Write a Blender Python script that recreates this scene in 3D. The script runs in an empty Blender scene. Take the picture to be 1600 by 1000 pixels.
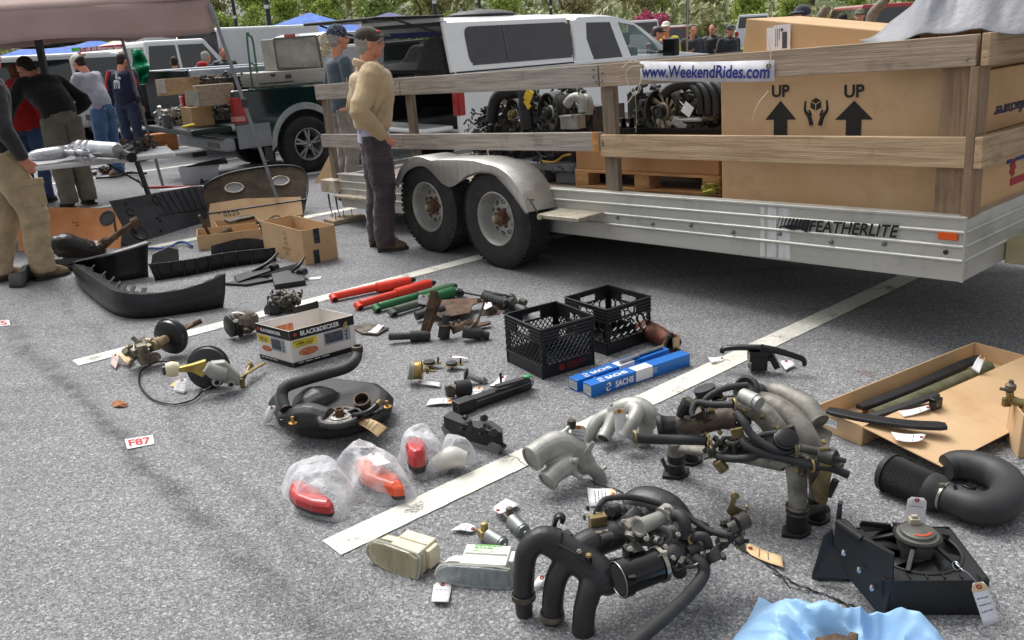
import bpy,math,random
from mathutils import Vector,Matrix,Euler,noise
R=math.radians
rnd=random.Random(7)
sc=bpy.context.scene
COL=sc.collection
V=Vector
# ---------------------- camera, world, sun, exposure
FPX,EYE=1340.0,1.65
ROLL=math.atan(.055);NRM=(math.sin(ROLL),math.cos(ROLL))
PITCH=math.atan(445.976/FPX)
cam=bpy.data.cameras.new('camera');camo=bpy.data.objects.new('camera',cam);COL.objects.link(camo)
cam.sensor_width=36;cam.lens=FPX/1600*36;cam.clip_end=2000;cam.clip_start=.05
camo.location=(0,0,EYE)
camo.matrix_world=Matrix.Translation((0,0,EYE))@Matrix.Rotation(math.pi/2-PITCH,4,'X')@Matrix.Rotation(-ROLL,4,'Z')
sc.camera=camo
w=bpy.data.worlds.new('World');sc.world=w;w.use_nodes=True
nt=w.node_tree;bg=nt.nodes['Background'];bg.inputs[1].default_value=.12
sky=nt.nodes.new('ShaderNodeTexSky');sky.sky_type='NISHITA';sky.sun_disc=False
SUN_EL,SUN_AZ=R(58),R(-35)
sky.sun_elevation=SUN_EL;sky.sun_rotation=SUN_AZ;sky.dust_density=6;sky.ozone_density=1;sky.air_density=1
hs=nt.nodes.new('ShaderNodeHueSaturation');hs.inputs['Saturation'].default_value=.12
nt.links.new(sky.outputs[0],hs.inputs['Color']);nt.links.new(hs.outputs[0],bg.inputs[0])
sl=bpy.data.lights.new('sun','SUN');sl.energy=1.0;sl.angle=R(30);sl.color=(1,.97,.93)
slo=bpy.data.objects.new('sun',sl);COL.objects.link(slo)
sd=V((math.sin(SUN_AZ)*math.cos(SUN_EL),math.cos(SUN_AZ)*math.cos(SUN_EL),math.sin(SUN_EL)))
slo.rotation_euler=sd.to_track_quat('Z','Y').to_euler()
sc.view_settings.view_transform='Standard';sc.view_settings.look='None';sc.view_settings.gamma=1
sc.view_settings.exposure=.74
# ---------------------- projection helpers
def ray(x,y):
 ux,uy=x-800.,y-500.
 d=ux*NRM[0]+uy*NRM[1];r=ux*NRM[1]-uy*NRM[0]
 return V((r,FPX*math.cos(PITCH)-d*math.sin(PITCH),-FPX*math.sin(PITCH)-d*math.cos(PITCH)))
def P(x,y,z=0.):
 v=ray(x,y);t=(z-EYE)/v.z
 return V((v.x*t,v.y*t,z))
def PD(x,y,dist):
 "point seen at pixel x,y at horizontal distance dist"
 v=ray(x,y);t=dist/math.hypot(v.x,v.y)
 return V((v.x*t,v.y*t,EYE+v.z*t))
class Plane:
 "vertical plane through ground point o, direction azimuth az (deg, from +Y towards +X); local x = along, y = away, z up"
 def __init__(s,o,az):
  s.o=V((o[0],o[1],0));a=R(az);s.f=V((math.sin(a),math.cos(a),0));s.n=V((-s.f.y,s.f.x,0))
  s.M=Matrix.Translation(s.o)@Matrix(((s.f.x,s.n.x,0,0),(s.f.y,s.n.y,0,0),(0,0,1,0),(0,0,0,1)))
  s.rz=math.atan2(s.f.y,s.f.x)
 def q(s,x,y,off=0.):
  v=ray(x,y);C=V((0,0,EYE));t=(off+(s.o-V((0,0,0))).dot(s.n))/(v.dot(s.n))
  p=C+v*t-s.o
  return(p.dot(s.f),p.z)
 def w(s,a,off,z):return s.o+s.f*a+s.n*off+V((0,0,z))
 def p3(s,x,y,off=0.):
  a,z=s.q(x,y,off);return V((a,off,z))
  # ---------------------- materials
def lin(c):
 return tuple(((v/255/12.92)if v/255<=.04045 else((v/255+.055)/1.055)**2.4)for v in c)
MATS={}
def mat(name,c,c2=None,rough=.5,metal=0.,scale=6.,bump=0.,bscale=None,coat=0.,detail=4,rot=None,stretch=(1,1,1),lo=.35,hi=.65,trans=0.,alpha=1.,spec=.5,emit=0.,dirt=None,dscale=2.5,dlo=.5,dhi=.75,rvar=.12,sheen=0,ior=1.45):
 if name in MATS:return MATS[name]
 m=bpy.data.materials.new(name);m.use_nodes=True;n=m.node_tree.nodes;L=m.node_tree.links
 b=n['Principled BSDF']
 c=lin(c)+(1,);c2=(lin(c2)+(1,))if c2 else tuple(v*.72 for v in c[:3])+(1,)
 tc=n.new('ShaderNodeTexCoord');mp=n.new('ShaderNodeMapping');mp.inputs['Scale'].default_value=stretch
 L.new(tc.outputs['Object'],mp.inputs[0])
 nz=n.new('ShaderNodeTexNoise');nz.inputs['Scale'].default_value=scale;nz.inputs['Detail'].default_value=detail;nz.inputs['Roughness'].default_value=.6
 L.new(mp.outputs[0],nz.inputs[0])
 rp=n.new('ShaderNodeMapRange');rp.inputs[1].default_value=lo;rp.inputs[2].default_value=hi
 L.new(nz.outputs[0],rp.inputs[0])
 mx=n.new('ShaderNodeMix');mx.data_type='RGBA';mx.inputs[6].default_value=c;mx.inputs[7].default_value=c2
 L.new(rp.outputs[0],mx.inputs[0]);out=mx.outputs[2]
 if dirt:
  nd=n.new('ShaderNodeTexNoise');nd.inputs['Scale'].default_value=dscale;nd.inputs['Detail'].default_value=8;nd.inputs['Roughness'].default_value=.7
  L.new(tc.outputs['Object'],nd.inputs[0])
  r2=n.new('ShaderNodeMapRange');r2.inputs[1].default_value=dlo;r2.inputs[2].default_value=dhi;L.new(nd.outputs[0],r2.inputs[0])
  m2=n.new('ShaderNodeMix');m2.data_type='RGBA';L.new(out,m2.inputs[6]);m2.inputs[7].default_value=lin(dirt)+(1,)
  L.new(r2.outputs[0],m2.inputs[0]);out=m2.outputs[2]
 L.new(out,b.inputs['Base Color'])
 rr=n.new('ShaderNodeMapRange');rr.inputs[3].default_value=max(0,rough-rvar);rr.inputs[4].default_value=min(1,rough+rvar)
 L.new(nz.outputs[0],rr.inputs[0]);L.new(rr.outputs[0],b.inputs['Roughness'])
 b.inputs['Metallic'].default_value=metal;b.inputs['Coat Weight'].default_value=coat;b.inputs['Coat Roughness'].default_value=.06
 b.inputs['Transmission Weight'].default_value=trans;b.inputs['Alpha'].default_value=alpha;b.inputs['Specular IOR Level'].default_value=spec
 b.inputs['IOR'].default_value=ior;b.inputs['Sheen Weight'].default_value=sheen
 if bump:
  nb=n.new('ShaderNodeTexNoise');nb.inputs['Scale'].default_value=bscale or scale*3;nb.inputs['Detail'].default_value=5
  L.new(mp.outputs[0],nb.inputs[0])
  bp=n.new('ShaderNodeBump');bp.inputs['Strength'].default_value=bump;bp.inputs['Distance'].default_value=.02
  L.new(nb.outputs[0],bp.inputs['Height']);L.new(bp.outputs[0],b.inputs['Normal'])
 MATS[name]=m
 return m
MT=lambda name,*a,**k:mat(name,*a,**k)
# ---------------------- mesh builder
def catmull(pts,n):
 if n<=1 or len(pts)<3:return[V(p)for p in pts]
 Q=[V(p)for p in pts];Q=[Q[0]*2-Q[1]]+Q+[Q[-1]*2-Q[-2]];out=[]
 for i in range(1,len(Q)-2):
  a,b,c,d=Q[i-1:i+3]
  for k in range(n):
   t=k/n
   out.append(.5*((2*b)+(c-a)*t+(2*a-5*b+4*c-d)*t*t+(3*b-a-3*c+d)*t**3))
 out.append(Q[-2]);return out
def cat1(vals,n):
 return[v.x for v in catmull([V((v,0,0))for v in vals],n)]
def frame(d,up=None):
 d=V(d).normalized();up=V(up)if up else(V((0,0,1))if abs(d.z)<.95 else V((0,1,0)))
 x=up.cross(d).normalized();y=d.cross(x).normalized()
 return x,y,d
class MB:
 def __init__(s):s.v=[];s.f=[];s.m=[];s.s=[]
 def add(s,vs,fs,mi=0,smooth=False):
  o=len(s.v);s.v+=[V(v)for v in vs]
  for f in fs:s.f.append([i+o for i in f]);s.m.append(mi);s.s.append(smooth)
  return s
 def merge(s,o,M=None):
  k=len(s.v);s.v+=[(M@v if M else v.copy())for v in o.v];s.f+=[[i+k for i in f]for f in o.f];s.m+=o.m;s.s+=o.s;return s
 def tf(s,M):s.v=[M@v for v in s.v];return s
 def hexa(s,p,mi=0):
  "8 points: bottom 4 then top 4, same winding"
  c=sum((V(q)for q in p),V())/8;fs=[(3,2,1,0),(4,5,6,7),(0,1,5,4),(1,2,6,5),(2,3,7,6),(3,0,4,7)]
  a=V(p[0]);n=(V(p[1])-a).cross(V(p[3])-a)
  if n.dot(V(p[4])-a)<0:fs=[tuple(reversed(f))for f in fs]
  return s.add(p,fs,mi)
 def box(s,c,d,rot=None,mi=0):
  x,y,z=d[0]/2,d[1]/2,d[2]/2;M=rot if rot is not None else Matrix.Identity(3)
  if isinstance(M,(int,float)):M=Matrix.Rotation(M,3,'Z')
  p=[V(c)+M@V(q)for q in((-x,-y,-z),(x,-y,-z),(x,y,-z),(-x,y,-z),(-x,-y,z),(x,-y,z),(x,y,z),(-x,y,z))]
  return s.hexa(p,mi)
 def box2(s,a,b,mi=0):
  a,b=V(a),V(b);return s.box((a+b)/2,[abs(t)for t in(b-a)],None,mi)
 def bar(s,a,b,wd,ht,up=None,mi=0):
  a,b=V(a),V(b);x,y,z=frame(b-a,up);x*=wd/2;y*=ht/2
  return s.hexa([a-x-y,a+x-y,a+x+y,a-x+y,b-x-y,b+x-y,b+x+y,b-x+y],mi)
 def tube(s,pts,r,seg=10,n=5,caps=True,mi=0,flat=None,up=None,hollow=0):
  if not isinstance(r,(list,tuple)):r=[r]*len(pts)
  C=catmull(pts,n);rr=cat1(r,n)if(n>1 and len(pts)>2)else list(r)
  d0=(C[1]-C[0]).normalized();x,y,_=frame(d0,up);vs=[];pr=d0
  for i,c in enumerate(C):
   d=(C[min(i+1,len(C)-1)]-C[max(i-1,0)]).normalized()
   q=pr.rotation_difference(d);x=q@x;y=q@y;pr=d
   for k in range(seg):
    a=2*math.pi*k/seg;fx=rr[i];fy=rr[i]*(flat or 1)
    vs.append(c+x*math.cos(a)*fx+y*math.sin(a)*fy)
  fs=[]
  for i in range(len(C)-1):
   for k in range(seg):
    k2=(k+1)%seg;fs.append((i*seg+k,i*seg+k2,(i+1)*seg+k2,(i+1)*seg+k))
  s.add(vs,fs,mi,True)
  if caps:s.add([vs[k]for k in range(seg)],[tuple(reversed(range(seg)))],mi);s.add(vs[-seg:],[tuple(range(seg))],mi)
  return s
 def cyl(s,a,b,r,r2=None,seg=16,mi=0,caps=True):
  return s.tube([a,b],[r,r if r2 is None else r2],seg,1,caps,mi)
 def lathe(s,o,ax,prof,seg=20,mi=0,up=None,arc=None,smooth=True):
  "prof: list of (distance along axis, radius)"
  x,y,z=frame(ax,up);o=V(o);vs=[]
  for d,r in prof:
   for k in range(seg):
    a=2*math.pi*k/seg;vs.append(o+z*d+(x*math.cos(a)+y*math.sin(a))*r)
  fs=[(i*seg+k,i*seg+(k+1)%seg,(i+1)*seg+(k+1)%seg,(i+1)*seg+k)for i in range(len(prof)-1)for k in range(seg)]
  return s.add(vs,fs,mi,smooth)
 def pipe(s,a,b,r,t=.004,seg=18,mi=0):
  L=(V(b)-V(a)).length
  return s.lathe(a,V(b)-V(a),[(0,r-t),(0,r),(L,r),(L,r-t),(0,r-t)],seg,mi,smooth=False)
 def ell(s,c,r,rot=None,seg=14,rings=9,mi=0):
  M=rot if rot is not None else Matrix.Identity(3)
  if isinstance(M,(int,float)):M=Matrix.Rotation(M,3,'Z')
  if not isinstance(r,(list,tuple)):r=(r,r,r)
  vs=[];fs=[]
  for i in range(rings+1):
   t=math.pi*i/rings
   for k in range(seg):
    a=2*math.pi*k/seg
    vs.append(V(c)+M@V((r[0]*math.sin(t)*math.cos(a),r[1]*math.sin(t)*math.sin(a),-r[2]*math.cos(t))))
  for i in range(rings):
   for k in range(seg):k2=(k+1)%seg;fs.append((i*seg+k,i*seg+k2,(i+1)*seg+k2,(i+1)*seg+k))
  return s.add(vs,fs,mi,True)
 def prism(s,poly,ext,mi=0,smooth=False):
  "poly: 3-D loop; ext: extrusion vector"
  p=[V(q)for q in poly];e=V(ext);n=len(p)
  nn=V()
  for i in range(n):nn+=p[i].cross(p[(i+1)%n])
  if nn.dot(e)<0:p.reverse()
  s.add(p+[q+e for q in p],[tuple(reversed(range(n))),tuple(range(n,2*n))]+[(i,(i+1)%n,n+(i+1)%n,n+i)for i in range(n)],mi,smooth)
  return s
 def grid(s,rows,mi=0,smooth=True):
  n=len(rows[0]);vs=[V(p)for r in rows for p in r]
  return s.add(vs,[(i*n+k,i*n+k+1,(i+1)*n+k+1,(i+1)*n+k)for i in range(len(rows)-1)for k in range(n-1)],mi,smooth)
 def quad(s,a,b,c,d,mi=0):return s.add([a,b,c,d],[(0,1,2,3)],mi)
 def torus(s,c,ax,Rr,r,seg=24,sg=8,mi=0):
  x,y,z=frame(ax);pts=[V(c)+(x*math.cos(2*math.pi*k/seg)+y*math.sin(2*math.pi*k/seg))*Rr for k in range(seg)]
  vs=[];fs=[]
  for p in pts:
   o=(p-V(c)).normalized()
   for j in range(sg):a=2*math.pi*j/sg;vs.append(p+o*math.cos(a)*r+z*math.sin(a)*r)
  for k in range(seg):
   for j in range(sg):
    k2=(k+1)%seg;j2=(j+1)%sg;fs.append((k*sg+j,k2*sg+j,k2*sg+j2,k*sg+j2))
  return s.add(vs,fs,mi,True)
 def bellows(s,a,b,r,n=8,amp=.15,seg=14,mi=0):
  L=(V(b)-V(a)).length;pr=[(0,0),(0,r*(1-amp))]
  for i in range(n):pr+=[(L*(i+.25)/n,r),(L*(i+.55)/n,r),(L*(i+.8)/n,r*(1-amp))]
  pr+=[(L,r*(1-amp)),(L,0)]
  return s.lathe(a,V(b)-V(a),pr,seg,mi)
 def jitter(s,amp,sc_=8.):
  s.v=[v+noise.noise_vector(v*sc_)*amp for v in s.v];return s
FONTC={}
def text(mb,txt,o,xd,yd,h=None,wdt=None,mi=0,shear=0,bold=0.,align='c',lift=None):
 "flat lettering: o = centre (or left) of the text, xd, yd unit directions, h = cap height, wdt = total width"
 key=(txt,bold)
 if key not in FONTC:
  cu=bpy.data.curves.new('t','FONT');cu.body=txt;cu.fill_mode='FRONT';cu.resolution_u=3;cu.offset=bold
  ob=bpy.data.objects.new('t',cu);me=bpy.data.meshes.new_from_object(ob)
  FONTC[key]=([v.co.copy()for v in me.vertices],[list(p.vertices)for p in me.polygons])
  bpy.data.objects.remove(ob);bpy.data.curves.remove(cu);bpy.data.meshes.remove(me)
 vs,fs=FONTC[key]
 if not vs:return
 x0=min(v.x for v in vs);x1=max(v.x for v in vs);y0=min(v.y for v in vs);y1=max(v.y for v in vs)
 y1=max(y1,.3)
 sy=(h/.69)if h else wdt/(x1-x0);sx=wdt/(x1-x0)if wdt else sy
 xd,yd=V(xd).normalized(),V(yd).normalized();n=xd.cross(yd).normalized()*(lift if lift is not None else .002)
 cx=(x0+x1)/2 if align=='c' else x0;cy=.345 if align=='c' else 0
 mb.add([V(o)+xd*((v.x-cx)*sx+shear*(v.y-cy)*sy)+yd*((v.y-cy)*sy)+n for v in vs],fs,mi)
def lines(mb,o,xd,yd,wd,n,lh,mi=0,seed=1,th=.35,lift=.0015):
 "unreadable small print: broken bars standing for lines of type"
 r=random.Random(seed);xd,yd=V(xd).normalized(),V(yd).normalized();nn=xd.cross(yd)*lift
 for i in range(n):
  x=0;y=-i*lh
  while x<wd:
   l=r.uniform(.06,.2)*wd;l=min(l,wd-x)
   a=V(o)+xd*x+yd*y+nn;mb.quad(a,a+xd*l,a+xd*l+yd*lh*th,a+yd*lh*th,mi);x+=l+.035*wd
   if i==n-1 and x>wd*.55:break
def mkmesh(name,mb,mats):
 me=bpy.data.meshes.new(name);me.from_pydata([tuple(v)for v in mb.v],[],mb.f)
 me.polygons.foreach_set('use_smooth',mb.s);me.polygons.foreach_set('material_index',mb.m)
 for m in(mats if isinstance(mats,(list,tuple))else[mats]):me.materials.append(m)
 me.update()
 if any(mb.s):me.set_sharp_from_angle(angle=R(38))
 return me
def mods(o,bevel=0,sub=0,remesh=0,smooth=0,solid=0,disp=None,remat=False,dec=0):
 if solid:m=o.modifiers.new('solid','SOLIDIFY');m.thickness=solid;m.offset=-1
 if remesh:
  m=o.modifiers.new('remesh','REMESH');m.mode='VOXEL';m.voxel_size=remesh;m.use_smooth_shade=True
 if smooth:m=o.modifiers.new('smooth','SMOOTH');m.iterations=smooth;m.factor=.5
 if disp:
  t=bpy.data.textures.get('cl%g'%disp[1])or bpy.data.textures.new('cl%g'%disp[1],'CLOUDS');t.noise_scale=disp[1];t.noise_depth=3
  m=o.modifiers.new('disp','DISPLACE');m.texture=t;m.strength=disp[0];m.mid_level=.5
 if bevel:m=o.modifiers.new('bevel','BEVEL');m.width=bevel;m.segments=2;m.limit_method='ANGLE';m.angle_limit=R(40)
 if sub:m=o.modifiers.new('sub','SUBSURF');m.levels=sub;m.render_levels=sub
TM={}
def thing(name,label,cat,loc=(0,0,0),rz=0.,group=None,M=None):
 o=bpy.data.objects.new(name,None);COL.objects.link(o);o.empty_display_size=.1
 M=M or(Matrix.Translation(loc)@Matrix.Rotation(rz,4,'Z'));o.matrix_world=M;TM[o.name]=M.copy()
 o['label']=label;o['category']=cat
 if group:o['group']=group
 return o
def part(name,mb,m,parent,world=True,**k):
 """link mb as one mesh under parent. world=True: mb is in world space (brought into the thing's own space)"""
 lab=k.pop('label',None)
 if parent is not None and world and parent.type=='EMPTY':mb.tf(TM[parent.name].inverted())
 elif parent is not None and world:mb.tf(TM.get(parent.name,Matrix.Identity(4)).inverted())
 o=bpy.data.objects.new(name,mkmesh(name,mb,m));COL.objects.link(o);o.parent=parent
 if parent is not None:TM[o.name]=TM.get(parent.name,Matrix.Identity(4)).copy()
 if lab:o['label']=lab
 mods(o,**k);return o
def islands(mb):
 n=len(mb.v);par=list(range(n))
 def fd(i):
  while par[i]!=i:par[i]=par[par[i]];i=par[i]
  return i
 for f in mb.f:
  a=fd(f[0])
  for i in f[1:]:par[fd(i)]=a
 out={}
 for k,f in enumerate(mb.f):
  r=fd(f[0]);o=out.setdefault(r,(MB(),{}));m,mp=o;nf=[]
  for i in f:
   if i not in mp:mp[i]=len(m.v);m.v.append(mb.v[i].copy())
   nf.append(mp[i])
  m.f.append(nf);m.m.append(mb.m[k]);m.s.append(mb.s[k])
 return[o[0]for o in out.values()]
def parts(name,mb,m,parent,merge_caps=True,**k):
 "every loose piece of mb becomes a part of its own (caps weld to their tubes by position)"
 key={};w=[]
 for v in mb.v:
  q=(round(v.x,5),round(v.y,5),round(v.z,5));w.append(key.setdefault(q,len(key)))
 inv={}
 for i,j in enumerate(w):inv.setdefault(j,i)
 mb.f=[[inv[w[i]]for i in f]for f in mb.f]
 for i_ in islands(mb):part(name,i_,m,parent,**k)
def Bill(px,py,base=None):
 b=base if base is not None else P(px,py);n=V((b.x,b.y,0)).normalized()
 def f(x,y,off=0.):
  v=ray(x,y);C=V((0,0,EYE));return C+v*((off+(b-C).dot(n))/v.dot(n))
 f.b=b;f.n=n;f.r=V((n.y,-n.x,0));return f
def single(name,mb,m,label,cat,group=None,kind=None,**k):
 n=len(mb.v);c=sum(mb.v,V())/n;c.z=min(v.z for v in mb.v)
 M=Matrix.Translation(c);mb.tf(M.inverted())
 o=bpy.data.objects.new(name,mkmesh(name,mb,m));COL.objects.link(o);o.matrix_world=M;TM[o.name]=M.copy()
 if label:o['label']=label
 if cat:o['category']=cat
 if group:o['group']=group
 if kind:o['kind']=kind
 mods(o,**k);return o
def copy_tree(o,parent=None):
 c=o.copy();COL.objects.link(c)
 if parent is not None:c.parent=parent;c.matrix_parent_inverse=o.matrix_parent_inverse.copy()
 for ch in list(o.children):copy_tree(ch,c)
 return c
BLK=MT('black_plastic',(38,38,40),(26,26,28),rough=.42,bump=.15,scale=14,bscale=220)
BLKS=MT('black_shiny',(20,20,21),(12,12,12),rough=.22,scale=4)
RUB=MT('rubber_hose',(52,52,54),(36,36,37),rough=.62,bump=.1,scale=10,bscale=150)
TYRE=MT('tyre_rubber',(50,49,48),(34,34,34),rough=.78,bump=.25,scale=7,bscale=60,dirt=(92,88,82),dlo=.55,dhi=.85)
ALU=MT('cast_aluminium',(172,172,166),(138,138,132),rough=.5,metal=.35,bump=.07,scale=9,bscale=200)
ALUD=MT('dirty_cast_aluminium',(150,148,140),(108,104,96),rough=.6,metal=.25,bump=.1,scale=10,bscale=160,dirt=(70,62,52),dscale=9,dlo=.45,dhi=.7)
STEEL=MT('bright_steel',(190,190,192),(150,150,152),rough=.3,metal=.9,scale=20)
ZINC=MT('zinc_plate',(168,150,96),(120,104,66),rough=.42,metal=.55,scale=18,dirt=(70,60,46),dlo=.5,dhi=.8,dscale=14)
RUST=MT('rusty_steel',(104,82,62),(62,50,42),rough=.75,metal=.2,bump=.5,scale=16,bscale=80,dirt=(122,66,34),dlo=.52,dhi=.8,dscale=12)
GRIME=MT('oily_metal',(116,107,94),(62,57,50),rough=.55,metal=.35,bump=.2,scale=14,bscale=70,dirt=(34,31,28),dlo=.45,dhi=.7,dscale=10)
DARKM=MT('dark_metal',(78,76,73),(46,45,43),rough=.5,metal=.4,bump=.15,scale=12,bscale=90)
CARD=MT('cardboard',(200,169,131),(190,157,118),rough=.85,scale=3,bump=.25,bscale=5,dirt=(160,122,86),dlo=.55,dhi=.9)
CARDI=MT('cardboard_inside',(170,130,92),(152,114,80),rough=.9,scale=4)
PAPER=MT('white_paper',(232,230,232),(218,216,218),rough=.75,scale=20)
MANILA=MT('manila_paper',(226,196,150),(214,182,136),rough=.75,scale=20)
INK=MT('printed_ink',(40,40,44),rough=.7)
REDINK=MT('red_ink',(196,52,46),rough=.6)
RING=MT('red_reinforcement_ring',(172,66,58),rough=.7)
WHITEP=MT('white_paint',(243,245,246),(238,240,241),rough=.25,coat=.7,scale=2)
GLS=MT('tinted_glass',(44,46,48),(36,38,40),rough=.05,spec=.8,coat=.5,rvar=.02)
REDL=MT('red_lens',(186,20,20),(150,10,12),rough=.18,coat=.6,scale=10)
SKIN=MT('skin',(214,150,122),(196,128,102),rough=.55,scale=9)
# ---------------------- ground
ASO=0
def asphalt():
 m=bpy.data.materials.new('asphalt');m.use_nodes=True;n=m.node_tree.nodes;L=m.node_tree.links;b=n['Principled BSDF']
 tc=n.new('ShaderNodeTexCoord')
 v1=n.new('ShaderNodeTexVoronoi');v1.inputs['Scale'].default_value=125;L.new(tc.outputs['Object'],v1.inputs[0])
 v2=n.new('ShaderNodeTexVoronoi');v2.inputs['Scale'].default_value=290;L.new(tc.outputs['Object'],v2.inputs[0])
 sep=n.new('ShaderNodeSeparateColor');L.new(v1.outputs['Color'],sep.inputs[0])
 sep2=n.new('ShaderNodeSeparateColor');L.new(v2.outputs['Color'],sep2.inputs[0])
 cr=n.new('ShaderNodeValToRGB');e=cr.color_ramp.elements
 e[0].position=0;e[0].color=(.06,.063,.07,1);e[1].position=1;e[1].color=(.55,.55,.56,1)
 for p,c in((.25,.12),(.55,.18),(.8,.25),(.94,.36)):
  x=e.new(p);x.color=(c,c*1.01,c*1.04,1)
 L.new(sep.outputs[0],cr.inputs[0])
 cr2=n.new('ShaderNodeValToRGB');e=cr2.color_ramp.elements
 e[0].color=(.05,.05,.055,1);e[1].color=(.5,.5,.5,1);x=e.new(.6);x.color=(.15,.152,.16,1)
 L.new(sep2.outputs[1],cr2.inputs[0])
 mx=n.new('ShaderNodeMix');mx.data_type='RGBA';mx.inputs[0].default_value=.45;L.new(cr.outputs[0],mx.inputs[6]);L.new(cr2.outputs[0],mx.inputs[7])
 gp=n.new('ShaderNodeMapRange');gp.inputs[1].default_value=.0;gp.inputs[2].default_value=.012
 nz=n.new('ShaderNodeTexNoise');nz.inputs['Scale'].default_value=.9;nz.inputs['Detail'].default_value=6;L.new(tc.outputs['Object'],nz.inputs[0])
 r1=n.new('ShaderNodeMapRange');r1.inputs[1].default_value=.35;r1.inputs[2].default_value=.7;r1.inputs[3].default_value=.94;r1.inputs[4].default_value=1.18;L.new(nz.outputs[0],r1.inputs[0])
 mp=n.new('ShaderNodeMapping');mp.inputs['Rotation'].default_value=(0,0,R(-41+90-2));mp.inputs['Scale'].default_value=(.22,2.2,1);L.new(tc.outputs['Object'],mp.inputs[0])
 n2=n.new('ShaderNodeTexNoise');n2.inputs['Scale'].default_value=1.3;n2.inputs['Detail'].default_value=5;L.new(mp.outputs[0],n2.inputs[0])
 r2=n.new('ShaderNodeMapRange');r2.inputs[1].default_value=.54;r2.inputs[2].default_value=.68;r2.inputs[3].default_value=1;r2.inputs[4].default_value=.74;L.new(n2.outputs[0],r2.inputs[0])
 mu=n.new('ShaderNodeMath');mu.operation='MULTIPLY';L.new(r1.outputs[0],mu.inputs[0]);L.new(r2.outputs[0],mu.inputs[1])
 for(qa,qb,wd_,dk_)in((P(180,676),P(396,892),.04,.4),(P(262,640),P(470,860),.03,.26),(P(0,520),P(140,640),.03,.3),(P(560,800),P(760,990),.035,.16)):
  d_=(qb-qa).normalized();nr=V((-d_.y,d_.x,0));dt=n.new('ShaderNodeVectorMath');dt.operation='DOT_PRODUCT';L.new(tc.outputs['Object'],dt.inputs[0]);dt.inputs[1].default_value=nr
  wb=n.new('ShaderNodeTexNoise');wb.inputs['Scale'].default_value=1.1;L.new(tc.outputs['Object'],wb.inputs[0])
  sb=n.new('ShaderNodeMath');sb.operation='MULTIPLY_ADD';L.new(wb.outputs[0],sb.inputs[0]);sb.inputs[1].default_value=.25;L.new(dt.outputs['Value'],sb.inputs[2])
  s2=n.new('ShaderNodeMath');s2.operation='SUBTRACT';L.new(sb.outputs[0],s2.inputs[0]);s2.inputs[1].default_value=qa.dot(nr)+ASO+.125
  ab=n.new('ShaderNodeMath');ab.operation='ABSOLUTE';L.new(s2.outputs[0],ab.inputs[0]);k1=n.new('ShaderNodeMapRange');k1.interpolation_type='SMOOTHSTEP';k1.inputs[1].default_value=0;k1.inputs[2].default_value=wd_*2.2;k1.inputs[3].default_value=1;k1.inputs[4].default_value=0;L.new(ab.outputs[0],k1.inputs[0])
  nz3=n.new('ShaderNodeTexNoise');nz3.inputs['Scale'].default_value=9;nz3.inputs['Detail'].default_value=6;L.new(tc.outputs['Object'],nz3.inputs[0]);k2=n.new('ShaderNodeMapRange');k2.inputs[1].default_value=.3;k2.inputs[2].default_value=.6;k2.inputs[4].default_value=dk_;L.new(nz3.outputs[0],k2.inputs[0])
  k3=n.new('ShaderNodeMath');k3.operation='MULTIPLY';L.new(k1.outputs[0],k3.inputs[0]);L.new(k2.outputs[0],k3.inputs[1]);k4=n.new('ShaderNodeMath');k4.operation='SUBTRACT';k4.inputs[0].default_value=1;L.new(k3.outputs[0],k4.inputs[1]);k5=n.new('ShaderNodeMath');k5.operation='MULTIPLY';L.new(mu.outputs[0],k5.inputs[0]);L.new(k4.outputs[0],k5.inputs[1]);mu=k5
 vm=n.new('ShaderNodeVectorMath');vm.operation='SCALE';L.new(mx.outputs[2],vm.inputs[0]);L.new(mu.outputs[0],vm.inputs['Scale'])
 L.new(vm.outputs[0],b.inputs['Base Color']);b.inputs['Roughness'].default_value=.8;b.inputs['Specular IOR Level'].default_value=.35
 bp=n.new('ShaderNodeBump');bp.inputs['Strength'].default_value=.5;bp.inputs['Distance'].default_value=.004
 L.new(v1.outputs['Distance'],bp.inputs['Height']);L.new(bp.outputs[0],b.inputs['Normal']);return m
ASPH=asphalt()
g=MB();S=400
g.quad((-S,-20,0),(S,-20,0),(S,55,0),(-S,55,0))
g_o=bpy.data.objects.new('parking_lot',mkmesh('parking_lot',g,ASPH));COL.objects.link(g_o);g_o['kind']='structure'
GRASS=MT('grass_ground',(120,132,88),(98,112,72),rough=.9,scale=.6,bump=.3,bscale=8)
g=MB();rows=[]
for j in range(24):
 y=55+j*5;rows.append([(x*12.-240,y,max(0,(j-1))**1.15*.16+(noise.noise(V((x*.3,j*.3,0)))*.5 if j>1 else 0)-(.02 if j==0 else 0))for x in range(41)])
g.grid(rows);o=single('grass_slope',g,GRASS,None,None,kind='structure')
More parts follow.
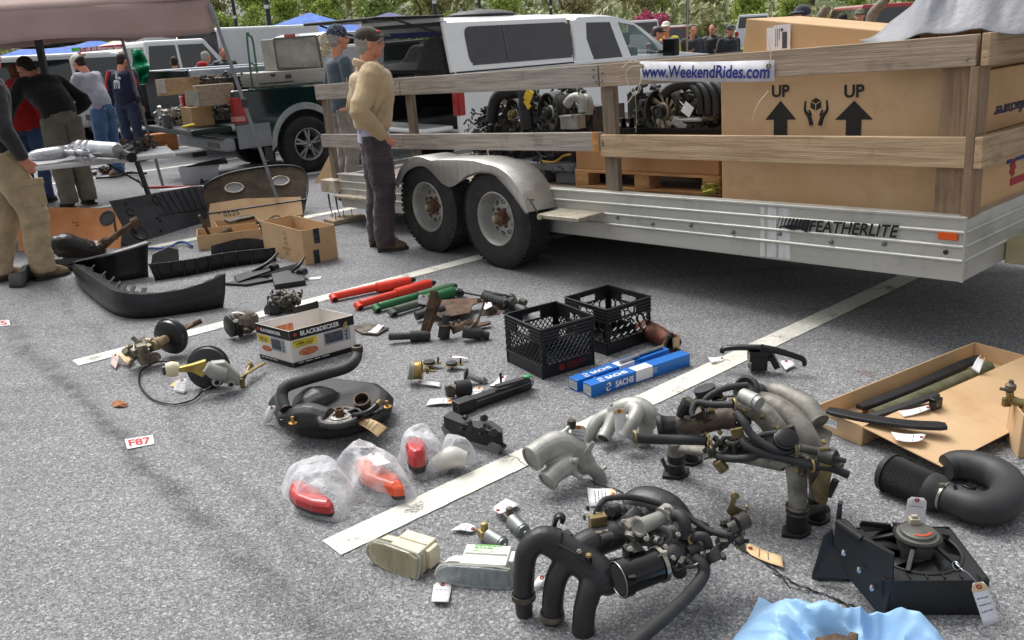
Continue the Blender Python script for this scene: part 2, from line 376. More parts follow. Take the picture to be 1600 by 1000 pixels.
def paintmat():
 m=mat('line_paint',(226,224,212),(205,203,192),rough=.7,scale=30,bump=.3,bscale=200)
 n=m.node_tree.nodes;L=m.node_tree.links;b=n['Principled BSDF'];src=b.inputs['Base Color'].links[0].from_socket
 tc=n.new('ShaderNodeTexCoord');a=n.new('ShaderNodeTexNoise');a.inputs['Scale'].default_value=70;a.inputs['Detail'].default_value=8;a.inputs['Roughness'].default_value=.75
 L.new(tc.outputs['Object'],a.inputs[0])
 a2=n.new('ShaderNodeTexNoise');a2.inputs['Scale'].default_value=5;L.new(tc.outputs['Object'],a2.inputs[0])
 ad=n.new('ShaderNodeMath');ad.operation='ADD';L.new(a.outputs[0],ad.inputs[0]);L.new(a2.outputs[0],ad.inputs[1])
 r=n.new('ShaderNodeMapRange');r.inputs[1].default_value=1.12;r.inputs[2].default_value=1.24;L.new(ad.outputs[0],r.inputs[0])
 mx=n.new('ShaderNodeMix');mx.data_type='RGBA';mx.inputs[7].default_value=(.13,.13,.135,1);L.new(src,mx.inputs[6]);L.new(r.outputs[0],mx.inputs[0]);L.new(mx.outputs[2],b.inputs['Base Color'])
 return m
PNT=paintmat()
LD=V((math.sin(R(49.3)),math.cos(R(49.3)),0));LN=V((-LD.y,LD.x,0))
def pline(p,length,back=0,wd=.128):
 g=MB();p=V(p);k=max(2,int(length/.04));l=[];rr=[]
 for i in range(k+1):
  q=p+LD*(length*i/k);q.z=.004
  l.append(q+LN*(wd/2+.003*noise.noise(q*25)));rr.append(q-LN*(wd/2+.003*noise.noise(q*25+V((9,0,0)))))
 g.grid([rr,l]);single('parking_line',g,PNT,None,None,kind='structure')
pline(P(518,857),9.5)
pline(P(118,568),9)
pline(P(118,568)+LN*2.72,9)
pline(P(118,568)+LN*5.44,9)
pline(P(118,568)+LN*8.16+LD*.5,9)
for k in range(4,12):pline(P(118,568)+LN*2.72*k+LD*1.,14)
CRK=MT('crack_shadow',(24,24,25),rough=.95)
def crack(pts,wd=.006,name='asphalt_crack'):
 g=MB();C=catmull([P(x,y,.0045)for x,y in pts],14);a=[];b=[]
 for i,c in enumerate(C):
  d=(C[min(i+1,len(C)-1)]-C[max(i-1,0)]).normalized();nn=V((-d.y,d.x,0));j=noise.noise(c*30)*.014+noise.noise(c*90)*.006;ww=wd*(.5+.5*abs(noise.noise(c*40))*2)
  a.append(c+nn*(j+ww/2));b.append(c+nn*(j-ww/2))
 g.grid([a,b]);single(name,g,CRK,None,None,kind='structure')
crack([(700,655),(722,668),(760,700),(800,713),(826,728)],.005)
crack([(905,745),(960,765),(1050,790),(1175,868),(1230,905),(1310,938),(1360,960)],.008)
crack([(1205,893),(1240,918),(1290,930),(1330,952)],.006)
# ---------------------- trailer
class Loc:
 "a local frame given by matrix M; q() finds the local point seen at a pixel on the local plane y = off"
 def __init__(s,M):s.M=M;s.I=M.inverted()
 def q(s,x,y,off=0.):
  o=s.I@V((0,0,EYE));d=s.I.to_3x3()@ray(x,y);t=(off-o.y)/d.y;p=o+d*t;return V((p.x,off,p.z))
 def qx(s,x,y,xs):
  o=s.I@V((0,0,EYE));d=s.I.to_3x3()@ray(x,y);t=(xs-o.x)/d.x;return o+d*t
 def qz(s,x,y,z):
  o=s.I@V((0,0,EYE));d=s.I.to_3x3()@ray(x,y);t=(z-o.z)/d.z;return o+d*t
TF=V((.65527,-.75540,0));TRZ=math.atan2(TF.y,TF.x)
TMx=Matrix.Translation((-.07,6.18,0))@Matrix.Rotation(TRZ,4,'Z')@Matrix.Rotation(-R(2.5),4,'Y')
T=Loc(TMx)
FRM=MT('trailer_aluminium',(196,196,190),(182,182,176),rough=.42,metal=.4,scale=2.5,bump=.08,bscale=40,stretch=(.3,1,3),dirt=(120,116,108),dscale=4,dlo=.55,dhi=.95)
FENM=MT('scuffed_fender_aluminium',(216,214,208),(198,196,190),rough=.34,metal=.5,scale=6,bump=.15,bscale=25,stretch=(4,1,.6),dirt=(140,134,124),dscale=6,dlo=.55,dhi=.9)
def wood(name,a,b,st,dirt=None):
 return MT(name,a,b,rough=.85,scale=3.2,stretch=st,detail=9,bump=.35,bscale=9,lo=.38,hi=.62,dirt=dirt or(84,72,62),dscale=3.5,dlo=.56,dhi=.85)
WG=wood('grey_weathered_board',(172,164,154),(142,134,126),(.7,6,16))
WB=wood('brown_weathered_board',(180,162,142),(152,134,114),(.7,6,16))
WT=wood('tan_board',(196,170,138),(166,140,110),(.7,6,16))
WP=wood('weathered_post',(140,126,110),(104,92,80),(9,9,.6))
WTy=wood('tan_board_front',(196,170,138),(166,140,110),(6,.7,16))
WPB=wood('brown_post',(160,134,108),(126,104,84),(9,9,.6))
WPL=wood('pallet_wood',(196,150,102),(158,116,76),(1,6,10))
trl=thing('flatbed_trailer','long aluminium flatbed trailer with wooden rails, two wheels and black lettering on its side','trailer',M=TMx)
OF=.26;XE=T.q(1502,445,OF).x
zb=.255;zt=.566;W=2.25;XR=-2.62
side=MB();side.box2((XR,OF,zb),(XE,OF+.05,zt))
for zz in(zb+.105,zb+.175,zb+.245):side.tube([(XR+.01,OF-.001,zz),(XE,OF-.001,zz)],.011,8,1)
side.box2((XR,OF-.012,zt-.004),(XE+.004,OF+.06,zt+.012))
sf=part('side_frame',side,FRM,trl,world=False,bevel=.004)
bo=MB()
for px,py in((1020,350),(1080,352),(1146,363),(1219,365),(1299,378),(1382,381),(965,340)):
 c=T.q(px,py,OF);bo.lathe(c,(0,-1,0),[(0,.013),(.008,.012),(.013,.005),(.014,0)],10)
part('bolt',bo,MT('dull_bolt',(120,120,118),rough=.5,metal=.6),sf,world=False)
fr=MB();fr.box2((XE-.05,OF+.052,zb),(XE,W,zt))
for zz in(zb+.105,zb+.175,zb+.245):fr.tube([(XE+.001,OF+.004,zz),(XE+.001,W,zz)],.011,8,1)
fr.tube([(XE,OF,zb+.002),(XE,OF,zt+.01)],.009,8,1)
part('front_frame',fr,FRM,trl,world=False,bevel=.004)
f2=MB();f2.box2((XR,W-.05,zb),(XE-.052,W,zt));f2.box2((XR,OF+.052,zb),(XR+.05,W-.052,zt-.002));part('rear_frame',f2,FRM,trl,world=False)
dk=MB()
for i in range(12):
 y=OF+.052+i*(W-.05-OF-.052)/12;dk.box2((XR+.052,y+.003,zt-.07),(XE-.052,y+(W-.05-OF-.052)/12-.003,zt-.03-.001*(i%3)))
part('deck',dk,MT('deck_planks',(150,140,126),(118,108,96),rough=.85,scale=3,stretch=(.5,5,5),bump=.3),trl,world=False)
for x in(-2.2,-1.2,0.6,1.5,2.4):
 c=MB();c.box2((x,OF+.06,zb+.03),(x+.08,W-.06,zt-.08));part('crossbeam',c,FRM,trl,world=False)
a=T.q(499,290,.2);c=MB();c.box2((XR-.26,.2,a.z-.06),(XR+.02,.36,a.z+.06));c.box2((XR+.02,.16,.36),(XR+.9,.262,.385))
part('rear_bumper_beam',c,MT('chalky_paint',(196,188,170),(160,148,128),rough=.7,scale=12,dirt=(130,70,40),dlo=.6,dhi=.8,dscale=12),trl,world=False,bevel=.006)
for px in(513,524):
 c=MB();p=T.q(px,303,.2);c.tube([p,p-V((0,0,.09)),p+V((.01,0,-.17)),p+V((.03,0,-.2)),p+V((.015,0,-.225)),p+V((-.01,0,-.205))],[.009,.008,.004,.004,.004,.004],6,4);part('strap_hook',c,BLK,trl,world=False)
IK=MT('black_vinyl',(22,22,24),rough=.5)
tx=MB();a=T.q(1268,352,OF);b=T.q(1405,361,OF)
text(tx,'FEATHERLITE',(a+b)/2+V((0,-.013,0)),(b-a),(0,0,1),h=.062,wdt=(b-a).length,shear=.22,bold=.02)
a0=T.q(1214,347,OF);z0=a0.z-.034
KS=(T.q(1266,352,OF).x-a0.x)/9.6
for k in range(9):
 x=a0.x+.003+k*KS;wd=KS*(.2+k*.1);hh=.066;sh=.02
 tx.quad((x,OF-.0135,z0+(0 if k<2 else .018*math.sin(k*.4))),(x+wd,OF-.0135,z0+(0 if k<2 else .018*math.sin(k*.4+.3))),(x+wd+sh,OF-.0135,z0+hh),(x+sh,OF-.0135,z0+hh))
tx.add([V((a0.x+KS*(1+t*.8),OF-.0125,z0+.004+.006*math.sin(t)))for t in range(10)]+[V((a0.x+KS*9,OF-.0125,z0+.022))]+[V((a0.x+KS*(1+(9-t)*.8),OF-.0125,z0+.018+.012*math.sin(t*.4)))for t in range(10)],[tuple(range(21))])
part('lettering',tx,IK,sf,world=False)
c=MB();p=T.q(1482,368,OF);c.box2(p+V((-.047,-.012,-.022)),p+V((.047,0,.022)));part('marker_lamp',c,MT('orange_reflector',(232,98,22),(214,84,16),rough=.25,coat=.5),trl,world=False,bevel=.006)
c=MB();p=T.q(1478,394,OF);c.lathe(p,(0,-1,0),[(0,.012),(.006,.012),(.008,.006),(.008,0)],12);part('round_lamp',c,MT('dark_lamp',(60,30,26),rough=.3),trl,world=False)
c=MB();p=T.qx(1574,412,XE+.02);c.box2((XE+.004,p.y,p.z),(XE+.16,p.y+.5,p.z+.13));part('tongue_box',c,MT('aged_cream_metal',(196,188,152),(170,160,126),rough=.6,scale=5),trl,world=False,bevel=.005)
c=MB();c.box2((XE,W/2-.1,zb+.02),(XE+1.2,W/2+.1,zb+.12));part('tongue',c,FRM,trl,world=False)
tp_=MB()
for px0,px1 in((1188,1196),(1199,1214),(1217,1236)):a,b=T.q(px0,340,OF),T.q(px1,340,OF);tp_.quad((a.x,OF-.0015,zb+.01),(b.x,OF-.0015,zb+.015),(b.x-.004,OF-.0015,zt-.012),(a.x+.003,OF-.0015,zt-.006))
parts('tape_residue',tp_,MT('pale_residue',(214,216,216),(190,192,192),rough=.6,scale=30,stretch=(1,1,.2)),sf,world=False)
def board(name,a,b,z0_,z1_,m,y0=OF+.005,th=.04,pts=None):
 c=MB();c.hexa([(a.x,y0,a.z+z0_),(b.x,y0,b.z+z0_),(b.x,y0+th,b.z+z0_),(a.x,y0+th,a.z+z0_),(a.x,y0,a.z+z1_),(b.x,y0,b.z+z1_),(b.x,y0+th,b.z+z1_),(a.x,y0+th,a.z+z1_)])
 return part(name,c,m,trl,world=False,bevel=.004)
yo=OF+.005
tops=[((490,133),(622,122),.004),((623,122),(933,101),0),((934,101),(1527,53),.006)]
lows=[((500,210),(628,210),.004),((629,210),(935,207),0),((936,211),(1522,215),.006)]
for(p,q_,dy),m in zip(tops,(WG,WG,WB)):
 a,b=T.q(*p,yo),T.q(*q_,yo);board('rail_board',a,b,-.14,0,m,yo+dy)
for(p,q_,dy),m in zip(lows,(WG,WG,WT)):
 a,b=T.q(*p,yo),T.q(*q_,yo);board('rail_board',a,b,-.125 if m!=WT else-.145,0,m,yo+dy)
c=MB();p=T.q(931,207,yo);c.box2((p.x-.035,yo-.003,p.z-.128),(p.x+.02,yo+.01,p.z+.002));part('end_block',c,MT('fresh_orange_wood',(204,146,78),(180,120,60),rough=.8,scale=20),trl,world=False)
for px,z_,wpx in((510,0,.09),(637,0,.09),(948,0,.11),(1500,0,.15)):
 zz=.57 if px<1490 else .575;p0=T.q(px,290 if px<700 else 330,yo+.05);tp=T.q(px,110,yo+.05)
 ztop={510:T.q(497,136,yo).z,637:T.q(622,128,yo).z,948:T.q(948,105,yo).z,1500:T.q(1500,60,yo).z}[px]-.01
 x={510:T.q(512,250,yo).x,637:T.q(636,200,yo).x,948:T.q(948,270,yo).x,1500:XE-.1}[px]
 c=MB();c.box2((x-wpx/2,yo+.047,zt-.06),(x+wpx/2,yo+.09,ztop));part('rail_post',c,WP if px!=1500 else WPB,trl,world=False,bevel=.004)
at=T.q(1527,53,yo);al=T.q(1522,215,yo)
for a,z1,hh in((at,0,.14),(al,0,.145)):
 c=MB();c.box2((XE+.012,yo+.003,a.z-hh),(XE+.05,W,a.z+.002));part('rail_board',c,WTy,trl,world=False,bevel=.004)
c=MB();c.box2((XE-.03,OF+.01,zt),(XE+.01,OF+.14,at.z-.142));part('rail_post',c,WPB,trl,world=False,bevel=.003)
c=MB();c.box2((XE-.03,W-.15,zt),(XE+.01,W-.03,at.z-.01));part('rail_post',c,WB,trl,world=False,bevel=.003)
for zz,hh in((at.z-.01,.14),(al.z-.01,.14)):
 c=MB();c.box2((XR,W-.03,zz-hh),(XE-.04,W+.01,zz));part('rail_board',c,WG,trl,world=False)
for x in(-2.4,-.9,.9,2.2):
 c=MB();c.box2((x,W-.075,zt-.05),(x+.1,W-.032,at.z-.03));part('rail_post',c,WP,trl,world=False)
scw=MB()
for px,py,oo in((624,118+12,0),(617,131,0),(617,144,0),(624,144,0),(497,150,0),(927,108,0),(927,119,0),(931,127,0),(940,114,0),(940,127,0),(1510,93,0),(931,212,0),(931,227,0),(941,222,0),(941,226,0),(625,228,0)):
 scw.lathe(T.q(px,py,yo-.0),(0,-1,0),[(0,.009),(.006,.008),(.009,0)],8)
parts('screw',scw,MT('screw_metal',(150,150,150),rough=.4,metal=.8),trl,world=False)
RIMM=MT('painted_rim',(170,172,168),(148,148,142),rough=.45,metal=.2,scale=6,dirt=(128,84,52),dscale=9,dlo=.55,dhi=.8)
HUBR=MT('rusty_hub',(126,88,66),(84,58,46),rough=.8,scale=20,bump=.4)
def wheel_parts(parent,c,ax,rad,wd,rimr,tyre=TYRE,rimm=RIMM,style='trailer',world=False,tread=True):
 ax=V(ax).normalized();c=V(c)
 t=MB();h=wd/2
 pr=[(-h*.75,rimr*.98),(-h,rimr*1.06),(-h*1.08,(rimr+rad)*.5),(-h*1.02,rad*.9),(-h*.86,rad*.972),(-h*.6,rad*.995),(0,rad),(h*.6,rad*.995),(h*.86,rad*.972),(h*1.02,rad*.9),(h*1.08,(rimr+rad)*.5),(h,rimr*1.06),(h*.75,rimr*.98)]
 t.lathe(c,ax,pr,48)
 for q_ in(rimr*1.16,rad*.86):t.lathe(c+ax*h*1.05,ax,[(-.012,q_-.004),(.001-.004,q_),(-.012,q_+.004)],40)
 if tread:
  x,y,z=frame(ax)
  for k in range(56):
   a=2*math.pi*k/56;rd=x*math.cos(a)+y*math.sin(a);tn=(-x*math.sin(a)+y*math.cos(a))
   for sgn in(-1,1):
    q0=c+rd*(rad-.003)+ax*(sgn*h*.7);t.bar(q0-ax*h*.22,q0+ax*h*.22+tn*.01*sgn,rad*.075,.009,up=rd)
   q0=c+rd*(rad-.002);t.bar(q0-ax*h*.3,q0+ax*h*.3,rad*.08,.009,up=rd)
 ty=part('tyre',t,tyre,parent,world=world)
 r=MB()
 if style=='trailer':
  r.lathe(c,ax,[(-h*.7,rimr*.96),(h*.9,rimr*.98),(h*.98,rimr*1.03),(h*1.02,rimr*.99),(h*.9,rimr*.93),(h*.55,rimr*.9),(h*.2,rimr*.84),(h*.05,rimr*.8),(h*.12,rimr*.72),(h*.28,rimr*.5),(h*.3,rimr*.34),(h*.2,rimr*.28),(h*.2,0)],40)
  rm=part('rim',r,rimm,parent,world=world)
  d=MB();x,y,z=frame(ax)
  for k in range(10):
   a=2*math.pi*(k+.3)/10;rd=x*math.cos(a)+y*math.sin(a);nn=(ax*1+rd*.45).normalized()
   d.lathe(c+rd*rimr*.60+ax*(h*.2+.003),nn,[(0,rimr*.088),(.003,rimr*.088),(.003,rimr*.075),(-.004,rimr*.07),(-.004,0)],12)
  part('vent_hole',d,MT('rim_hole_shade',(20,19,18),rough=.9),rm,world=world)  # shallow dark discs, their colour stands for shade inside the holes
  hb=MB();hb.lathe(c,ax,[(h*.2,rimr*.26),(h*.75,rimr*.25),(h*.8,rimr*.2),(h*.8,0)],20);
  for k in range(6):
   a=2*math.pi*k/6;rd=x*math.cos(a)+y*math.sin(a);hb.cyl(c+rd*rimr*.36+ax*h*.22,c+rd*rimr*.36+ax*h*.45,.014,.012,6)
   hb.cyl(c+rd*rimr*.2+ax*h*.5,c+rd*rimr*.2+ax*h*.86,.012,.01,6)
  part('hub',hb,HUBR,parent,world=world)
  cp=MB();cp.lathe(c,ax,[(h*.8,rimr*.14),(h*1.15,rimr*.13),(h*1.2,rimr*.09),(h*1.2,0)],16);part('hub_cap',cp,MT('greasy_cap',(168,158,140),(130,118,98),rough=.5,metal=.3),parent,world=world)
 else:
  x,y,z=frame(ax)
  r.lathe(c,ax,[(-h*.7,rimr*.96),(h*.85,rimr*.98),(h*.98,rimr*1.02),(h*1.0,rimr*.98),(h*.8,rimr*.9),(h*.3,rimr*.86),(-h*.3,rimr*.8),(-h*.3,0)],32,mi=0)
  ns=5
  for k in range(ns):
   a=2*math.pi*(k+.25)/ns
   for da in(-.17,.17):
    rd=x*math.cos(a+da)+y*math.sin(a+da);rd0=x*math.cos(a+da*.5)+y*math.sin(a+da*.5)
    r.bar(c+rd0*rimr*.25+ax*h*.75,c+rd*rimr*.95+ax*h*.6,rimr*.12,.03,up=ax)
  r.lathe(c,ax,[(h*.3,rimr*.3),(h*.9,rimr*.28),(h*.95,rimr*.12),(h*.8,0)],20)
  rm=part('rim',r,rimm,parent,world=world)
  d=MB()
  for k in range(6):
   a=2*math.pi*k/6;rd=x*math.cos(a)+y*math.sin(a);d.cyl(c+rd*rimr*.2+ax*h*.86,c+rd*rimr*.2+ax*h*.95,.012,.012,6)
  d.lathe(c,ax,[(-h*.28,rimr*.78),(-h*.27,0)],24)
  part('lug_nut',d,MT('dark_lug',(36,36,36),rough=.5),rm,world=world)
 return ty
for xx,zz in((-.01,.371),(-.845,.371+.036)):
 for yy,sg in((.112,-1),(W-.112+.15,1)):
  o=bpy.data.objects.new('wheel',None);COL.objects.link(o);o.parent=trl
  wheel_parts(o,(xx,yy,zz),(0,sg,0),.37,.215,.197,tread=sg<0)
ax_=MB();ax_.cyl((0,.2,.36),(0,W+.1,.36),.04);ax_.cyl((-.83,.2,.395),(-.83,W+.1,.395),.04);part('axle',ax_,DARKM,trl,world=False)
fo=-.03
up_=[(621,292),(625,275),(636,261),(654,253),(680,250.5),(703,250),(730,250.5),(748,253),(766,260),(782,273),(796,290),(808,309),(817,327),(822,334)]
lo_=[(622,293),(628,279),(639,266),(655,260),(668,264),(680,275),(690,287),(700,292),(710,289),(722,278),(738,270),(758,268),(780,283),(821,334.5)]
U=catmull([T.q(*p,fo)for p in up_],4)
lo2=[(622,293),(627,280),(637,267),(652,260),(666,262),(680,275),(691,287),(703,292),(714,287),(728,275),(750,268),(770,272),(797,300),(821,334)]
Lw=catmull([T.q(*p,fo)for p in lo2],4)
for p in U:
 for cx_,cz_ in((-.01,.371),(-.845,.407)):
  d=math.hypot(p.x-cx_,p.z-cz_)
  if d<.405:k_=.405/d;p.x=cx_+(p.x-cx_)*k_;p.z=cz_+(p.z-cz_)*k_
fe=MB();inn=[p+V((0,OF+.03,0))for p in U]
r0=[p+V((0,.012,.006))for p in U]
fe.grid([Lw,U,r0,inn]);part('fender',fe,FENM,trl,world=False,solid=.006)
st=MB();a=T.q(845,334,.02)
st.box2((a.x-.02,.0,a.z-.03),(a.x+.38,.25,a.z+.0));st.cyl((a.x+.02,-.02,a.z-.015),(a.x+.02,.02,a.z-.015),.02,None,10)
part('fender_step',st,MT('worn_step_metal',(182,176,160),(150,140,122),rough=.5,metal=.3,scale=14),trl,world=False,bevel=.006)
st=MB();st.tube([(a.x-.04,-.035,a.z+.1),(a.x+.02,-.03,a.z+.02)],.006,8,1);st.tube([(a.x-.07,-.03,a.z+.11),(a.x,-.035,a.z+.105)],.006,8,1);part('latch',st,GRIME,trl,world=False)
# ---------------- cargo on the trailer (each a thing; local coordinates of the trailer)
def tthing(name,label,cat,group=None):return thing(name,label,cat,M=TMx,group=group)
def tw(mb):return mb.tf(TMx)
dz=zt-.028
bx0=T.q(1128,300,.42).x;bx1=XE-.11
c=MB();c.box2((bx0,.42,dz),(bx1-.03,1.5,1.335))
bc=tthing('cardboard_box','huge brown carton printed with UP arrows behind the trailer rails','box')
part('carton',c,CARD,bc,world=False,bevel=.008)
c=MB();c.box2((bx1-.028,.47,dz),(bx1+.02,1.5,1.33));part('corner_board',c,MT('tan_cardboard_dark',(164,122,82),rough=.9),bc,world=False)
pr=MB();yf=.42-.002
for px,ay0 in((1220,0),(1335,0)):
 tp=T.q(px,157,.42);q1=T.q(px,187,.42);xw=.098 if px<1300 else .105;sw=.043
 pr.add([(tp.x,yf,tp.z),(tp.x+xw,yf,q1.z),(tp.x+sw,yf,q1.z),(tp.x+sw,yf,q1.z-.19),(tp.x-sw,yf,q1.z-.19),(tp.x-sw,yf,q1.z),(tp.x-xw,yf,q1.z)],[(6,5,4,3,2,1,0)])
 text(pr,'UP',T.q(px,142,.42)+V((0,-.001,0)),(1,0,0),(0,0,1),h=.062,wdt=.11,bold=.03)
cc=T.q(1275,163,.42);y_=yf
s_=.035
pr.add([(cc.x,y_,cc.z+s_),(cc.x+s_*.9,y_,cc.z+s_*.5),(cc.x+s_*.9,y_,cc.z-s_*.5),(cc.x,y_,cc.z-s_),(cc.x-s_*.9,y_,cc.z-s_*.5),(cc.x-s_*.9,y_,cc.z+s_*.5)],[(5,4,3,2,1,0)])
for sg in(-1,1):
 pr.tube([(cc.x+sg*.062,y_+.002,cc.z+.02),(cc.x+sg*.065,y_+.002,cc.z-.03),(cc.x+sg*.04,y_+.002,cc.z-.065),(cc.x+sg*.025,y_+.002,cc.z-.11)],[.005,.008,.012,.013],6,4)
 pr.tube([(cc.x+sg*.04,y_+.002,cc.z-.03),(cc.x+sg*.025,y_+.002,cc.z-.06)],.006,6,1)
pp=part('printing',pr,MT('carton_ink',(44,42,40),rough=.8),bc,world=False)
pl=MB();
for a2,b2 in(((0,0),(0,-1)),((0,0),(.9,.5)),((0,0),(-.9,.5))):pl.bar((cc.x+a2[0]*s_,y_-.001,cc.z+a2[1]*s_),(cc.x+b2[0]*s_,y_-.001,cc.z+b2[1]*s_),.004,.001,up=(0,1,0))
part('printed_edge',pl,CARD,pp,world=False)
xr=XE-.07
def carton(y0_,y1_,z0_,z1_,lab,ex=0,m=CARD):
 t=tthing('cardboard_box',lab,'box','cartons at the front of the trailer');c=MB();c.box2((xr-.3-ex,y0_,z0_),(xr-ex,y1_,z1_));part('carton',c,m,t,world=False,bevel=.006);return t
t1=carton(1.54,W-.09,dz,1.335,'brown carton standing behind the huge carton',.35)
t2=carton(.56,1.5,dz,.93,'cream carton with red and blue printing at the bottom of the front rail stack',-.02,MT('cream_carton',(214,176,132),(204,164,120),rough=.8,scale=3))
t3=carton(.56,1.5,.935,1.235,'carton with upside down blue lettering, middle of the front rail stack',-.02,MT('cream_carton2',(212,172,126),(200,160,116),rough=.8,scale=3))
t4=carton(.50,1.5,1.24,1.52,'carton with recycling marks, topmost behind the front rail',.0,CARD)
c=MB();a=T.qx(1546,178,xr+.02);b=T.qx(1600,166,xr+.02)
text(c,'Manufacturer',(xr+.022,a.y+.36,a.z-.0),(0,-1,0),(0,0,-1),h=.055,wdt=.62,bold=.025);part('printing',c,MT('navy_ink',(34,46,92),rough=.7),t3,world=False)
c=MB();p=T.qx(1580,120,xr);text(c,'PLEASE RECYCLE',(xr+.002,p.y+.12,p.z+.05),(0,1,0),(0,0,1),h=.022,wdt=.26)
c.torus((xr,p.y+.03,p.z-.0),(1,0,0),.028,.005,16,6);c.box2((xr-.001,p.y+.09,p.z-.05),(xr+.002,p.y+.14,p.z+.02));part('printing',c,IK,t4,world=False)
c=MB();p=T.qx(1582,262,xr+.02);
for k in range(7):
 a=2*math.pi*k/7;c.box((xr+.022,p.y+math.cos(a)*.03,p.z+math.sin(a)*.035),(.003,.025,.02),Matrix.Rotation(a,3,'X'))
c.lathe((xr+.021,p.y,p.z),(1,0,0),[(0,.03),(.002,.03),(.002,0)],18);c.box2((xr+.02,p.y-.02,.62),(xr+.023,p.y+.2,.66));part('printed_emblem',c,MT('print_red',(176,44,54),rough=.7),t2,world=False)
c=MB();c.box2((xr+.02,p.y-.09,p.z+.03),(xr+.023,p.y-.03,p.z+.09));c.box2((xr+.02,p.y+.03,p.z+.03),(xr+.023,p.y+.2,p.z+.08));part('printed_band',c,MT('print_blue',(36,70,140),rough=.7),t2,world=False)
fb=tthing('cardboard_box','flat taped carton with two white shipping labels lying on the huge carton','box');c=MB()
a0=T.q(1166,29,.62);a1=T.q(1158,79,.62);b0=T.q(1391,49,.62)
zb0=1.337
c.hexa([(a1.x,.62,zb0),(a1.x+1.0,.62,zb0-.0),(a1.x+1.0,1.25,zb0),(a1.x,1.25,zb0),(a0.x,.62,a0.z),(b0.x,.62,b0.z),(b0.x,1.2,b0.z),(a0.x,1.2,a0.z)]);fbo=part('carton',c,CARD,fb,world=False,bevel=.006)
c=MB();la=T.q(1206,60,.61);c.box2((la.x-.035,.612,la.z-.075),(la.x+.025,.618,la.z+.06));c.box2((la.x+.014,.606,la.z-.07),(la.x+.12,.611,la.z+.07));lb=part('shipping_label',c,PAPER,fb,world=False)
c=MB();lines(c,(la.x+.03,.606,la.z+.05),(0,0,-1),(1,0,0),.1,3,-.012,seed=4);c.box2((la.x+.07,.6045,la.z-.06),(la.x+.1,.606,la.z+.03));c.box2((la.x+.06,.6045,la.z+.035),(la.x+.075,.606,la.z+.05));part('print',c,MT('grey_ink',(90,88,96),rough=.8),lb,world=False)
TARP=MT('grey_tarp',(122,124,130),(104,106,112),rough=.5,scale=2,bump=.15,bscale=30,sheen=.2)
c=MB();rows=[];xt0=T.q(1365,60,.55).x
for i in range(64):
 u=i/63;rr=[]
 for j in range(40):
  v=j/39;x=xt0+u*1.28;y=.34+v*1.5
  env=min(1,u*4.2)*min(1,(1-u)*8+.45)*min(1,.3+v*3.2)
  n1=noise.noise(V((x*2.3,y*1.6,.3)));n2=abs(noise.noise(V((x*4.5+y*2.5,y*3.2-x,4))));n3=abs(noise.noise(V((x*11,y*8+x*5,8))))
  z=1.44+env*(.24+.12*n1+.2*(.42-n2)+.06*(.4-n3))-.02-.1*max(0,1-v*10)*min(1,u*12)
  rr.append((x+.04*n1,y,z))
 rows.append(rr)
c.grid(rows);tw(c);single('tarpaulin',c,TARP,'crumpled grey tarpaulin heaped over the front of the trailer load','tarp',solid=.004,sub=1)
t=tthing('cardboard_box','brown carton lying beneath the grey tarpaulin','box');c=MB();c.box2((xt0+.12,1.0,1.34),(xt0+.9,1.5,1.43));part('carton',c,CARD,t,world=False)
bn=MB();a=T.q(1001,95.5,yo);b=T.q(1211,93.5,yo);ht=.112
k=12;top=[];bot=[]
for i in range(k+1):
 p=a.lerp(b,i/k);p.z=a.z+(b.z-a.z)*i/k-.006*math.sin(math.pi*i/k);p.y=yo-.007-.004*math.sin(i*1.3);top.append(p);bot.append(p-V((0,.004*math.sin(i),ht)))
bn.grid([bot,top]);ban=tthing('banner','white vinyl banner with blue web address tied to the top rail','banner')
part('vinyl',bn,MT('white_vinyl',(226,226,232),rough=.5),ban,world=False,solid=.002)
bn=MB();mid=(a+b)/2-V((0,.016,ht/2+.004));text(bn,'www.WeekendRides.com',mid,(b-a),(0,0,1),h=.068,wdt=(b-a).length*.955,bold=.022,shear=.12)
part('lettering',bn,MT('banner_blue',(30,40,132),rough=.6),ban,world=False)
bn=MB();g0=b-V((.03,.015,.03));bn.torus(g0,(0,1,0),.011,.004,16,6);g1=a-V((-.02,.015,.03));bn.torus(g1,(0,1,0),.011,.004,16,6);part('grommet',bn,ZINC,ban,world=False)
bn=MB();bn.tube([g0,g0+V((.02,-.01,.06)),g0+V((0,0,.12))],.003,5,4);bn.tube([g0-V((.0,0,.13)),g0+V((-.06,-.01,-.2)),g0+V((-.09,-.01,-.28))],.003,5,4)
bn.tube([g1,g1+V((-.08,-.01,.0)),g1+V((-.12,-.01,-.05)),g1+V((-.06,-.01,-.17)),g1+V((-.01,-.01,-.1)),g1,g1+V((-.06,-.01,.04)),g1+V((-.15,-.01,.0))],.003,5,6);bn.tube([g1+V((-.05,-.01,-.15)),g1+V((-.12,-.01,-.22))],.003,5,2);bn.tube([g1+V((-.05,-.012,-.15)),g1+V((-.05,-.01,-.3)),g1+V((-.06,-.01,-.4))],.0015,4,3)
parts('tie_string',bn,MT('string',(214,206,188),rough=.9),ban,world=False)
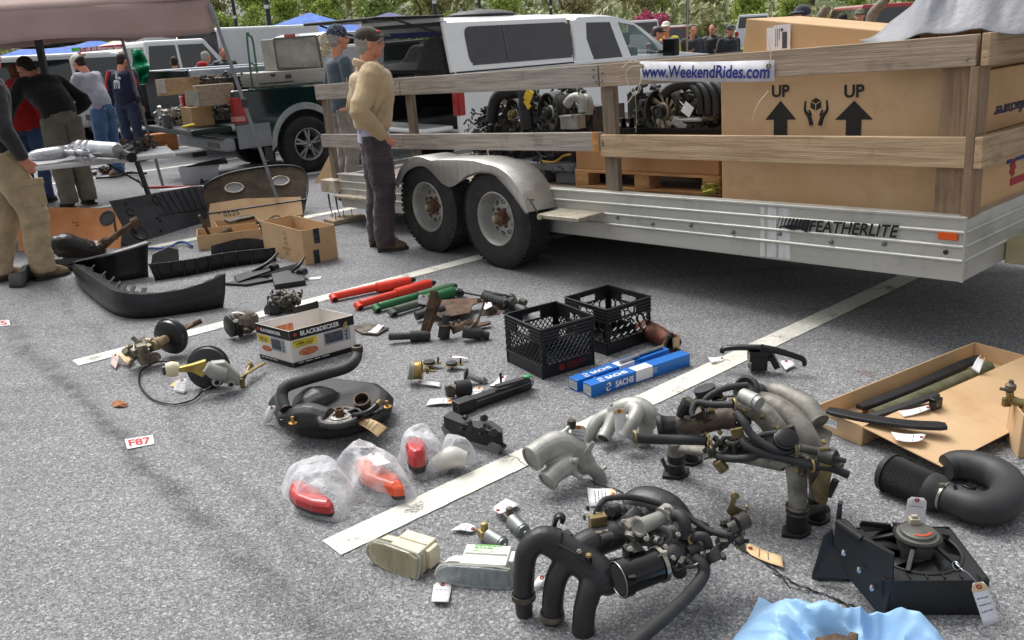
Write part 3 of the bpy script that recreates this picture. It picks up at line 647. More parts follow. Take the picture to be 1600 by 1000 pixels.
def greeble(mb,lo,hi,n,seed,kinds='tbch',s=1.):
 r=random.Random(seed);lo,hi=V(lo),V(hi);rp=lambda:V([r.uniform(lo[i],hi[i])for i in range(3)])
 for _ in range(n):
  k=r.choice(kinds);p=rp()
  if k=='t':
   pts=[p]
   for _2 in range(3):pts.append(pts[-1]+V((r.uniform(-1,1),r.uniform(-1,1),r.uniform(-.7,.7)))*.06*s)
   pts=[V([min(max(q[i],lo[i]),hi[i])for i in range(3)])for q in pts]
   mb.tube(pts,r.uniform(.003,.011)*s,6,3)
  elif k=='b':mb.box(p,(r.uniform(.015,.06)*s,r.uniform(.015,.05)*s,r.uniform(.01,.05)*s),Euler((r.uniform(-.5,.5),r.uniform(-.5,.5),r.uniform(0,3))).to_matrix())
  elif k=='c':
   d=V((r.uniform(-1,1),r.uniform(-1,1),r.uniform(-1,1))).normalized()*r.uniform(.02,.06)*s;mb.cyl(p,p+d,r.uniform(.008,.028)*s,None,10)
  elif k=='h':
   d=V((r.uniform(-1,1),r.uniform(-1,1),r.uniform(-1,1))).normalized();mb.lathe(p,d,[(0,.004*s),(0,.012*s),(.008*s,.012*s),(.012*s,.005*s),(.012*s,0)],6,smooth=False)
  elif k=='w':
   pts=[p]
   for _2 in range(5):pts.append(pts[-1]+V((r.uniform(-1,1),r.uniform(-.6,.6),r.uniform(-1,.8)))*.07*s)
   pts=[V([min(max(q[i],lo[i]),hi[i])for i in range(3)])for q in pts]
   mb.tube(pts,r.uniform(.002,.005)*s,5,4)
 return mb
FANM=MT('aged_fan_metal',(202,188,160),(160,146,124),rough=.5,metal=.3,scale=12)
FANG=MT('grey_fan_metal',(158,158,154),(120,120,116),rough=.5,metal=.3,scale=12)
def fan(th_,c,ax,rad,m,nb=11,world=False,hubc=None):
 c=V(c);ax=V(ax).normalized();x,y,z=frame(ax)
 s=MB();s.lathe(c,ax,[(-.10,rad*1.0),(-.1,rad*1.16),(-.02,rad*1.17),(.012,rad*1.12),(.014,rad*1.05),(.0,rad*1.02),(-.1,rad)],32);part('fan_shroud',s,DARKM,th_,world=world)
 b=MB()
 for k in range(nb):
  a=2*math.pi*k/nb;rows=[]
  for t in(0,.33,.66,1):
   r_=rad*(.42+.55*t);aa=a+.25*t;tw_=.75-.3*t;rd=x*math.cos(aa)+y*math.sin(aa);tn=-x*math.sin(aa)+y*math.cos(aa);wv=rad*(.13+.05*t)
   rows.append([c+rd*r_+tn*(u*wv)+ax*(-.03-u*wv*math.tan(tw_)*.55)for u in(-1,0,1)])
  b.grid(rows)
 b.lathe(c,ax,[(-.05,rad*.45),(-.012,rad*.45),(-.005,rad*.4),(-.008,rad*.2),(-.008,0)],24)
 part('fan',b,m,th_,world=world,solid=.003)
 h=MB();h.lathe(c,ax,[(-.004,rad*.34),(.012,rad*.36),(.016,rad*.3),(.024,rad*.3),(.028,rad*.35),(.04,rad*.34),(.04,rad*.12),(.05,rad*.1),(.05,0)],24);part('pulley',h,hubc or DARKM,th_,world=world)
 d=MB();d.lathe(c,ax,[(-.1,rad*.98),(-.1,0)],20);d.lathe(c-ax*.08,-ax,[(0,rad*1.1),(.1,rad*.9),(.1,0)],20);part('alternator',d,DARKM,th_,world=world)
e1=tthing('car_engine','engine with a large grey cooling fan and yellow strap marks, middle of the trailer','engine')
def ep(px,py,o):return T.q(px,py,o)
f1=ep(857,177,.62);fan(e1,f1,(-.25,-1,.05),.135,FANG)
c=MB();lo=ep(838,206,.75);hi=ep(925,142,.75);c.box2((lo.x,.74,dz+.1),(hi.x,1.1,lo.z+.18));c.box2((lo.x+.1,.72,dz+.15),(hi.x-.08,1.0,dz+.4));greeble(c,(lo.x-.1,.66,dz+.12),(hi.x+.02,.82,hi.z+.05),120,5);part('engine_block',c,DARKM,e1,world=False)
c=MB();greeble(c,(lo.x-.05,.6,dz+.1),(hi.x+.03,.75,hi.z+.06),60,6,'bchh');part('engine_bracket',c,GRIME,e1,world=False)
c=MB();greeble(c,(lo.x-.1,.58,dz+.1),(hi.x+.03,.74,hi.z+.08),45,7,'w');part('wiring',c,BLK,e1,world=False)
c=MB()
c.tube([ep(886,163,.6),ep(893,155,.6),ep(903,152,.6),ep(910,158,.6),ep(911,175,.6)],.036,14,5);c.tube([ep(905,152,.66),ep(918,154,.66),ep(921,165,.66),ep(920,178,.66)],.03,12,5)
c.box(ep(895,190,.62),(.17,.09,.1));c.box(ep(890,181,.6),(.13,.1,.012));part('intake_elbow',c,ALU,e1,world=False,bevel=.006)
c=MB();q0=ep(826,160,.58);
c.tube([q0+V((-.05,0,.1)),q0+V((-.02,-.01,.04)),q0+V((-.04,0,-.04)),q0+V((-.03,0,-.2))],.05,14,5,flat=1.4);part('shroud_duct',c,BLK,e1,world=False)
c=MB();
for a2,b2 in(((829,141),(823,157)),((826,160),(822,165))):c.bar(ep(*a2,.5),ep(*b2,.5),.075,.01,up=(0,1,0))
part('yellow_tape',c,MT('yellow_tape_mat',(226,190,50),rough=.6),e1,world=False)
e2=tthing('car_engine','engine with a small brass hubbed fan and tangled black hoses, leftmost on the trailer','engine')
f2_=ep(803,180,.75);fan(e2,f2_,(-.2,-1,.05),.115,FANG,hubc=ZINC)
c=MB();lo=ep(748,206,.85);hi=ep(822,142,.85);c.box2((lo.x+.1,.86,dz+.1),(hi.x+.05,1.25,hi.z-.12));greeble(c,(lo.x,.72,dz+.1),(hi.x,.9,hi.z-.08),110,15);part('engine_block',c,DARKM,e2,world=False)
c=MB();greeble(c,(lo.x-.02,.68,dz+.08),(lo.x+.32,.86,hi.z-.16),70,17,'wt');part('wiring',c,BLK,e2,world=False)
c=MB();greeble(c,(lo.x,.7,dz+.1),(hi.x,.82,hi.z-.1),45,18,'bch');part('engine_bracket',c,GRIME,e2,world=False)
c=MB();c.tube([ep(768,190,.7),ep(773,160,.72),ep(783,146,.74),ep(797,145,.78),ep(812,150,.85)],.05,14,5);c.tube([ep(790,150,.8),ep(812,142,.85),ep(830,143,.9)],.04,12,4);part('intake_hose',c,BLK,e2,world=False)
t=tthing('plastic_pallet','grey plastic pallet under the engine with yellow pipe','pallet');c=MB();p0=T.q(818,262,.7);p1=T.q(905,255,.62)
c.box2((p0.x-.5,.62,dz+.1),(p1.x,1.5,dz+.16))
for x in(p0.x-.45,p0.x+.06,p1.x-.3):
 for y in(.66,1.2):c.box2((x,y,dz),(x+.22,y+.22,dz+.1))
part('pallet_top',c,MT('grey_pallet_plastic',(128,132,138),(104,108,114),rough=.6,scale=6),t,world=False,bevel=.008)
c=MB();c.tube([T.q(845,252,.64),T.q(866,253,.62),T.q(880,244,.62),T.q(893,241,.62)],.009,8,5);part('yellow_pipe',c,MT('yellow_pipe_mat',(206,164,60),rough=.5),e1,world=False)
e3=tthing('car_engine','engine with a tan bladed fan and white tag, on the black tray','engine')
f3=ep(1033,174,.62);fan(e3,f3,(-.12,-1,.02),.132,FANM)
c=MB();lo=ep(968,204,.72);hi=ep(1127,132,.72);c.box2((lo.x+.05,.76,lo.z+.02),(hi.x,1.15,lo.z+.25));greeble(c,(lo.x+.12,.68,lo.z),(hi.x,.8,hi.z+.04),130,25);part('engine_block',c,DARKM,e3,world=False)
c=MB();greeble(c,(f3.x+.12,.58,lo.z),(hi.x,.74,hi.z-.05),40,26,'bch');part('engine_bracket',c,GRIME,e3,world=False)
c=MB()
for dx in(0,.06,.12,.18):c.tube([ep(1075,136,.62)+V((dx-.03,0,.0)),ep(1080,140,.6)+V((dx,0,.03)),ep(1094,150,.58)+V((dx,0,.0)),ep(1096,178,.58)+V((dx,0,0))],.027,12,5)
c.tube([ep(1035,148,.55),ep(1050,136,.58),ep(1075,130,.6),ep(1120,132,.62)],.035,12,5);part('intake_manifold',c,BLK,e3,world=False)
c=MB();c.box(ep(1083,187,.6),(.2,.1,.02));c.box(ep(1068,193,.6),(.12,.1,.05),Euler((0,.5,0)).to_matrix());part('engine_mount',c,ALU,e3,world=False,bevel=.005)
c=MB();p=ep(1033,195,.56);c.tube([p+V((-.03,-.005,-.04)),f3+V((-.035,-.04,0)),f3+V((0,-.04,.036)),f3+V((.035,-.04,0)),p+V((.045,-.005,-.04))],.009,6,5,flat=.5);part('belt',c,RUB,e3,world=False)
for k,(px,py)in enumerate(((971,193),(984,193))):
 c=MB();p=ep(px,py,.58);c.box(p,(.045,.04,.075));b_=part('relay_box',c,BLKS,e3,world=False,bevel=.003);c=MB();c.box(p+V((0,-.021,-.005)),(.018,.002,.022));part('sticker',c,PAPER,b_,world=False)
t=tthing('parts_tray','black tray carrying the tan fan engine above the pallet box','tray');c=MB();a=ep(962,204,.54);b=ep(1130,204,.54)
c.box2((a.x,.52,a.z-.035),(b.x+.1,1.2,a.z-.0));c.box2((a.x,.5,a.z-.03),(b.x+.1,.52,a.z+.02));part('tray_body',c,BLKS,t,world=False)
t=tthing('wooden_pallet','wooden pallet carrying the low brown carton on the trailer','pallet');a=T.q(900,298,.56);b=T.q(1126,300,.56)
c=MB()
for y in(.56,.72,.88,1.04,1.2):c.box2((a.x,y,dz+.11),(b.x,y+.11,dz+.13))
parts('top_board',c,WPL,t,world=False,bevel=.003)
c=MB()
for x in(a.x,(a.x+b.x)/2-.07,b.x-.14):
 for y in(.56,1.18):c.box2((x,y,dz+.02),(x+.13,y+.13,dz+.109))
parts('block',c,WPL,t,world=False,bevel=.003)
c=MB()
for y in(.56,1.2):c.box2((a.x,y,dz),(b.x,y+.11,dz+.019))
parts('bottom_board',c,WPL,t,world=False,bevel=.003)
t=tthing('cardboard_box','low brown carton on the wooden pallet under the black tray','box');c=MB();c.box2((a.x+.01,.57,dz+.131),(b.x-.02,1.2,ep(1000,206,.54).z-.037));part('carton',c,MT('orange_carton',(186,142,98),(170,126,84),rough=.85,scale=4),t,world=False,bevel=.006)
c=MB();p=T.q(1111,302,.5);
for k in range(6):c.tube([p+V((rnd.uniform(-.06,.06),rnd.uniform(-.02,.04),rnd.uniform(-.01,.06)))for _ in range(5)],.014,6,4,flat=.35)
tw(c);single('ratchet_strap',c,MT('yellow_green_strap',(176,170,70),(110,116,60),rough=.8,scale=20),'crumpled yellow ratchet strap beside the huge carton','strap')
c=MB();p=ep(1074,171,.5);c.tf(Matrix.Identity(4));c.box(p,(.075,.003,.07),Euler((0,.6,0)).to_matrix());c.tube([ep(1062,158,.55),ep(1068,164,.5)],.002,4,1);tw(c);single('paper_tag',c,PAPER,'white square tag tied to the tan fan engine','tag','paper tags tied to the parts')
# ---------------------- vehicles (x forward, y to the far side, z up)
AZV=49.3;vf=V((math.sin(R(AZV)),math.cos(R(AZV)),0));VRZ=math.atan2(vf.y,vf.x)
def vloc(p):return Loc(Matrix.Translation((p[0],p[1],0))@Matrix.Rotation(VRZ,4,'Z'))
def poly_side(mb,pts,y,th,mi=0):return mb.prism([V((p.x,y,p.z))for p in pts],(0,th,0),mi)
INT=MT('dark_interior',(26,26,28),(18,18,20),rough=.8)
CHR=MT('chrome',(200,202,206),(180,182,186),rough=.15,metal=1.)
# ---- white pickup with cap
A=vloc(PD(716,150,10.4));wt=thing('pickup_truck','white pickup truck with a canopy over its bed, rear hatch raised and car seats inside','truck',M=A.M)
q=lambda x,y,o=0.:A.q(x,y,o)
zr=q(716,113).z;xc=q(897,103).x;zfl=zr-.5;WW=1.95
c=MB();xf=q(1060,83).x+1.25
for y0,th in((0,.06),(WW-.06,.06)):
 c.prism([V(p)for p in((0,y0,.55),(.5,y0,.5),(.62,y0,.75),(.85,y0,.95),(1.25,y0,.95),(1.5,y0,.75),(1.6,y0,.45),(xc+2.4,y0,.42),(xf-1.25,y0,.45),(xf-1.1,y0,.8),(xf-.85,y0,.93),(xf-.5,y0,.93),(xf-.28,y0,.75),(xf,y0,.6),(xf,y0,zr-.25),(xf-.2,y0,zr-.08),(xc+2.2,y0,zr+.02),(0,y0,zr))],(0,th,0))
c.box2((0.05,.06,.55),(xc,WW-.06,.6));c.box2((xc-.02,.06,.5),(xc+.03,WW-.06,zr))
c.hexa([(xc+2.1,.061,zr-.35),(xf-.05,.061,zr-.35),(xf-.05,WW-.061,zr-.35),(xc+2.1,WW-.061,zr-.35),(xc+2.1,.08,zr+.0),(xf-.15,.08,zr-.08),(xf-.15,WW-.08,zr-.08),(xc+2.1,WW-.08,zr+.0)])
c.box2((xf-.05,.06,.55),(xf+.02,WW-.06,zr-.28))
part('body',c,WHITEP,wt,world=False,bevel=.02)
c=MB();tb=q(717,32,.1);tr=q(893,27,.1);zt1=max(tb.z,tr.z)-.02
def shell(x0,x1,z0,z1,yi,th=.05,rear=None):
 pass
for y0,sg in((0.0,1),(WW,-1)):
 b0,b1=y0,y0+sg*.12
 def W4(xa,za,xb,zb_):
  f=lambda z:b0+(b1-b0)*(z-zr)/(zt1-zr)
  c.hexa([(xa,f(za),za),(xb,f(za),za),(xb,f(za)+sg*.05,za),(xa,f(za)+sg*.05,za),(xa,f(zb_),zb_),(xb,f(zb_),zb_),(xb,f(zb_)+sg*.05,zb_),(xa,f(zb_)+sg*.05,zb_)])
 wx0,wx1=q(732,70,.05).x,q(892,70,.05).x;wz0,wz1=q(735,98,.05).z,q(735,44,.05).z
 W4(-.02,zr,xc,wz0);W4(-.02,wz1,xc,zt1);W4(-.02,wz0,wx0,wz1);W4(wx1,wz0,xc,wz1)
for k in range(9):
 pass
rows=[]
for x in(-.04,.25,xc*.6,xc):
 rr=[]
 for k in range(13):
  t=k/12;y=.12+(WW-.24)*t;z=zt1+.075*(1-abs(2*t-1)**3)*(1 if x>0 else .7)-(.0 if x>0.1 else .0)
  rr.append((x,y,z))
 rows.append(rr)
c.grid(rows);c.grid([[V(p)-V((0,0,.03))for p in r]for r in rows][::-1])
part('canopy_shell',c,WHITEP,wt,world=False,bevel=.012)
CAPG=MT('dark_window',(58,58,60),(50,50,52),rough=.06,coat=.4,rvar=.02)
c=MB();yv=lambda z:.12*(z-zr)/(zt1-zr)+.004
def rr_pane(mb,x0,z0,x1,z1,r,yfun,n=5):
 pts=[]
 for cx,cz,a0 in((x1-r,z1-r,0),(x0+r,z1-r,90),(x0+r,z0+r,180),(x1-r,z0+r,270)):
  for k in range(n):a=R(a0+90*k/(n-1));x=cx+r*math.cos(a);z=cz+r*math.sin(a);pts.append((x,yfun(z),z))
 mb.add(pts,[tuple(reversed(range(len(pts))))])
rr_pane(c,wx0-.02,wz0-.02,wx1+.02,wz1+.02,.09,lambda z:yv(z)-.006);part('window',c,CAPG,wt,world=False,solid=.004)
c=MB();xm=q(791,70,.05).x;c.bar((xm,yv(wz0)-.012,wz0),(xm,yv(wz1)-.012,wz1),.025,.01,up=(0,1,0));c.bar((wx0+.02,yv(wz0)-.012,wz0-.02),(wx1-.02,yv(wz0)-.012,wz0-.02),.02,.008,up=(0,1,0));part('window_divider',c,MT('mid_grey',(96,96,98),rough=.5),wt,world=False)
c=MB();c.box2((0,-.006,zr-.012),(xc,.003,zr+.006));part('seal',c,BLK,wt,world=False)
c=MB();c.add([(wx0,WW-.06,wz0-.02),(wx1,WW-.06,wz0-.02),(wx1,WW-.11,wz1+.02),(wx0,WW-.11,wz1+.02)],[(0,1,2,3)]);part('window',c,MT('far_dark_glass',(70,76,78),rough=.05,alpha=.7),wt,world=False)
ct=[q(*p,.1)for p in((899,103),(899,30),(912,25),(940,24),(965,25),(985,31),(1003,43),(1025,62),(1046,84),(1062,92))]
c=MB();n_=len(ct)
roofp=[q(*p,.1)for p in((897,32),(905,27),(935,25.5),(962,26),(982,31))]
rows=[]
for p in roofp+[q(1045,84,.1)]:
 rr=[]
 for k in range(11):
  t=k/10;rr.append((p.x,.12+(WW-.24)*t,p.z+.06*(1-abs(2*t-1)**3)))
 rows.append(rr)
c.grid(rows[:5]);
def slab(pts,y=.1,th=.04):
 c.prism([V((p.x,y*max(0,(p.z-zr))/.62+.0,p.z))for p in pts],(0,th,0))
 c.prism([V((p.x,WW-y*max(0,(p.z-zr))/.62-th,p.z))for p in pts],(0,th,0))
S_=lambda*a:[q(x,y,.05)for x,y in a]
slab(S_((897,102),(897,32),(914,27),(918,35),(916,60),(926,100)))
slab(S_((914,27),(962,25.5),(984,31),(992,39),(967,34),(918,35)))
slab(S_((955,34),(967,34),(985,96),(972,97)))
slab(S_((984,31),(1003,43),(1047,83),(1052,92),(1038,90),(1020,66),(992,39)))
part('cab',c,WHITEP,wt,world=False)
GL2=MT('clear_car_glass',(120,150,150),(110,140,140),rough=.03,alpha=.45,coat=.5,rvar=.01)
c=MB();fy=lambda p:V((p.x,.1*(p.z-zr)/.62+.012,p.z))
c.add([fy(p)for p in S_((918,35),(955,34),(967,37),(973,97),(927,99),(917,62))],[(0,1,2,3,4,5)]);part('window',c,CAPG,wt,world=False)
c=MB();c.add([fy(p)for p in S_((966,34),(992,39),(1018,62),(1040,90),(985,97))],[(0,1,2,3,4)]);part('window',c,GL2,wt,world=False)
c=MB();c.grid([rows[4],rows[5]]);part('windscreen',c,GL2,wt,world=False)
c=MB();c.add([V((p.x,WW-.1*(p.z-zr)/.62-.012,p.z))for p in S_((918,35),(992,39),(1018,62),(1040,90),(927,99))],[(0,1,2,3,4)]);part('window',c,GL2,wt,world=False)
c=MB();c.box2((xc+.1,.1,.5),(xf-1.3,WW-.1,zr-.3));
for x in(xc+.55,xc+1.5):
 for y in(.3,1.2):c.box2((x,y,.6),(x+.14,y+.5,zr+.12));c.box2((x+.02,y+.13,zr+.15),(x+.12,y+.36,zr+.33))
part('cabin_interior',c,INT,wt,world=False,bevel=.03)
p=q(1045,88,-.1);c=MB();c.torus((p.x-.32,.5,zr+.02),(1,0,.4),.17,.015);part('steering_wheel',c,INT,wt,world=False)
c=MB();c.box2((p.x-.1,-.28,zr-.02),(p.x+.02,-.06,zr+.22));c.box2((p.x-.08,-.07,zr+.02),(p.x,.03,zr+.06));part('mirror',c,BLKS,wt,world=False,bevel=.03)
c=MB();zt2=zt1+.0
for a,b in(((-.03,.06,zr),(-.03,.16,zt2)),((-.03,WW-.06,zr),(-.03,WW-.16,zt2)),((-.03,.12,zt2-.005),(-.03,WW-.12,zt2-.005)),((-.03,.1,zr+.01),(-.03,WW-.1,zr+.01))):c.bar(a,b,.05,.05)
part('opening_frame',c,BLKS,wt,world=False)
c=MB()
for a,b in(((-.06,WW-.01,zr),(-.06,WW-.12,zt2+.01)),((-.06,WW-.12,zt2+.04),(-.06,.12,zt2+.04)),((-.06,.0,zr),(-.06,.12,zt2+.01))):c.bar(a,b,.05,.05)
part('opening_surround',c,WHITEP,wt,world=False,bevel=.01)
c=MB();c.box2((.06,.062,.601),(xc-.05,WW-.062,.63));c.box2((xc-.09,.1,.63),(xc-.03,WW-.1,zr+.3));
for y in(.062,WW-.085):c.box2((.02,y,.63),(xc-.1,y+.022,zr-.01))
part('bed_liner',c,INT,wt,world=False)
zt_=q(716,184).z;c=MB();x_=-.48
c.box2((x_,.1,.6),(-.02,WW-.1,.655));part('tailgate',c,WHITEP,wt,world=False,bevel=.02)
c=MB();c.box2((-.14,-.02,.42),(-.0,WW+.02,.56));part('bumper',c,CHR,wt,world=False,bevel=.03)
c=MB();p=A.qx(655,203,-.15);c.box2((-.152,p.y-.15,.43),(-.147,p.y+.15,.56));pl_=part('licence_plate',c,MT('plate_green',(88,126,110),rough=.6),wt,world=False)
c=MB();text(c,'J1724',(-.153,p.y,.495),(0,-1,0),(0,0,1),h=.06,wdt=.22);part('lettering',c,MT('plate_ink',(214,206,140),rough=.6),pl_,world=False)
c=MB();c.box2((-.012,-.006,zr-.5),(.1,.12,zr-.05));part('tail_light',c,REDL,wt,world=False,bevel=.02)
c=MB();c.box2((-.012,WW-.12,zr-.5),(.1,WW+.006,zr-.05));part('tail_light',c,REDL,wt,world=False,bevel=.02)
c=MB();ha=A.qx(700,30,-.05);he=A.qx(555,32,-.9)
hz=zt2+.06;c.hexa([(-.02,.12,hz),(-.02,WW-.12,hz),(-.95,WW-.2,hz+.0),(-.95,.2,hz+.0),(-.02,.12,hz+.03),(-.02,WW-.12,hz+.03),(-.95,WW-.2,hz+.035),(-.95,.2,hz+.035)])
part('raised_hatch',c,BLKS,wt,world=False,bevel=.012)
c=MB();c.cyl((-.7,.16,hz),(-.03,.12,zr+.42),.012);c.cyl((-.7,WW-.16,hz),(-.03,WW-.12,zr+.42),.012);parts('gas_strut',c,BLKS,wt,world=False)
for x in(.98,xf-.7):
 for y,sg in((.1,-1),(WW-.1,1)):
  o=bpy.data.objects.new('wheel',None);COL.objects.link(o);o.parent=wt;wheel_parts(o,(x,y,.38),(0,sg,0),.38,.24,.22,style='alloy',rimm=CHR,tread=False)
SEATM=MT('charcoal_seat_fabric',(92,92,95),(70,70,73),rough=.9,scale=30,sheen=.3)
for k,(xs,ol_,ins,lab)in enumerate(((.5,((646,122),(651,100),(657,80),(662,66),(669,60),(682,60),(689,66),(692,82),(694,100),(699,122)),((660,100),(684,100),(688,122),(655,122)),'dark grey car seat standing in the truck bed, the nearer of two'),(.8,((608,126),(622,104),(634,84),(640,73),(648,70),(657,72),(660,84),(658,104),(652,126)),((630,104),(649,102),(645,124),(621,124)),'dark grey car seat standing in the truck bed, partly behind the other seat'))):
 st=thing('bucket_chair',lab,'seat',group='car seats in the white truck',M=A.M);pts=[A.qx(x,y,xs)for x,y in ol_]
 c=MB();cen=sum(pts,V())/len(pts);big_=catmull(pts,3);c.prism(big_,(.13,0,0));part('backrest',c,SEATM,st,world=False,bevel=.03)
 c=MB();c.prism([A.qx(x,y,xs-.012)for x,y in ins],(.02,0,0));part('seat_insert',c,MT('seat_insert_fabric',(104,104,106),(84,84,86),rough=.95,scale=40),st,world=False,bevel=.01)
 c=MB();c.box((xs-.18,cen.y,zr-.14),(.5,.5,.14));part('seat_cushion',c,SEATM,st,world=False,bevel=.05)
pd=MB();p=q(728,24,.8);pd.ell((p.x+.35,.9,zt1+.09),(.5,.35,.07));part('roof_vent',pd,BLK,wt,world=False)
# ---- dark green pickup
GRN=MT('dark_green_paint',(22,48,46),(16,40,38),rough=.14,coat=1.,scale=1.2,rvar=.05)
GCL=MT('grey_cladding',(150,154,158),(132,136,140),rough=.4,scale=3)
B=vloc(P(487,268)-vf*1.02);qg=B.q
gt=thing('pickup_truck','dark green pickup with silver arch flare, tailgate down and parts in the bed','truck',M=B.M)
o_=qg(378,190);zrg=qg(420,137).z;x0=qg(362,165).x+.02
c=MB();WG_=1.75
arc=[(1.02+.47*math.cos(R(a)),.38+.47*math.sin(R(a)))for a in range(180,-1,-20)]
for y0 in(0,WG_-.06):
 c.prism([V((x,y0,z))for x,z in[(x0,.48)]+arc+[(2.05,.42),(4.5,.42),(4.55,.9),(4.2,zrg-.02),(2.05,zrg),(x0,zrg)]],(0,.06,0))
c.box2((x0+.02,.061,.55),(2.05,WG_-.061,.62));c.box2((2.0,.061,.55),(2.06,WG_-.061,zrg));c.box2((3.6,.061,.6),(4.5,WG_-.061,zrg-.03))
part('body',c,GRN,gt,world=False,bevel=.03)
c=MB()
c.prism([V((x,-.012,z))for x,z in[(1.02+.53*math.cos(R(a)),.38+.55*math.sin(R(a)))for a in range(184,-5,-12)]+[(1.02+.455*math.cos(R(a)),.38+.46*math.sin(R(a)))for a in range(-4,185,12)]],(0,.03,0));part('wheel_arch_flare',c,MT('silver_flare',(176,180,184),rough=.3,coat=.3),gt,world=False,bevel=.01)
c=MB();c.box2((x0,-.01,.42),(.5,.02,.72));part('lower_cladding',c,GCL,gt,world=False,bevel=.01)
c=MB();c.box2((.52,.06,.2),(.55,.3,.5));part('mud_flap',c,BLK,gt,world=False)
p=qg(375,173);c=MB();c.box2((x0-.008,-.012,p.z-.16),(x0+.16,.1,p.z+.17));tl=part('tail_light',c,REDL,gt,world=False,bevel=.02)
c=MB();c.box2((x0-.012,-.016,p.z-.13),(x0+.13,.1,p.z-.07));part('reversing_lens',c,MT('pale_lens',(214,150,146),rough=.2),tl,world=False)
c=MB();c.box2((x0-.008,WG_-.1,p.z-.16),(x0+.1,WG_+.012,p.z+.17));part('tail_light',c,REDL,gt,world=False,bevel=.02)
c=MB();c.box2((x0-.55,.1,.64),(x0-.01,WG_-.1,.72));part('tailgate',c,MT('dark_tailgate',(22,42,41),(16,32,31),rough=.35,scale=3),gt,world=False,bevel=.02)
c=MB();c.box2((x0-.16,.06,.4),(x0-.01,WG_-.06,.56));part('rear_bumper',c,GCL,gt,world=False,bevel=.03)
c=MB();c.box2((x0-.17,.25,.44),(x0-.158,.6,.5));c.box2((x0-.1,WG_/2-.04,.3),(x0-.3,WG_/2+.04,.36));part('tow_hitch',c,BLKS,gt,world=False)
c=MB();c.box2((x0+.03,.065,.621),(1.98,WG_-.065,.64));
for y in(.062,WG_-.08):c.box2((x0+.03,y,.62),(1.98,y+.018,zrg-.02))
part('bed_liner',c,INT,gt,world=False)
c=MB();zc=zrg;c.prism([V((x,.12,z))for x,z in((2.1,zc),(2.2,zc+.48),(3.2,zc+.5),(3.75,zc-.02))],(0,WG_-.24,0));part('cab_glass',c,GLS,gt,world=False,bevel=.04)
for x in(1.02,3.95):
 for y,sg in((.08,-1),(WG_-.08,1)):
  o=bpy.data.objects.new('wheel',None);COL.objects.link(o);o.parent=gt;wheel_parts(o,(x,y,.375),(0,sg,0),.375,.24,.215,style='alloy',rimm=MT('alloy_rim',(190,190,190),(170,170,170),rough=.3,metal=.6),tread=False)
DIA=MT('checker_plate',(176,174,166),(146,144,138),rough=.4,metal=.5,scale=60,bump=.5,bscale=70)
t=thing('toolbox','wide checker plate toolbox lying across the green truck bed','toolbox',M=B.M)
a=B.q(402,133,.15);b=B.q(508,106,.15)
c=MB();c.box2((a.x,.15,zrg+.002),(b.x,.75,b.z));part('box_body',c,DIA,t,world=False,bevel=.012)
c=MB();l_=B.q(450,120,.14);c.box2((l_.x-.03,.135,l_.z-.02),(l_.x+.05,.15,l_.z+.03));l_=B.q(427,118,.14);c.box2((l_.x-.03,.135,l_.z-.01),(l_.x+.03,.15,l_.z+.02));c.box2((a.x+.03,.14,l_.z-.1),(b.x-.5,.15,l_.z-.085));part('latch',c,MT('dark_latch',(70,70,70),rough=.5),t,world=False)
t=thing('metal_cabinet','scuffed silver sheet metal cabinet standing on the checker plate toolbox','cabinet',M=B.M)
p4=[B.q(*p,.35)for p in((434,107),(504,106),(494,56),(427,61))]
c=MB();c.hexa([(p4[0].x,.35,b.z+.002),(p4[1].x,.35,b.z+.002),(p4[1].x,.74,b.z+.002),(p4[0].x,.74,b.z+.002),(p4[3].x,.35,p4[3].z),(p4[2].x,.35,p4[2].z),(p4[2].x,.74,p4[2].z),(p4[3].x,.74,p4[3].z)])
part('cabinet_body',c,MT('scuffed_sheet_metal',(164,160,150),(140,136,128),rough=.5,metal=.3,scale=5,dirt=(96,92,84),dlo=.55,dhi=.8),t,world=False,bevel=.01)
c=MB();
for k in range(4):c.bar((p4[k].x,.345,p4[k].z),(p4[(k+1)%4].x,.345,p4[(k+1)%4].z),.025,.014,up=(0,1,0))
part('cabinet_edge',c,MT('edge_strip',(110,106,96),rough=.5,metal=.4),t,world=False)
c=MB();p=B.q(505,70,.5)
for k in range(8):c.torus(p+V((rnd.uniform(-.05,.05),rnd.uniform(-.08,.08),rnd.uniform(-.08,.03))),(rnd.uniform(-.4,.4),-1,rnd.uniform(-.2,.6)),.1+rnd.uniform(-.02,.03),.011,20,6)
c.tf(B.M);single('rope_coil',c,MT('rope',(206,194,168),(180,166,140),rough=.9,scale=50),'coil of pale rope hung beside the silver cabinet','rope')
t=thing('hand_truck','green tubular hand truck standing in the truck bed','hand truck',M=B.M);p0,p1=B.q(393,132,.3),B.q(386,60,.3);p2,p3=B.q(403,132,.3),B.q(396,70,.3)
HG=MT('green_tube',(72,120,92),(56,96,72),rough=.4)
c=MB();c.tube([p0+V((0,0,-.3)),p1,(p1+p3)/2+V((0,0,.07)),p3,p2+V((0,0,-.3))],.014,8,4);part('frame',c,HG,t,world=False)
c=MB();c.bar(p1+V((0,0,-.3)),p3+V((0,0,-.28)),.02,.02);c.cyl(p0+V((0,0,-.05)),p0+V((-.22,0,-.12)),.01);c.cyl(p2,p2+V((.2,0,-.06)),.01);part('crossbar',c,HG,t,world=False)
t=thing('wooden_plank','wide light plank with a white metal plate sticking out over the tailgate','plank');a=B.q(246,138,.9);b=B.q(362,132,.9)
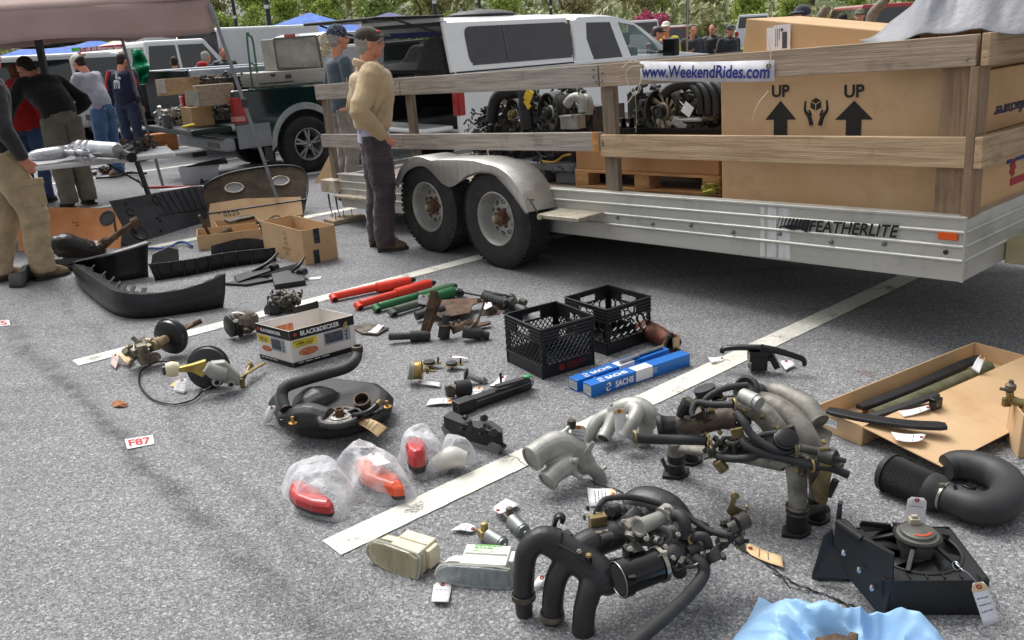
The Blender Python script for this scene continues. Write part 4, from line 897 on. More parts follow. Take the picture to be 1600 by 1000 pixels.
c=MB();c.hexa([B.M@V(p)for p in((a.x,.9,a.z-.1),(b.x,.9,a.z-.1),(b.x,.94,a.z-.1),(a.x,.94,a.z-.1),(a.x,.9,a.z+.11),(b.x,.9,a.z+.11),(b.x,.94,a.z+.11),(a.x,.94,a.z+.11))]);part('board',c,WT,t)
c=MB();c.box2((a.x,.885,a.z-.07),(a.x+.1,.898,a.z+.11));c.tf(B.M);part('metal_plate',c,MT('white_plate',(214,212,208),rough=.5),t)
c=MB();a=B.q(302,151,.25);b=B.q(365,147,.25);c.box2((a.x+.03,.2,a.z-.13),(b.x+.0,.3,a.z+.13));c.tf(B.M);single('wooden_plank',c,WB,'brown plank block with black patch resting above the small carton','plank',bevel=.005)
c=MB()
for k in range(6):c.cyl(B.q(290+k*3.4,142,.18),B.q(292+k*3.4,165,.18),.016,None,8)
c.tf(B.M);single('corrugated_hose_bundle',c,MT('pale_corrugated',(196,192,180),rough=.5),'short pale corrugated metal piece hanging by the plank end','metal piece')
t=thing('cardboard_box','small brown carton standing on the lowered green tailgate','box',M=B.M);a=B.q(303,199,.5);b=B.q(332,165,.5);c=MB();c.box2((a.x,.5,.722),(b.x,.85,b.z));part('carton',c,CARD,t,world=False,bevel=.006)
c=MB();c.hexa([(a.x-.03,.5,b.z+.005),(b.x,.5,b.z+.005),(b.x,.52,b.z+.005),(a.x-.03,.52,b.z+.005),(a.x-.04,.42,b.z+.07),(b.x-.1,.42,b.z+.07),(b.x-.1,.43,b.z+.08),(a.x-.04,.43,b.z+.08)]);part('flap',c,CARD,t,world=False)
def blockthing(nm,lab,cat,px0,py0,px1,py1,o,dep,seed,m1,L_=B,grp=None,zbase=None):
 t=thing(nm,lab,cat,M=L_.M,group=grp);a=L_.q(px0,py1,o);b=L_.q(px1,py0,o);z0=a.z if zbase is None else zbase
 c=MB();c.box2((a.x+.04,o+.04,z0),(b.x-.04,o+dep,b.z-.05));greeble(c,(a.x,o,z0+.02),(b.x,o+dep,b.z-.02),60,seed,'bchc');part('block',c,m1,t,world=False)
 c=MB();greeble(c,(a.x,o-.02,z0+.02),(b.x,o+dep*.6,b.z),30,seed+50,'wct');part('pipework',c,BLKS,t,world=False)
 return t
blockthing('cylinder_head','grey and black cylinder head lying on the plank over the truck bed','engine part',330,113,380,138,.3,.35,61,DARKM,zbase=zrg+.02)
t=blockthing('engine_block','engine block with round bores inside the green truck bed','engine part',340,164,364,188,.35,.4,62,ALUD)
blockthing('gearbox_casing','silver gearbox casing standing on the lowered green tailgate','engine part',256,164,290,188,1.15,.35,63,ALU,zbase=.722)
c=MB();
for k in range(5):c.ell(B.q(289+k*3,198-.7*k,.3),(.04,.03,.02),k*.7)
c.tf(B.M);single('work_glove',c,MT('yellow_glove',(232,206,70),rough=.8),'yellow rag glove lying on the lowered green tailgate','glove',remesh=.01)
c=MB();a=B.q(262,196,.9);c.lathe((a.x,.9,.722),(0,0,1),[(0,.055),(.16,.055),(.18,.03),(.2,.03),(.2,0)],16);c.tf(B.M);single('spray_can',c,MT('grey_can',(96,98,102),rough=.4),'grey can standing on the lowered green tailgate','can')
# ---- silver pickup behind with black bed end
Cc=vloc(PD(297,118,14.6));qs=Cc.q
SIL=MT('silver_paint',(170,178,186),(156,164,172),rough=.25,coat=.6,metal=.3,scale=2)
st_=thing('pickup_truck','silver pickup truck behind the green one, its black tailgate end showing','truck',M=Cc.M)
zs=qs(330,107).z
c=MB();c.box2((0,0,.5),(2.3,.07,zs));c.box2((0,1.8,.5),(2.3,1.87,zs));c.box2((2.3,.0,.5),(4.1,1.87,zs-.02));c.box2((4.1,.03,.55),(5.2,1.84,zs-.15));c.box2((0,.071,.6),(2.3,1.8,.65));part('body',c,SIL,st_,world=False,bevel=.03)
a=qs(378,107,.2);b=qs(434,56,.2)
c=MB();c.prism([V((x,.12,z))for x,z in((2.15,zs),(2.28,b.z-.03),(2.5,b.z+.03),(3.5,b.z+.02),(4.2,zs-.02))],(0,1.63,0));part('cab',c,SIL,st_,world=False,bevel=.05)
c=MB();c.hexa([(2.13,.3,zs+.06),(2.13,1.55,zs+.06),(2.2,1.55,zs+.06),(2.2,.3,zs+.06),(2.22,.35,b.z-.08),(2.22,1.5,b.z-.08),(2.26,1.5,b.z-.08),(2.26,.35,b.z-.08)]);c.box2((2.5,.108,zs+.05),(3.7,.118,b.z-.1));part('rear_window',c,GLS,st_,world=False)
c=MB();c.box2((2.24,.8,b.z-.03),(2.3,1.1,b.z+.025));part('brake_lamp',c,REDL,st_,world=False)
c=MB();p=qs(286,126);c.box2((-.012,-.01,zs-.42),(.1,.1,zs-.14));part('tail_light',c,REDL,st_,world=False,bevel=.02)
c=MB();c.box2((-.06,.02,.62),(-.005,1.85,zs-.0));part('tailgate',c,BLKS,st_,world=False,bevel=.02)
for x in(1.05,4.3):
 for y,sg in((.08,-1),(1.79,1)):
  o=bpy.data.objects.new('wheel',None);COL.objects.link(o);o.parent=st_;wheel_parts(o,(x,y,.38),(0,sg,0),.38,.24,.22,style='alloy',rimm=CHR,tread=False)
  # ---- black pickup (open bed seen from its side), left
D_=vloc(PD(252,150,15.2));qd=D_.q
bk=thing('pickup_truck','black pickup truck with ribbed bed sides and a chrome wheel, behind the folding table','truck',M=Matrix.Translation(PD(236,150,16.5)*V((1,1,0)).x if False else D_.M.translation)@Matrix.Rotation(VRZ-R(90),4,'Z'))
K=Loc(TM[bk.name]);
KM=vloc(PD(166,136,17.5));bk.matrix_world=KM.M;TM[bk.name]=KM.M.copy()
a=KM.q(166,136,0);b=KM.q(240,136,0);zk=a.z
c=MB();c.box2((a.x,0,.55),(a.x+2.6,.06,zk));c.box2((a.x,1.7,.55),(a.x+2.6,1.76,zk));c.box2((a.x,.061,.5),(a.x+2.6,1.69,.6));c.box2((a.x+2.6,0,.5),(a.x+4.6,1.76,zk));
for k in range(4):c.box2((a.x,-.02,.62+k*.13),(a.x+2.6,.0-.001,.66+k*.13))
part('body',c,BLKS,bk,world=False,bevel=.01)
for x in(a.x+1.5,a.x+4.2):
 o=bpy.data.objects.new('wheel',None);COL.objects.link(o);o.parent=bk;wheel_parts(o,(x,.06,.38),(0,-1,0),.39,.25,.22,style='alloy',rimm=CHR,tread=False)
 o=bpy.data.objects.new('wheel',None);COL.objects.link(o);o.parent=bk;wheel_parts(o,(x,1.7,.38),(0,1,0),.39,.25,.22,style='alloy',rimm=CHR,tread=False)
 # ---- generic car for the background
def car(lab,cat,p,az,L_,W_,H_,col,kind='suv',group=None,name='parked_car'):
 m=MT('car_paint_%d_%d_%d'%col,col,tuple(int(v*.93)for v in col),rough=.2,coat=.8,scale=1)
 a=R(az);M=Matrix.Translation((p[0],p[1],p[2]if len(p)>2 else 0))@Matrix.Rotation(math.atan2(math.cos(a),math.sin(a)),4,'Z')
 t=thing(name,lab,cat,M=M,group=group);h=H_
 belt=h*.58
 if kind=='suv':prof=[(-L_/2,.35),(-L_/2,belt),(-L_/2+.12,belt+.03),(L_/2-1.25,belt),(L_/2-.15,belt-.12),(L_/2,belt-.3),(L_/2,.35)];top=[(-L_/2+.1,belt),(-L_/2+.3,h-.06),(-L_/2+.6,h),(.45,h),(.7,h-.05),(L_/2-1.2,belt)]
 elif kind=='van':prof=[(-L_/2,.3),(-L_/2,belt),(L_/2-.5,belt),(L_/2,belt-.25),(L_/2,.3)];top=[(-L_/2+.02,belt),(-L_/2+.1,h),(L_/2-1.2,h),(L_/2-.5,belt)]
 elif kind=='pickup':prof=[(-L_/2,.45),(-L_/2,belt),(L_/2-1.2,belt),(L_/2-.1,belt-.1),(L_/2,.45)];top=[(-.5,belt),(-.4,h),(.9,h),(1.5,belt)]
 else:prof=[(-L_/2,.3),(-L_/2,belt-.05),(-L_/2+.6,belt+.02),(L_/2-1.1,belt),(L_/2,belt-.25),(L_/2,.3)];top=[(-L_/2+.5,belt),(-L_/2+1.1,h-.03),(.3,h),(1.15,belt)]
 c=MB();c.prism([V((x,-W_/2,z))for x,z in prof],(0,W_,0));part('body',c,m,t,world=False,bevel=.06)
 c=MB();n=len(top);lo=[V((x,-W_/2+.05+.16*(z-belt)/(h-belt),z))for x,z in top];hi=[V((v.x,-v.y,v.z))for v in lo]
 c.add(lo+hi,[tuple(range(n)),tuple(reversed(range(n,2*n)))]+[(i+1,i,n+i,n+i+1)for i in range(n-1)]);part('cabin',c,m,t,world=False,bevel=.05)
 xs0,xs1=top[0][0],top[-1][0]
 for sg in(-1,1):
  c=MB();nwin={'suv':3,'van':3,'pickup':2}.get(kind,2)
  xa,xb=top[1][0]+.05,top[-2][0]-.02;za,zb_=belt+.05,h-.11
  fy_=lambda z:sg*(W_/2-.05-.16*(z-belt)/(h-belt)+.006)
  for k in range(nwin):
   u0=xa+(xb-xa)*k/nwin+.03;u1=xa+(xb-xa)*(k+1)/nwin-.03
   l0=u0-(.12 if k==0 else 0);l1=u1+((top[-1][0]-top[-2][0])*.75 if k==nwin-1 else 0)
   c.add([(l0,fy_(za),za),(l1,fy_(za),za),(u1,fy_(zb_),zb_),(u0,fy_(zb_),zb_)],[(0,1,2,3)])
  part('side_window',c,GLS,t,world=False)
 c=MB();a_,b_=top[0],top[1];c.add([(a_[0]+(b_[0]-a_[0])*.15-.01,-W_/2+.18,a_[1]+(b_[1]-a_[1])*.15),(a_[0]+(b_[0]-a_[0])*.15-.01,W_/2-.18,a_[1]+(b_[1]-a_[1])*.15),(a_[0]+(b_[0]-a_[0])*.85-.01,W_/2-.26,a_[1]+(b_[1]-a_[1])*.85),(a_[0]+(b_[0]-a_[0])*.85-.01,-W_/2+.26,a_[1]+(b_[1]-a_[1])*.85)],[(0,1,2,3)]);part('rear_window',c,GLS,t,world=False)
 c=MB();a_,b_=top[-1],top[-2];c.add([(a_[0]+(b_[0]-a_[0])*.1+.012,-W_/2+.15,a_[1]+(b_[1]-a_[1])*.1),(a_[0]+(b_[0]-a_[0])*.1+.012,W_/2-.15,a_[1]+(b_[1]-a_[1])*.1),(a_[0]+(b_[0]-a_[0])*.9+.012,W_/2-.24,a_[1]+(b_[1]-a_[1])*.9),(a_[0]+(b_[0]-a_[0])*.9+.012,-W_/2+.24,a_[1]+(b_[1]-a_[1])*.9)],[(0,1,2,3)]);part('windscreen',c,GLS,t,world=False)
 for sg in(-1,1):
  c=MB();c.box((-L_/2,sg*(W_/2-.12),belt-.18),(.06,.2,.26));part('tail_light',c,REDL,t,world=False,bevel=.02)
  c=MB();c.box((L_/2-.02,sg*(W_/2-.22),belt-.32),(.08,.32,.14));part('headlight',c,MT('headlamp_glass',(200,204,206),rough=.15),t,world=False,bevel=.02)
 for x in(-L_*.3,L_*.32):
  for sg in(-1,1):
   c=MB();c.lathe((x,sg*(W_/2-.11),.33),(0,sg,0),[(-.1,.2),(-.11,.31),(-.07,.335),(.07,.335),(.115,.31),(.115,.21)],24);wo=part('wheel',c,TYRE,t,world=False)
   c=MB();c.lathe((x,sg*(W_/2-.11),.33),(0,sg,0),[(.1,.21),(.08,.18),(.1,.05),(.1,0)],20);part('rim',c,SIL,wo,world=False)
 return t
 # ---------------------- people (local: x right, y forward, z up)
def rotx(p,piv,a):
 return V(piv)+Matrix.Rotation(-a,3,'X')@(V(p)-V(piv))
def cloth(name,a,b,**k):
 k.setdefault('rough',.9);return MT(name,a,b,scale=k.pop('scale',6),bump=.25,bscale=14,sheen=.2,**k)
HAIR_G=MT('grey_hair',(176,172,166),(140,136,130),rough=.8,scale=60,bump=.5,bscale=120)
HAIR_D=MT('dark_brown_hair',(48,38,32),(30,24,20),rough=.7,scale=60,bump=.5,bscale=120)
def hand(mb,w,d,side,s=1.,curl=.5,up=V((0,0,1))):
 "palm and five fingers from wrist w along direction d"
 d=V(d).normalized();sd=V(side).normalized();n=d.cross(sd).normalized()
 pc=w+d*.045*s
 mb.tube([w,w+d*.03*s,w+d*.085*s],[.026*s,.036*s,.034*s],10,3,flat=.45,up=n)
 for i,(o,l)in enumerate(((-.027,.068),(-.009,.078),(.009,.074),(.026,.058))):
  b=w+d*.08*s+sd*o*s;c1=(d+n*curl*.5).normalized();c2=(d+n*curl*1.6).normalized()
  mb.tube([b,b+c1*l*.5*s,b+c1*l*.5*s+c2*l*.5*s],[.0092*s,.0085*s,.007*s],7,3)
 b=w+d*.03*s-sd*.03*s;mb.tube([b,b-sd*.022*s+d*.028*s,b-sd*.026*s+d*.055*s+n*.01],[.011*s,.010*s,.008*s],7,3)
def person(label,loc,az,h=1.75,bag=1.,lean=0,arms=None,legs=None,head=(0,0),top=None,bottom=None,skin=SKIN,hair=HAIR_D,hairlen=1,cap=None,capm=None,shoe=None,vx=.013,jacket=1.,group=None,z0=0,hood=None,shirt=None,extra=None,beard=None,glasses=False,backcap=False):
 s=h/1.75;M=Matrix.Translation((loc[0],loc[1],z0))@Matrix.Rotation(-R(az),4,'Z')
 t=thing('person',label,'person',M=M,group=group)
 J=dict(pel=(0,0,.95),wai=(0,.0,1.08),che=(0,.01,1.28),nec=(0,-.01,1.46),hed=(0,.015,1.62))
 for k_,x in(('L',-1),('R',1)):J['sh'+k_]=(x*.175,0,1.405);J['el'+k_]=(x*.235,-.04,1.13);J['wr'+k_]=(x*.245,.06,.89);J['hi'+k_]=(x*.09,0,.92);J['kn'+k_]=(x*.1,.02,.5);J['an'+k_]=(x*.105,-.03,.085)
 J={k:V(v)for k,v in J.items()}
 for k in('wai','che','nec','hed','shL','shR','elL','elR','wrL','wrR'):
  J[k]=rotx(J[k],(0,0,.95),R(lean)*(.5 if k=='wai' else 1))
 for d in(arms,legs):
  if d:J.update({k:V(v)for k,v in d.items()})
 J={k:v*s for k,v in J.items()}
 hy,hp=R(head[0]),R(head[1])+R(lean)*.6
 HM=Matrix.Rotation(-hy,3,'Z')@Matrix.Rotation(-hp,3,'X')
 hc=J['nec']+HM@V((0,.03,.155))*s
 def H(x,y,z):return hc+HM@V((x,y,z))*s
 b=MB()
 b.ell(hc+HM@V((0,-.012,.025))*s,(.074*s,.094*s,.085*s),HM);b.ell(H(0,.018,-.035),(.058*s,.07*s,.075*s),HM);b.ell(H(0,.05,-.075),(.036*s,.034*s,.028*s),HM)
 b.tube([H(0,.086,.02),H(0,.107,-.018),H(0,.088,-.03)],[.009*s,.013*s,.011*s],8,3)
 b.ell(H(0,.073,.028),(.05*s,.018*s,.012*s),HM)
 for x in(-1,1):b.ell(H(x*.074,-.005,-.005),(.011*s,.02*s,.03*s),HM);b.ell(H(x*.038,.055,-.025),(.02*s,.022*s,.02*s),HM)
 b.ell(H(0,.078,-.058),(.024*s,.016*s,.009*s),HM)
 b.tube([J['nec']-V((0,0,.05)),J['nec'],H(0,-.02,-.03)],[.062*s,.056*s,.056*s],12,3)
 b.tube([J['pel'],J['wai'],J['che'],J['nec']-V((0,0,.07))],[.13*s,.125*s,.14*s,.09*s],12,3,flat=.7,up=(0,1,0))
 for k in 'LR':
  sh,el,wr=J['sh'+k],J['el'+k],J['wr'+k];b.tube([J['che']+(sh-J['che'])*.6,sh,(sh+el)/2,el,(el+wr)/2,wr],[.05*s,.05*s,.044*s,.036*s,.036*s,.026*s],10,3)
  d=(wr-el).normalized();side=V((0,1,0)).cross(d)if abs(d.y)<.9 else V((1,0,0));side=V((0,1,0))if abs(d.z)>.7 else V((1,0,0))
  hand(b,wr,d,side*(-1),s)
  b.tube([J['pel']+V((0,0,0)),J['hi'+k],(J['hi'+k]+J['kn'+k])/2,J['kn'+k],(J['kn'+k]+J['an'+k])/2+V((0,-.015,0)),J['an'+k]],[.09*s,.088*s,.075*s,.054*s,.052*s,.036*s],10,3)
 bo=part('body',b,skin,t,world=False,remesh=vx*.75,smooth=2)
 e=MB()
 for x in(-1,1):e.ell(H(x*.03,.078,.008),(.012*s,.008*s,.006*s),HM,8,6)
 e.ell(H(0,.091,-.057),(.02*s,.004*s,.003*s),HM,8,5)
 part('eyes',e,MT('eye_dark',(44,32,28),rough=.3),bo,world=False)
 if hair:
  e=MB()
  if hairlen>0:
   e.ell(H(0,-.024,.035),(.081*s,.092*s,.086*s),HM);e.ell(H(0,-.05,-.02-.01*hairlen),(.07*s,.052*s,.06*s),HM)
  part('hair',e,hair,t,world=False,remesh=vx,smooth=2,disp=(.012,.03))
 if beard:e=MB();e.ell(H(0,.05,-.07),(.05*s,.045*s,.04*s),HM);part('beard',e,beard,t,world=False,remesh=vx*.8)
 if cap:
  e=MB();CR=HM if not backcap else HM@Matrix.Rotation(math.pi,3,'Z');HH=lambda x,y,z:hc+CR@V((x,y,z))*s+(HM@V((0,-.02,0))*s if backcap else V())
  e.ell(HH(0,-.012,.055),(.086*s,.104*s,.078*s),CR,18,12)
  e2=[(-.075,.05,.045),(-.07,.1,.048),(-.04,.155,.045),(0,.17,.044),(.04,.155,.045),(.07,.1,.048),(.075,.05,.045)]
  if cap=='brim':e.prism([HH(*p)for p in e2],CR@V((0,0,.014))*s)
  if cap=='wool':e.ell(HH(0,-.01,.06),(.09*s,.105*s,.085*s),CR)
  part('cap',e,capm,t,world=False,remesh=vx*.7,smooth=2)
  if cap=='bandana':
   pass
 if glasses:
  e=MB()
  for x in(-1,1):e.torus(H(x*.032,.098,.008),HM@V((0,1,0)),.019*s,.0018*s,16,5);e.tube([H(x*.05,.095,.012),H(x*.072,.01,.012)],.0018*s,5,1)
  e.tube([H(-.012,.1,.01),H(.012,.1,.01)],.0018*s,5,1);part('spectacles',e,CHR,t,world=False)
 j=jacket
 c=MB();hem=J['pel']+V((0,.0,-.04 if j<1.3 else .035))
 c.tube([hem,J['wai'],J['che'],J['nec']-(J['nec']-J['che'])*.35,J['nec']+V((0,0,-.015))],[(.162*j**.5 if j<1.3 else .2)*s,(.158*j if j<1.3 else .222)*s,.178*s*j,.17*s*min(j,1.26),.085*s],20,4,flat=.72,up=(0,1,0))
 for k in 'LR':
  sh,el,wr=J['sh'+k],J['el'+k],J['wr'+k]
  if top.get('short'):wr_=el+(el-sh)*.0;c.tube([J['che']+(sh-J['che'])*.5+V((0,0,.02)),sh,sh+(el-sh)*.5,sh+(el-sh)*.85],[.07*s,.066*s,.06*s,.062*s],12,3)
  else:c.tube([J['che']+(sh-J['che'])*.5+V((0,0,.02)),sh,(sh+el)/2,el,(el+wr)/2,wr+(wr-el)*.02],[.075*s*j,.07*s*j,.062*s*j,.056*s*j,.05*s*j,.036*s*j],14,3)
 if j>=1.15:c.tube([J['nec']+V((0,-.0,-.04)),J['nec']+V((0,.005,.03))],[.09*s,.085*s],16,1)
 tp=part(top.get('name','jacket'),c,top['m'],t,world=False,remesh=vx*.9,smooth=3,disp=(.015,.08))
 if hood:c=MB();c.ell(J['nec']+V((0,-.07,.02))*s,(.12*s,.09*s,.07*s));part('hood',c,hood,t,world=False,remesh=vx,smooth=2,disp=(.02,.06))
 if shirt:c=MB();c.tube([J['pel']+V((0,0,-.08)),J['pel']+V((0,0,.06))],[.18*s,.175*s],20,1,flat=.72,up=(0,1,0));part('shirt',c,shirt,t,world=False,remesh=vx*.8,smooth=2,disp=(.015,.06))
 c=MB();c.tube([J['wai']-V((0,0,.05)),J['pel'],J['pel']-V((0,0,.08))],[.135*s*bag**.5,.15*s*bag**.5,.135*s*bag**.5],18,3,flat=.75,up=(0,1,0))
 for k in 'LR':
  hi,kn,an=J['hi'+k],J['kn'+k],J['an'+k]
  c.tube([hi+V((0,0,.02)),(hi+kn)/2,kn,(kn+an)/2+V((0,-.01,0)),an+V((0,0,.02)),an-V((0,0,.03))],[.1*s*bag**.5,.092*s*bag,.078*s*bag,.074*s*bag,.07*s*bag,.07*s*bag],14,4)
 part('trousers',c,bottom,t,world=False,remesh=vx*.9,smooth=2,disp=(.03,.08))
 for k,sg in(('L',-1),('R',1)):
  an=J['an'+k];c=MB();c.ell(an+V((sg*.01,.035,-.035))*s,(.045*s,.12*s,.045*s));c.ell(an+V((sg*.012,.1,-.05))*s,(.05*s,.075*s,.036*s));c.ell(an+V((0,-.02,-.01))*s,(.046*s,.055*s,.07*s))
  so=part('shoe',c,shoe or MT('dark_shoe',(46,42,38),(30,28,26),rough=.7),t,world=False,remesh=.01,smooth=1)
  c=MB();c.prism([an+V((sg*.01+x*.048,y,-.083))*s for x,y in((-.8,-.075),(.8,-.075),(1,.02),(1.15,.1),(.8,.16),(0,.185),(-.8,.16),(-1,.1),(-.9,.02))],(0,0,.02*s));part('sole',c,MT('shoe_sole',(60,56,50),rough=.8),so,world=False)
 return t,J,H,HM
TAN=cloth('tan_jacket_cloth',(192,168,132),(180,156,120),rough=.75)
t,J,H,HM=person('man in tan jacket, dark cap and glasses standing by the trailer wheels, hands in pockets',P(602,388),76,1.77,lean=2,bag=1.2,arms=dict(elR=(.31,-.12,1.14),wrR=(.185,.05,.93),elL=(-.28,-.1,1.14),wrL=(-.21,.03,.93)),legs=dict(anR=(.09,.0,.085),knR=(.095,.03,.49),anL=(-.12,-.04,.085),knL=(-.11,.0,.5)),head=(3,-2),top=dict(m=TAN,name='jacket'),bottom=cloth('charcoal_trousers',(74,66,70),(58,52,56)),hair=HAIR_G,hairlen=.4,cap='brim',capm=cloth('brown_cap_cloth',(74,66,56),(58,52,44)),vx=.01,jacket=1.36,glasses=True,shirt=cloth('lavender_shirt',(196,190,216),(180,174,202)),shoe=MT('brown_hiking_shoe',(106,88,72),(62,54,48),rough=.8,scale=40))
TS=MT('tan_seam',(176,156,122),rough=.8)
c=MB();c.bar((.245,.02,1.07),(.225,.1,1.2),.05,.012,up=(1,0,0));part('pocket_flap',c,TS,t,world=False,bevel=.004)
c=MB();c.tube([J['nec']+V((.09,-.02,.0)),J['nec']+V((.0,-.1,.03)),J['nec']+V((-.09,-.02,.0)),J['nec']+V((-.05,.09,-.03)),J['nec']+V((.05,.09,-.03)),J['nec']+V((.09,-.02,.0))],.02,8,4,flat=1.6);part('collar',c,TAN,t,world=False)
c=MB();c.tube([V(q_)for q_ in((.07,-.17,1.4),(.09,-.19,1.25),(.1,-.19,1.05))],.004,5,4);c.tube([J['wrR']+V((.05,0,.05)),J['wrR']+V((0,.05,.05)),J['wrR']+V((-.04,0,.05)),J['wrR']+V((0,-.05,.05)),J['wrR']+V((.05,0,.05))],.008,6,3);parts('seam',c,TS,t,world=False)
c=MB();c.ell(H(.03,.075,.085),(.02,.02,.014),HM);part('cap_badge',c,MT('cap_badge_orange',(190,74,50),rough=.7),t,world=False)
c=MB();kn=J['knR'];c.box(kn+V((.1,-.01,.17)),(.02,.17,.2),Euler((0,.05,0)).to_matrix());c.box(kn+V((.108,-.01,.26)),(.02,.18,.05));part('cargo_pocket',c,MATS['charcoal_trousers'],t,world=False,bevel=.008)
person('man in slate blue T-shirt and dark bandana cap standing behind the wooden rail end',PD(530,130,9.6),60,1.84,lean=2,arms=dict(elR=(.23,.02,1.12),wrR=(.2,.2,1.0)),top=dict(m=cloth('slate_tshirt',(78,92,102),(62,76,86)),name='tshirt',short=True),bottom=cloth('grey_trousers',(150,140,134),(130,122,116)),hair=HAIR_G,hairlen=1,cap='wool',capm=MT('bandana_print',(40,48,62),(130,140,156),rough=.9,scale=55,lo=.52,hi=.62),vx=.012)
BLJ=cloth('black_jacket_cloth',(34,34,38),(24,24,27),rough=.6)
KHK=cloth('khaki_cargo',(176,156,124),(154,134,104))
t,J,H,HM=person('man in black leather jacket and khaki cargo trousers at the left picture edge',P(38,437),40,1.86,lean=4,head=(-20,22),arms=dict(elL=(-.25,.0,1.13),wrL=(-.2,.12,.92),elR=(.27,0,1.12),wrR=(.22,.1,.9)),legs=dict(anL=(-.12,-.1,.085),anR=(.13,.1,.085),knR=(.13,.12,.5)),top=dict(m=BLJ,name='jacket'),bottom=KHK,hair=HAIR_D,vx=.011,jacket=1.12,bag=1.25,shoe=MT('tan_shoe',(128,110,84),(96,82,62),rough=.8))
c=MB();kn=J['knR'];c.box(kn+V((.09,-.0,.15)),(.02,.17,.19));c.box(kn+V((.097,-.0,.24)),(.02,.18,.05));part('cargo_pocket',c,KHK,t,world=False,bevel=.008)
person('man in black fleece and olive trousers bending over the white table',P(124,322),-50,1.9,bag=1.3,lean=42,head=(-30,10),arms=dict(elR=(.38,.18,1.06),wrR=(.12,.42,.86),elL=(-.3,.45,1.06),wrL=(-.34,.62,.82)),top=dict(m=cloth('black_fleece',(26,26,27),(18,18,19)),name='fleece'),bottom=cloth('olive_trousers',(122,114,100),(100,94,82)),hair=HAIR_D,vx=.013,jacket=1.18)
REDJ=cloth('red_fleece',(190,34,38),(160,24,30))
t,J,H,HM=person('person in red hooded jacket and jeans behind the black fleece man',P(66,316),-10,1.66,lean=8,top=dict(m=REDJ,name='jacket'),bottom=cloth('blue_jeans',(62,82,118),(44,60,92)),hair=MT('light_brown_hair',(120,84,56),(92,64,42),rough=.7,scale=50),hood=REDJ,vx=.014,jacket=1.12)
JEAN=cloth('mid_blue_jeans',(78,110,152),(56,84,124))
t,J,H,HM=person('man in grey sweatshirt, jeans and backwards white cap',P(180,272),-70,1.77,lean=20,head=(0,15),bag=1.15,arms=dict(elR=(.26,.18,1.1),wrR=(.2,.36,1.05),elL=(-.2,.3,1.12),wrL=(-.2,.42,1.02)),legs=dict(anL=(-.12,-.2,.085),anR=(.1,.08,.085)),top=dict(m=cloth('grey_sweatshirt',(170,172,184),(150,152,164)),name='sweatshirt'),bottom=JEAN,hair=HAIR_D,hairlen=.7,cap='brim',backcap=True,capm=cloth('white_cap_cloth',(222,218,206),(200,196,184)),beard=HAIR_D,vx=.014,jacket=1.05,shoe=MT('brown_boot',(130,92,58),(98,70,46),rough=.7))
c=MB()
for k,cc_ in enumerate(((.0,0),(.02,0))):c.ell(H(.02-.02*k,-.09,.1),(.012,.03,.02),HM)
part('cap_stripe',c,MT('cap_orange',(206,102,58),rough=.8),t,world=False)
NAVY=cloth('navy_track_jacket',(28,34,66),(20,26,52))
t,J,H,HM=person('man seen from behind in navy jacket with white horse and rider emblem',PD(187,110,15.5),2,1.72,lean=6,head=(25,12),top=dict(m=NAVY,name='jacket'),bottom=cloth('navy_jeans',(48,60,90),(38,48,74)),hair=HAIR_D,vx=.018,jacket=1.1)
c=MB();by=-.158;z_=1.26
for p_,r_ in(((0,z_),(.05,.03)),((.045,z_+.05),(.02,.022)),((.0,z_+.06),(.016,.035)),((.01,z_+.11),(.014,.014))):c.ell((p_[0],by-(.02 if p_[1]<1.3 else 0),p_[1]),(r_[0],.02,r_[1]))
for dx in(-.04,-.015,.02,.045):c.bar((dx,by-.03,z_),(dx+rnd.uniform(-.02,.02),by-.028,z_-.1),.012,.01)
c.bar((.03,by,z_+.05),(.0,by,z_+.17),.006,.006);part('emblem',c,MT('white_emblem',(220,220,224),rough=.8),t,world=False)
for k in 'LR':
 c=MB();sh,el=J['sh'+k],J['el'+k];c.tube([sh+V((0,-.05,.05)),(sh+el)/2+V((.03 if k=='R' else-.03,-.05,0)),el+V((0,-.05,0))],.03,8,2);part('sleeve_stripe',c,REDJ,t,world=False)
t,J,H,HM=person('grey haired man in navy and red hooded jacket behind the silver truck bed',PD(308,92,17.5),30,1.7,lean=20,top=dict(m=cloth('slate_jacket',(70,74,92),(56,60,76)),name='jacket'),bottom=MATS['navy_jeans'],hair=HAIR_G,hood=REDJ,vx=.02,jacket=1.25)
person('dark haired person in dark jacket behind the silver truck bed',PD(272,95,18),-20,1.62,lean=15,top=dict(m=BLJ),bottom=MATS['navy_jeans'],hair=HAIR_D,vx=.02,jacket=1.15)
person('man in black coat with white shirt front by the open box trailer',PD(349,85,19.5),150,1.72,top=dict(m=BLJ,name='coat'),bottom=MATS['navy_jeans'],hair=MT('brown_hair',(96,66,44),(70,48,32),rough=.8),vx=.02,jacket=1.2)
t,J,H,HM=person('man in navy baseball cap looking over the taped carton',PD(1259,30,10.5),-165+60,1.8,lean=4,head=(-20,0),top=dict(m=cloth('light_blue_shirt',(170,186,204),(150,166,186)),name='shirt'),bottom=MATS['navy_jeans'],hair=HAIR_G,hairlen=.5,cap='brim',capm=cloth('navy_cap_cloth',(54,52,68),(42,40,54)),vx=.012,jacket=1.1)
person('man in camouflage cap and red shirt near the red van',PD(1343,35,17),-160,1.76,head=(10,0),top=dict(m=cloth('red_shirt',(178,44,52),(150,34,42)),name='shirt'),bottom=MATS['navy_jeans'],hair=HAIR_D,hairlen=.5,cap='brim',capm=MT('camouflage',(126,122,96),(74,74,56),rough=.9,scale=40),vx=.016)
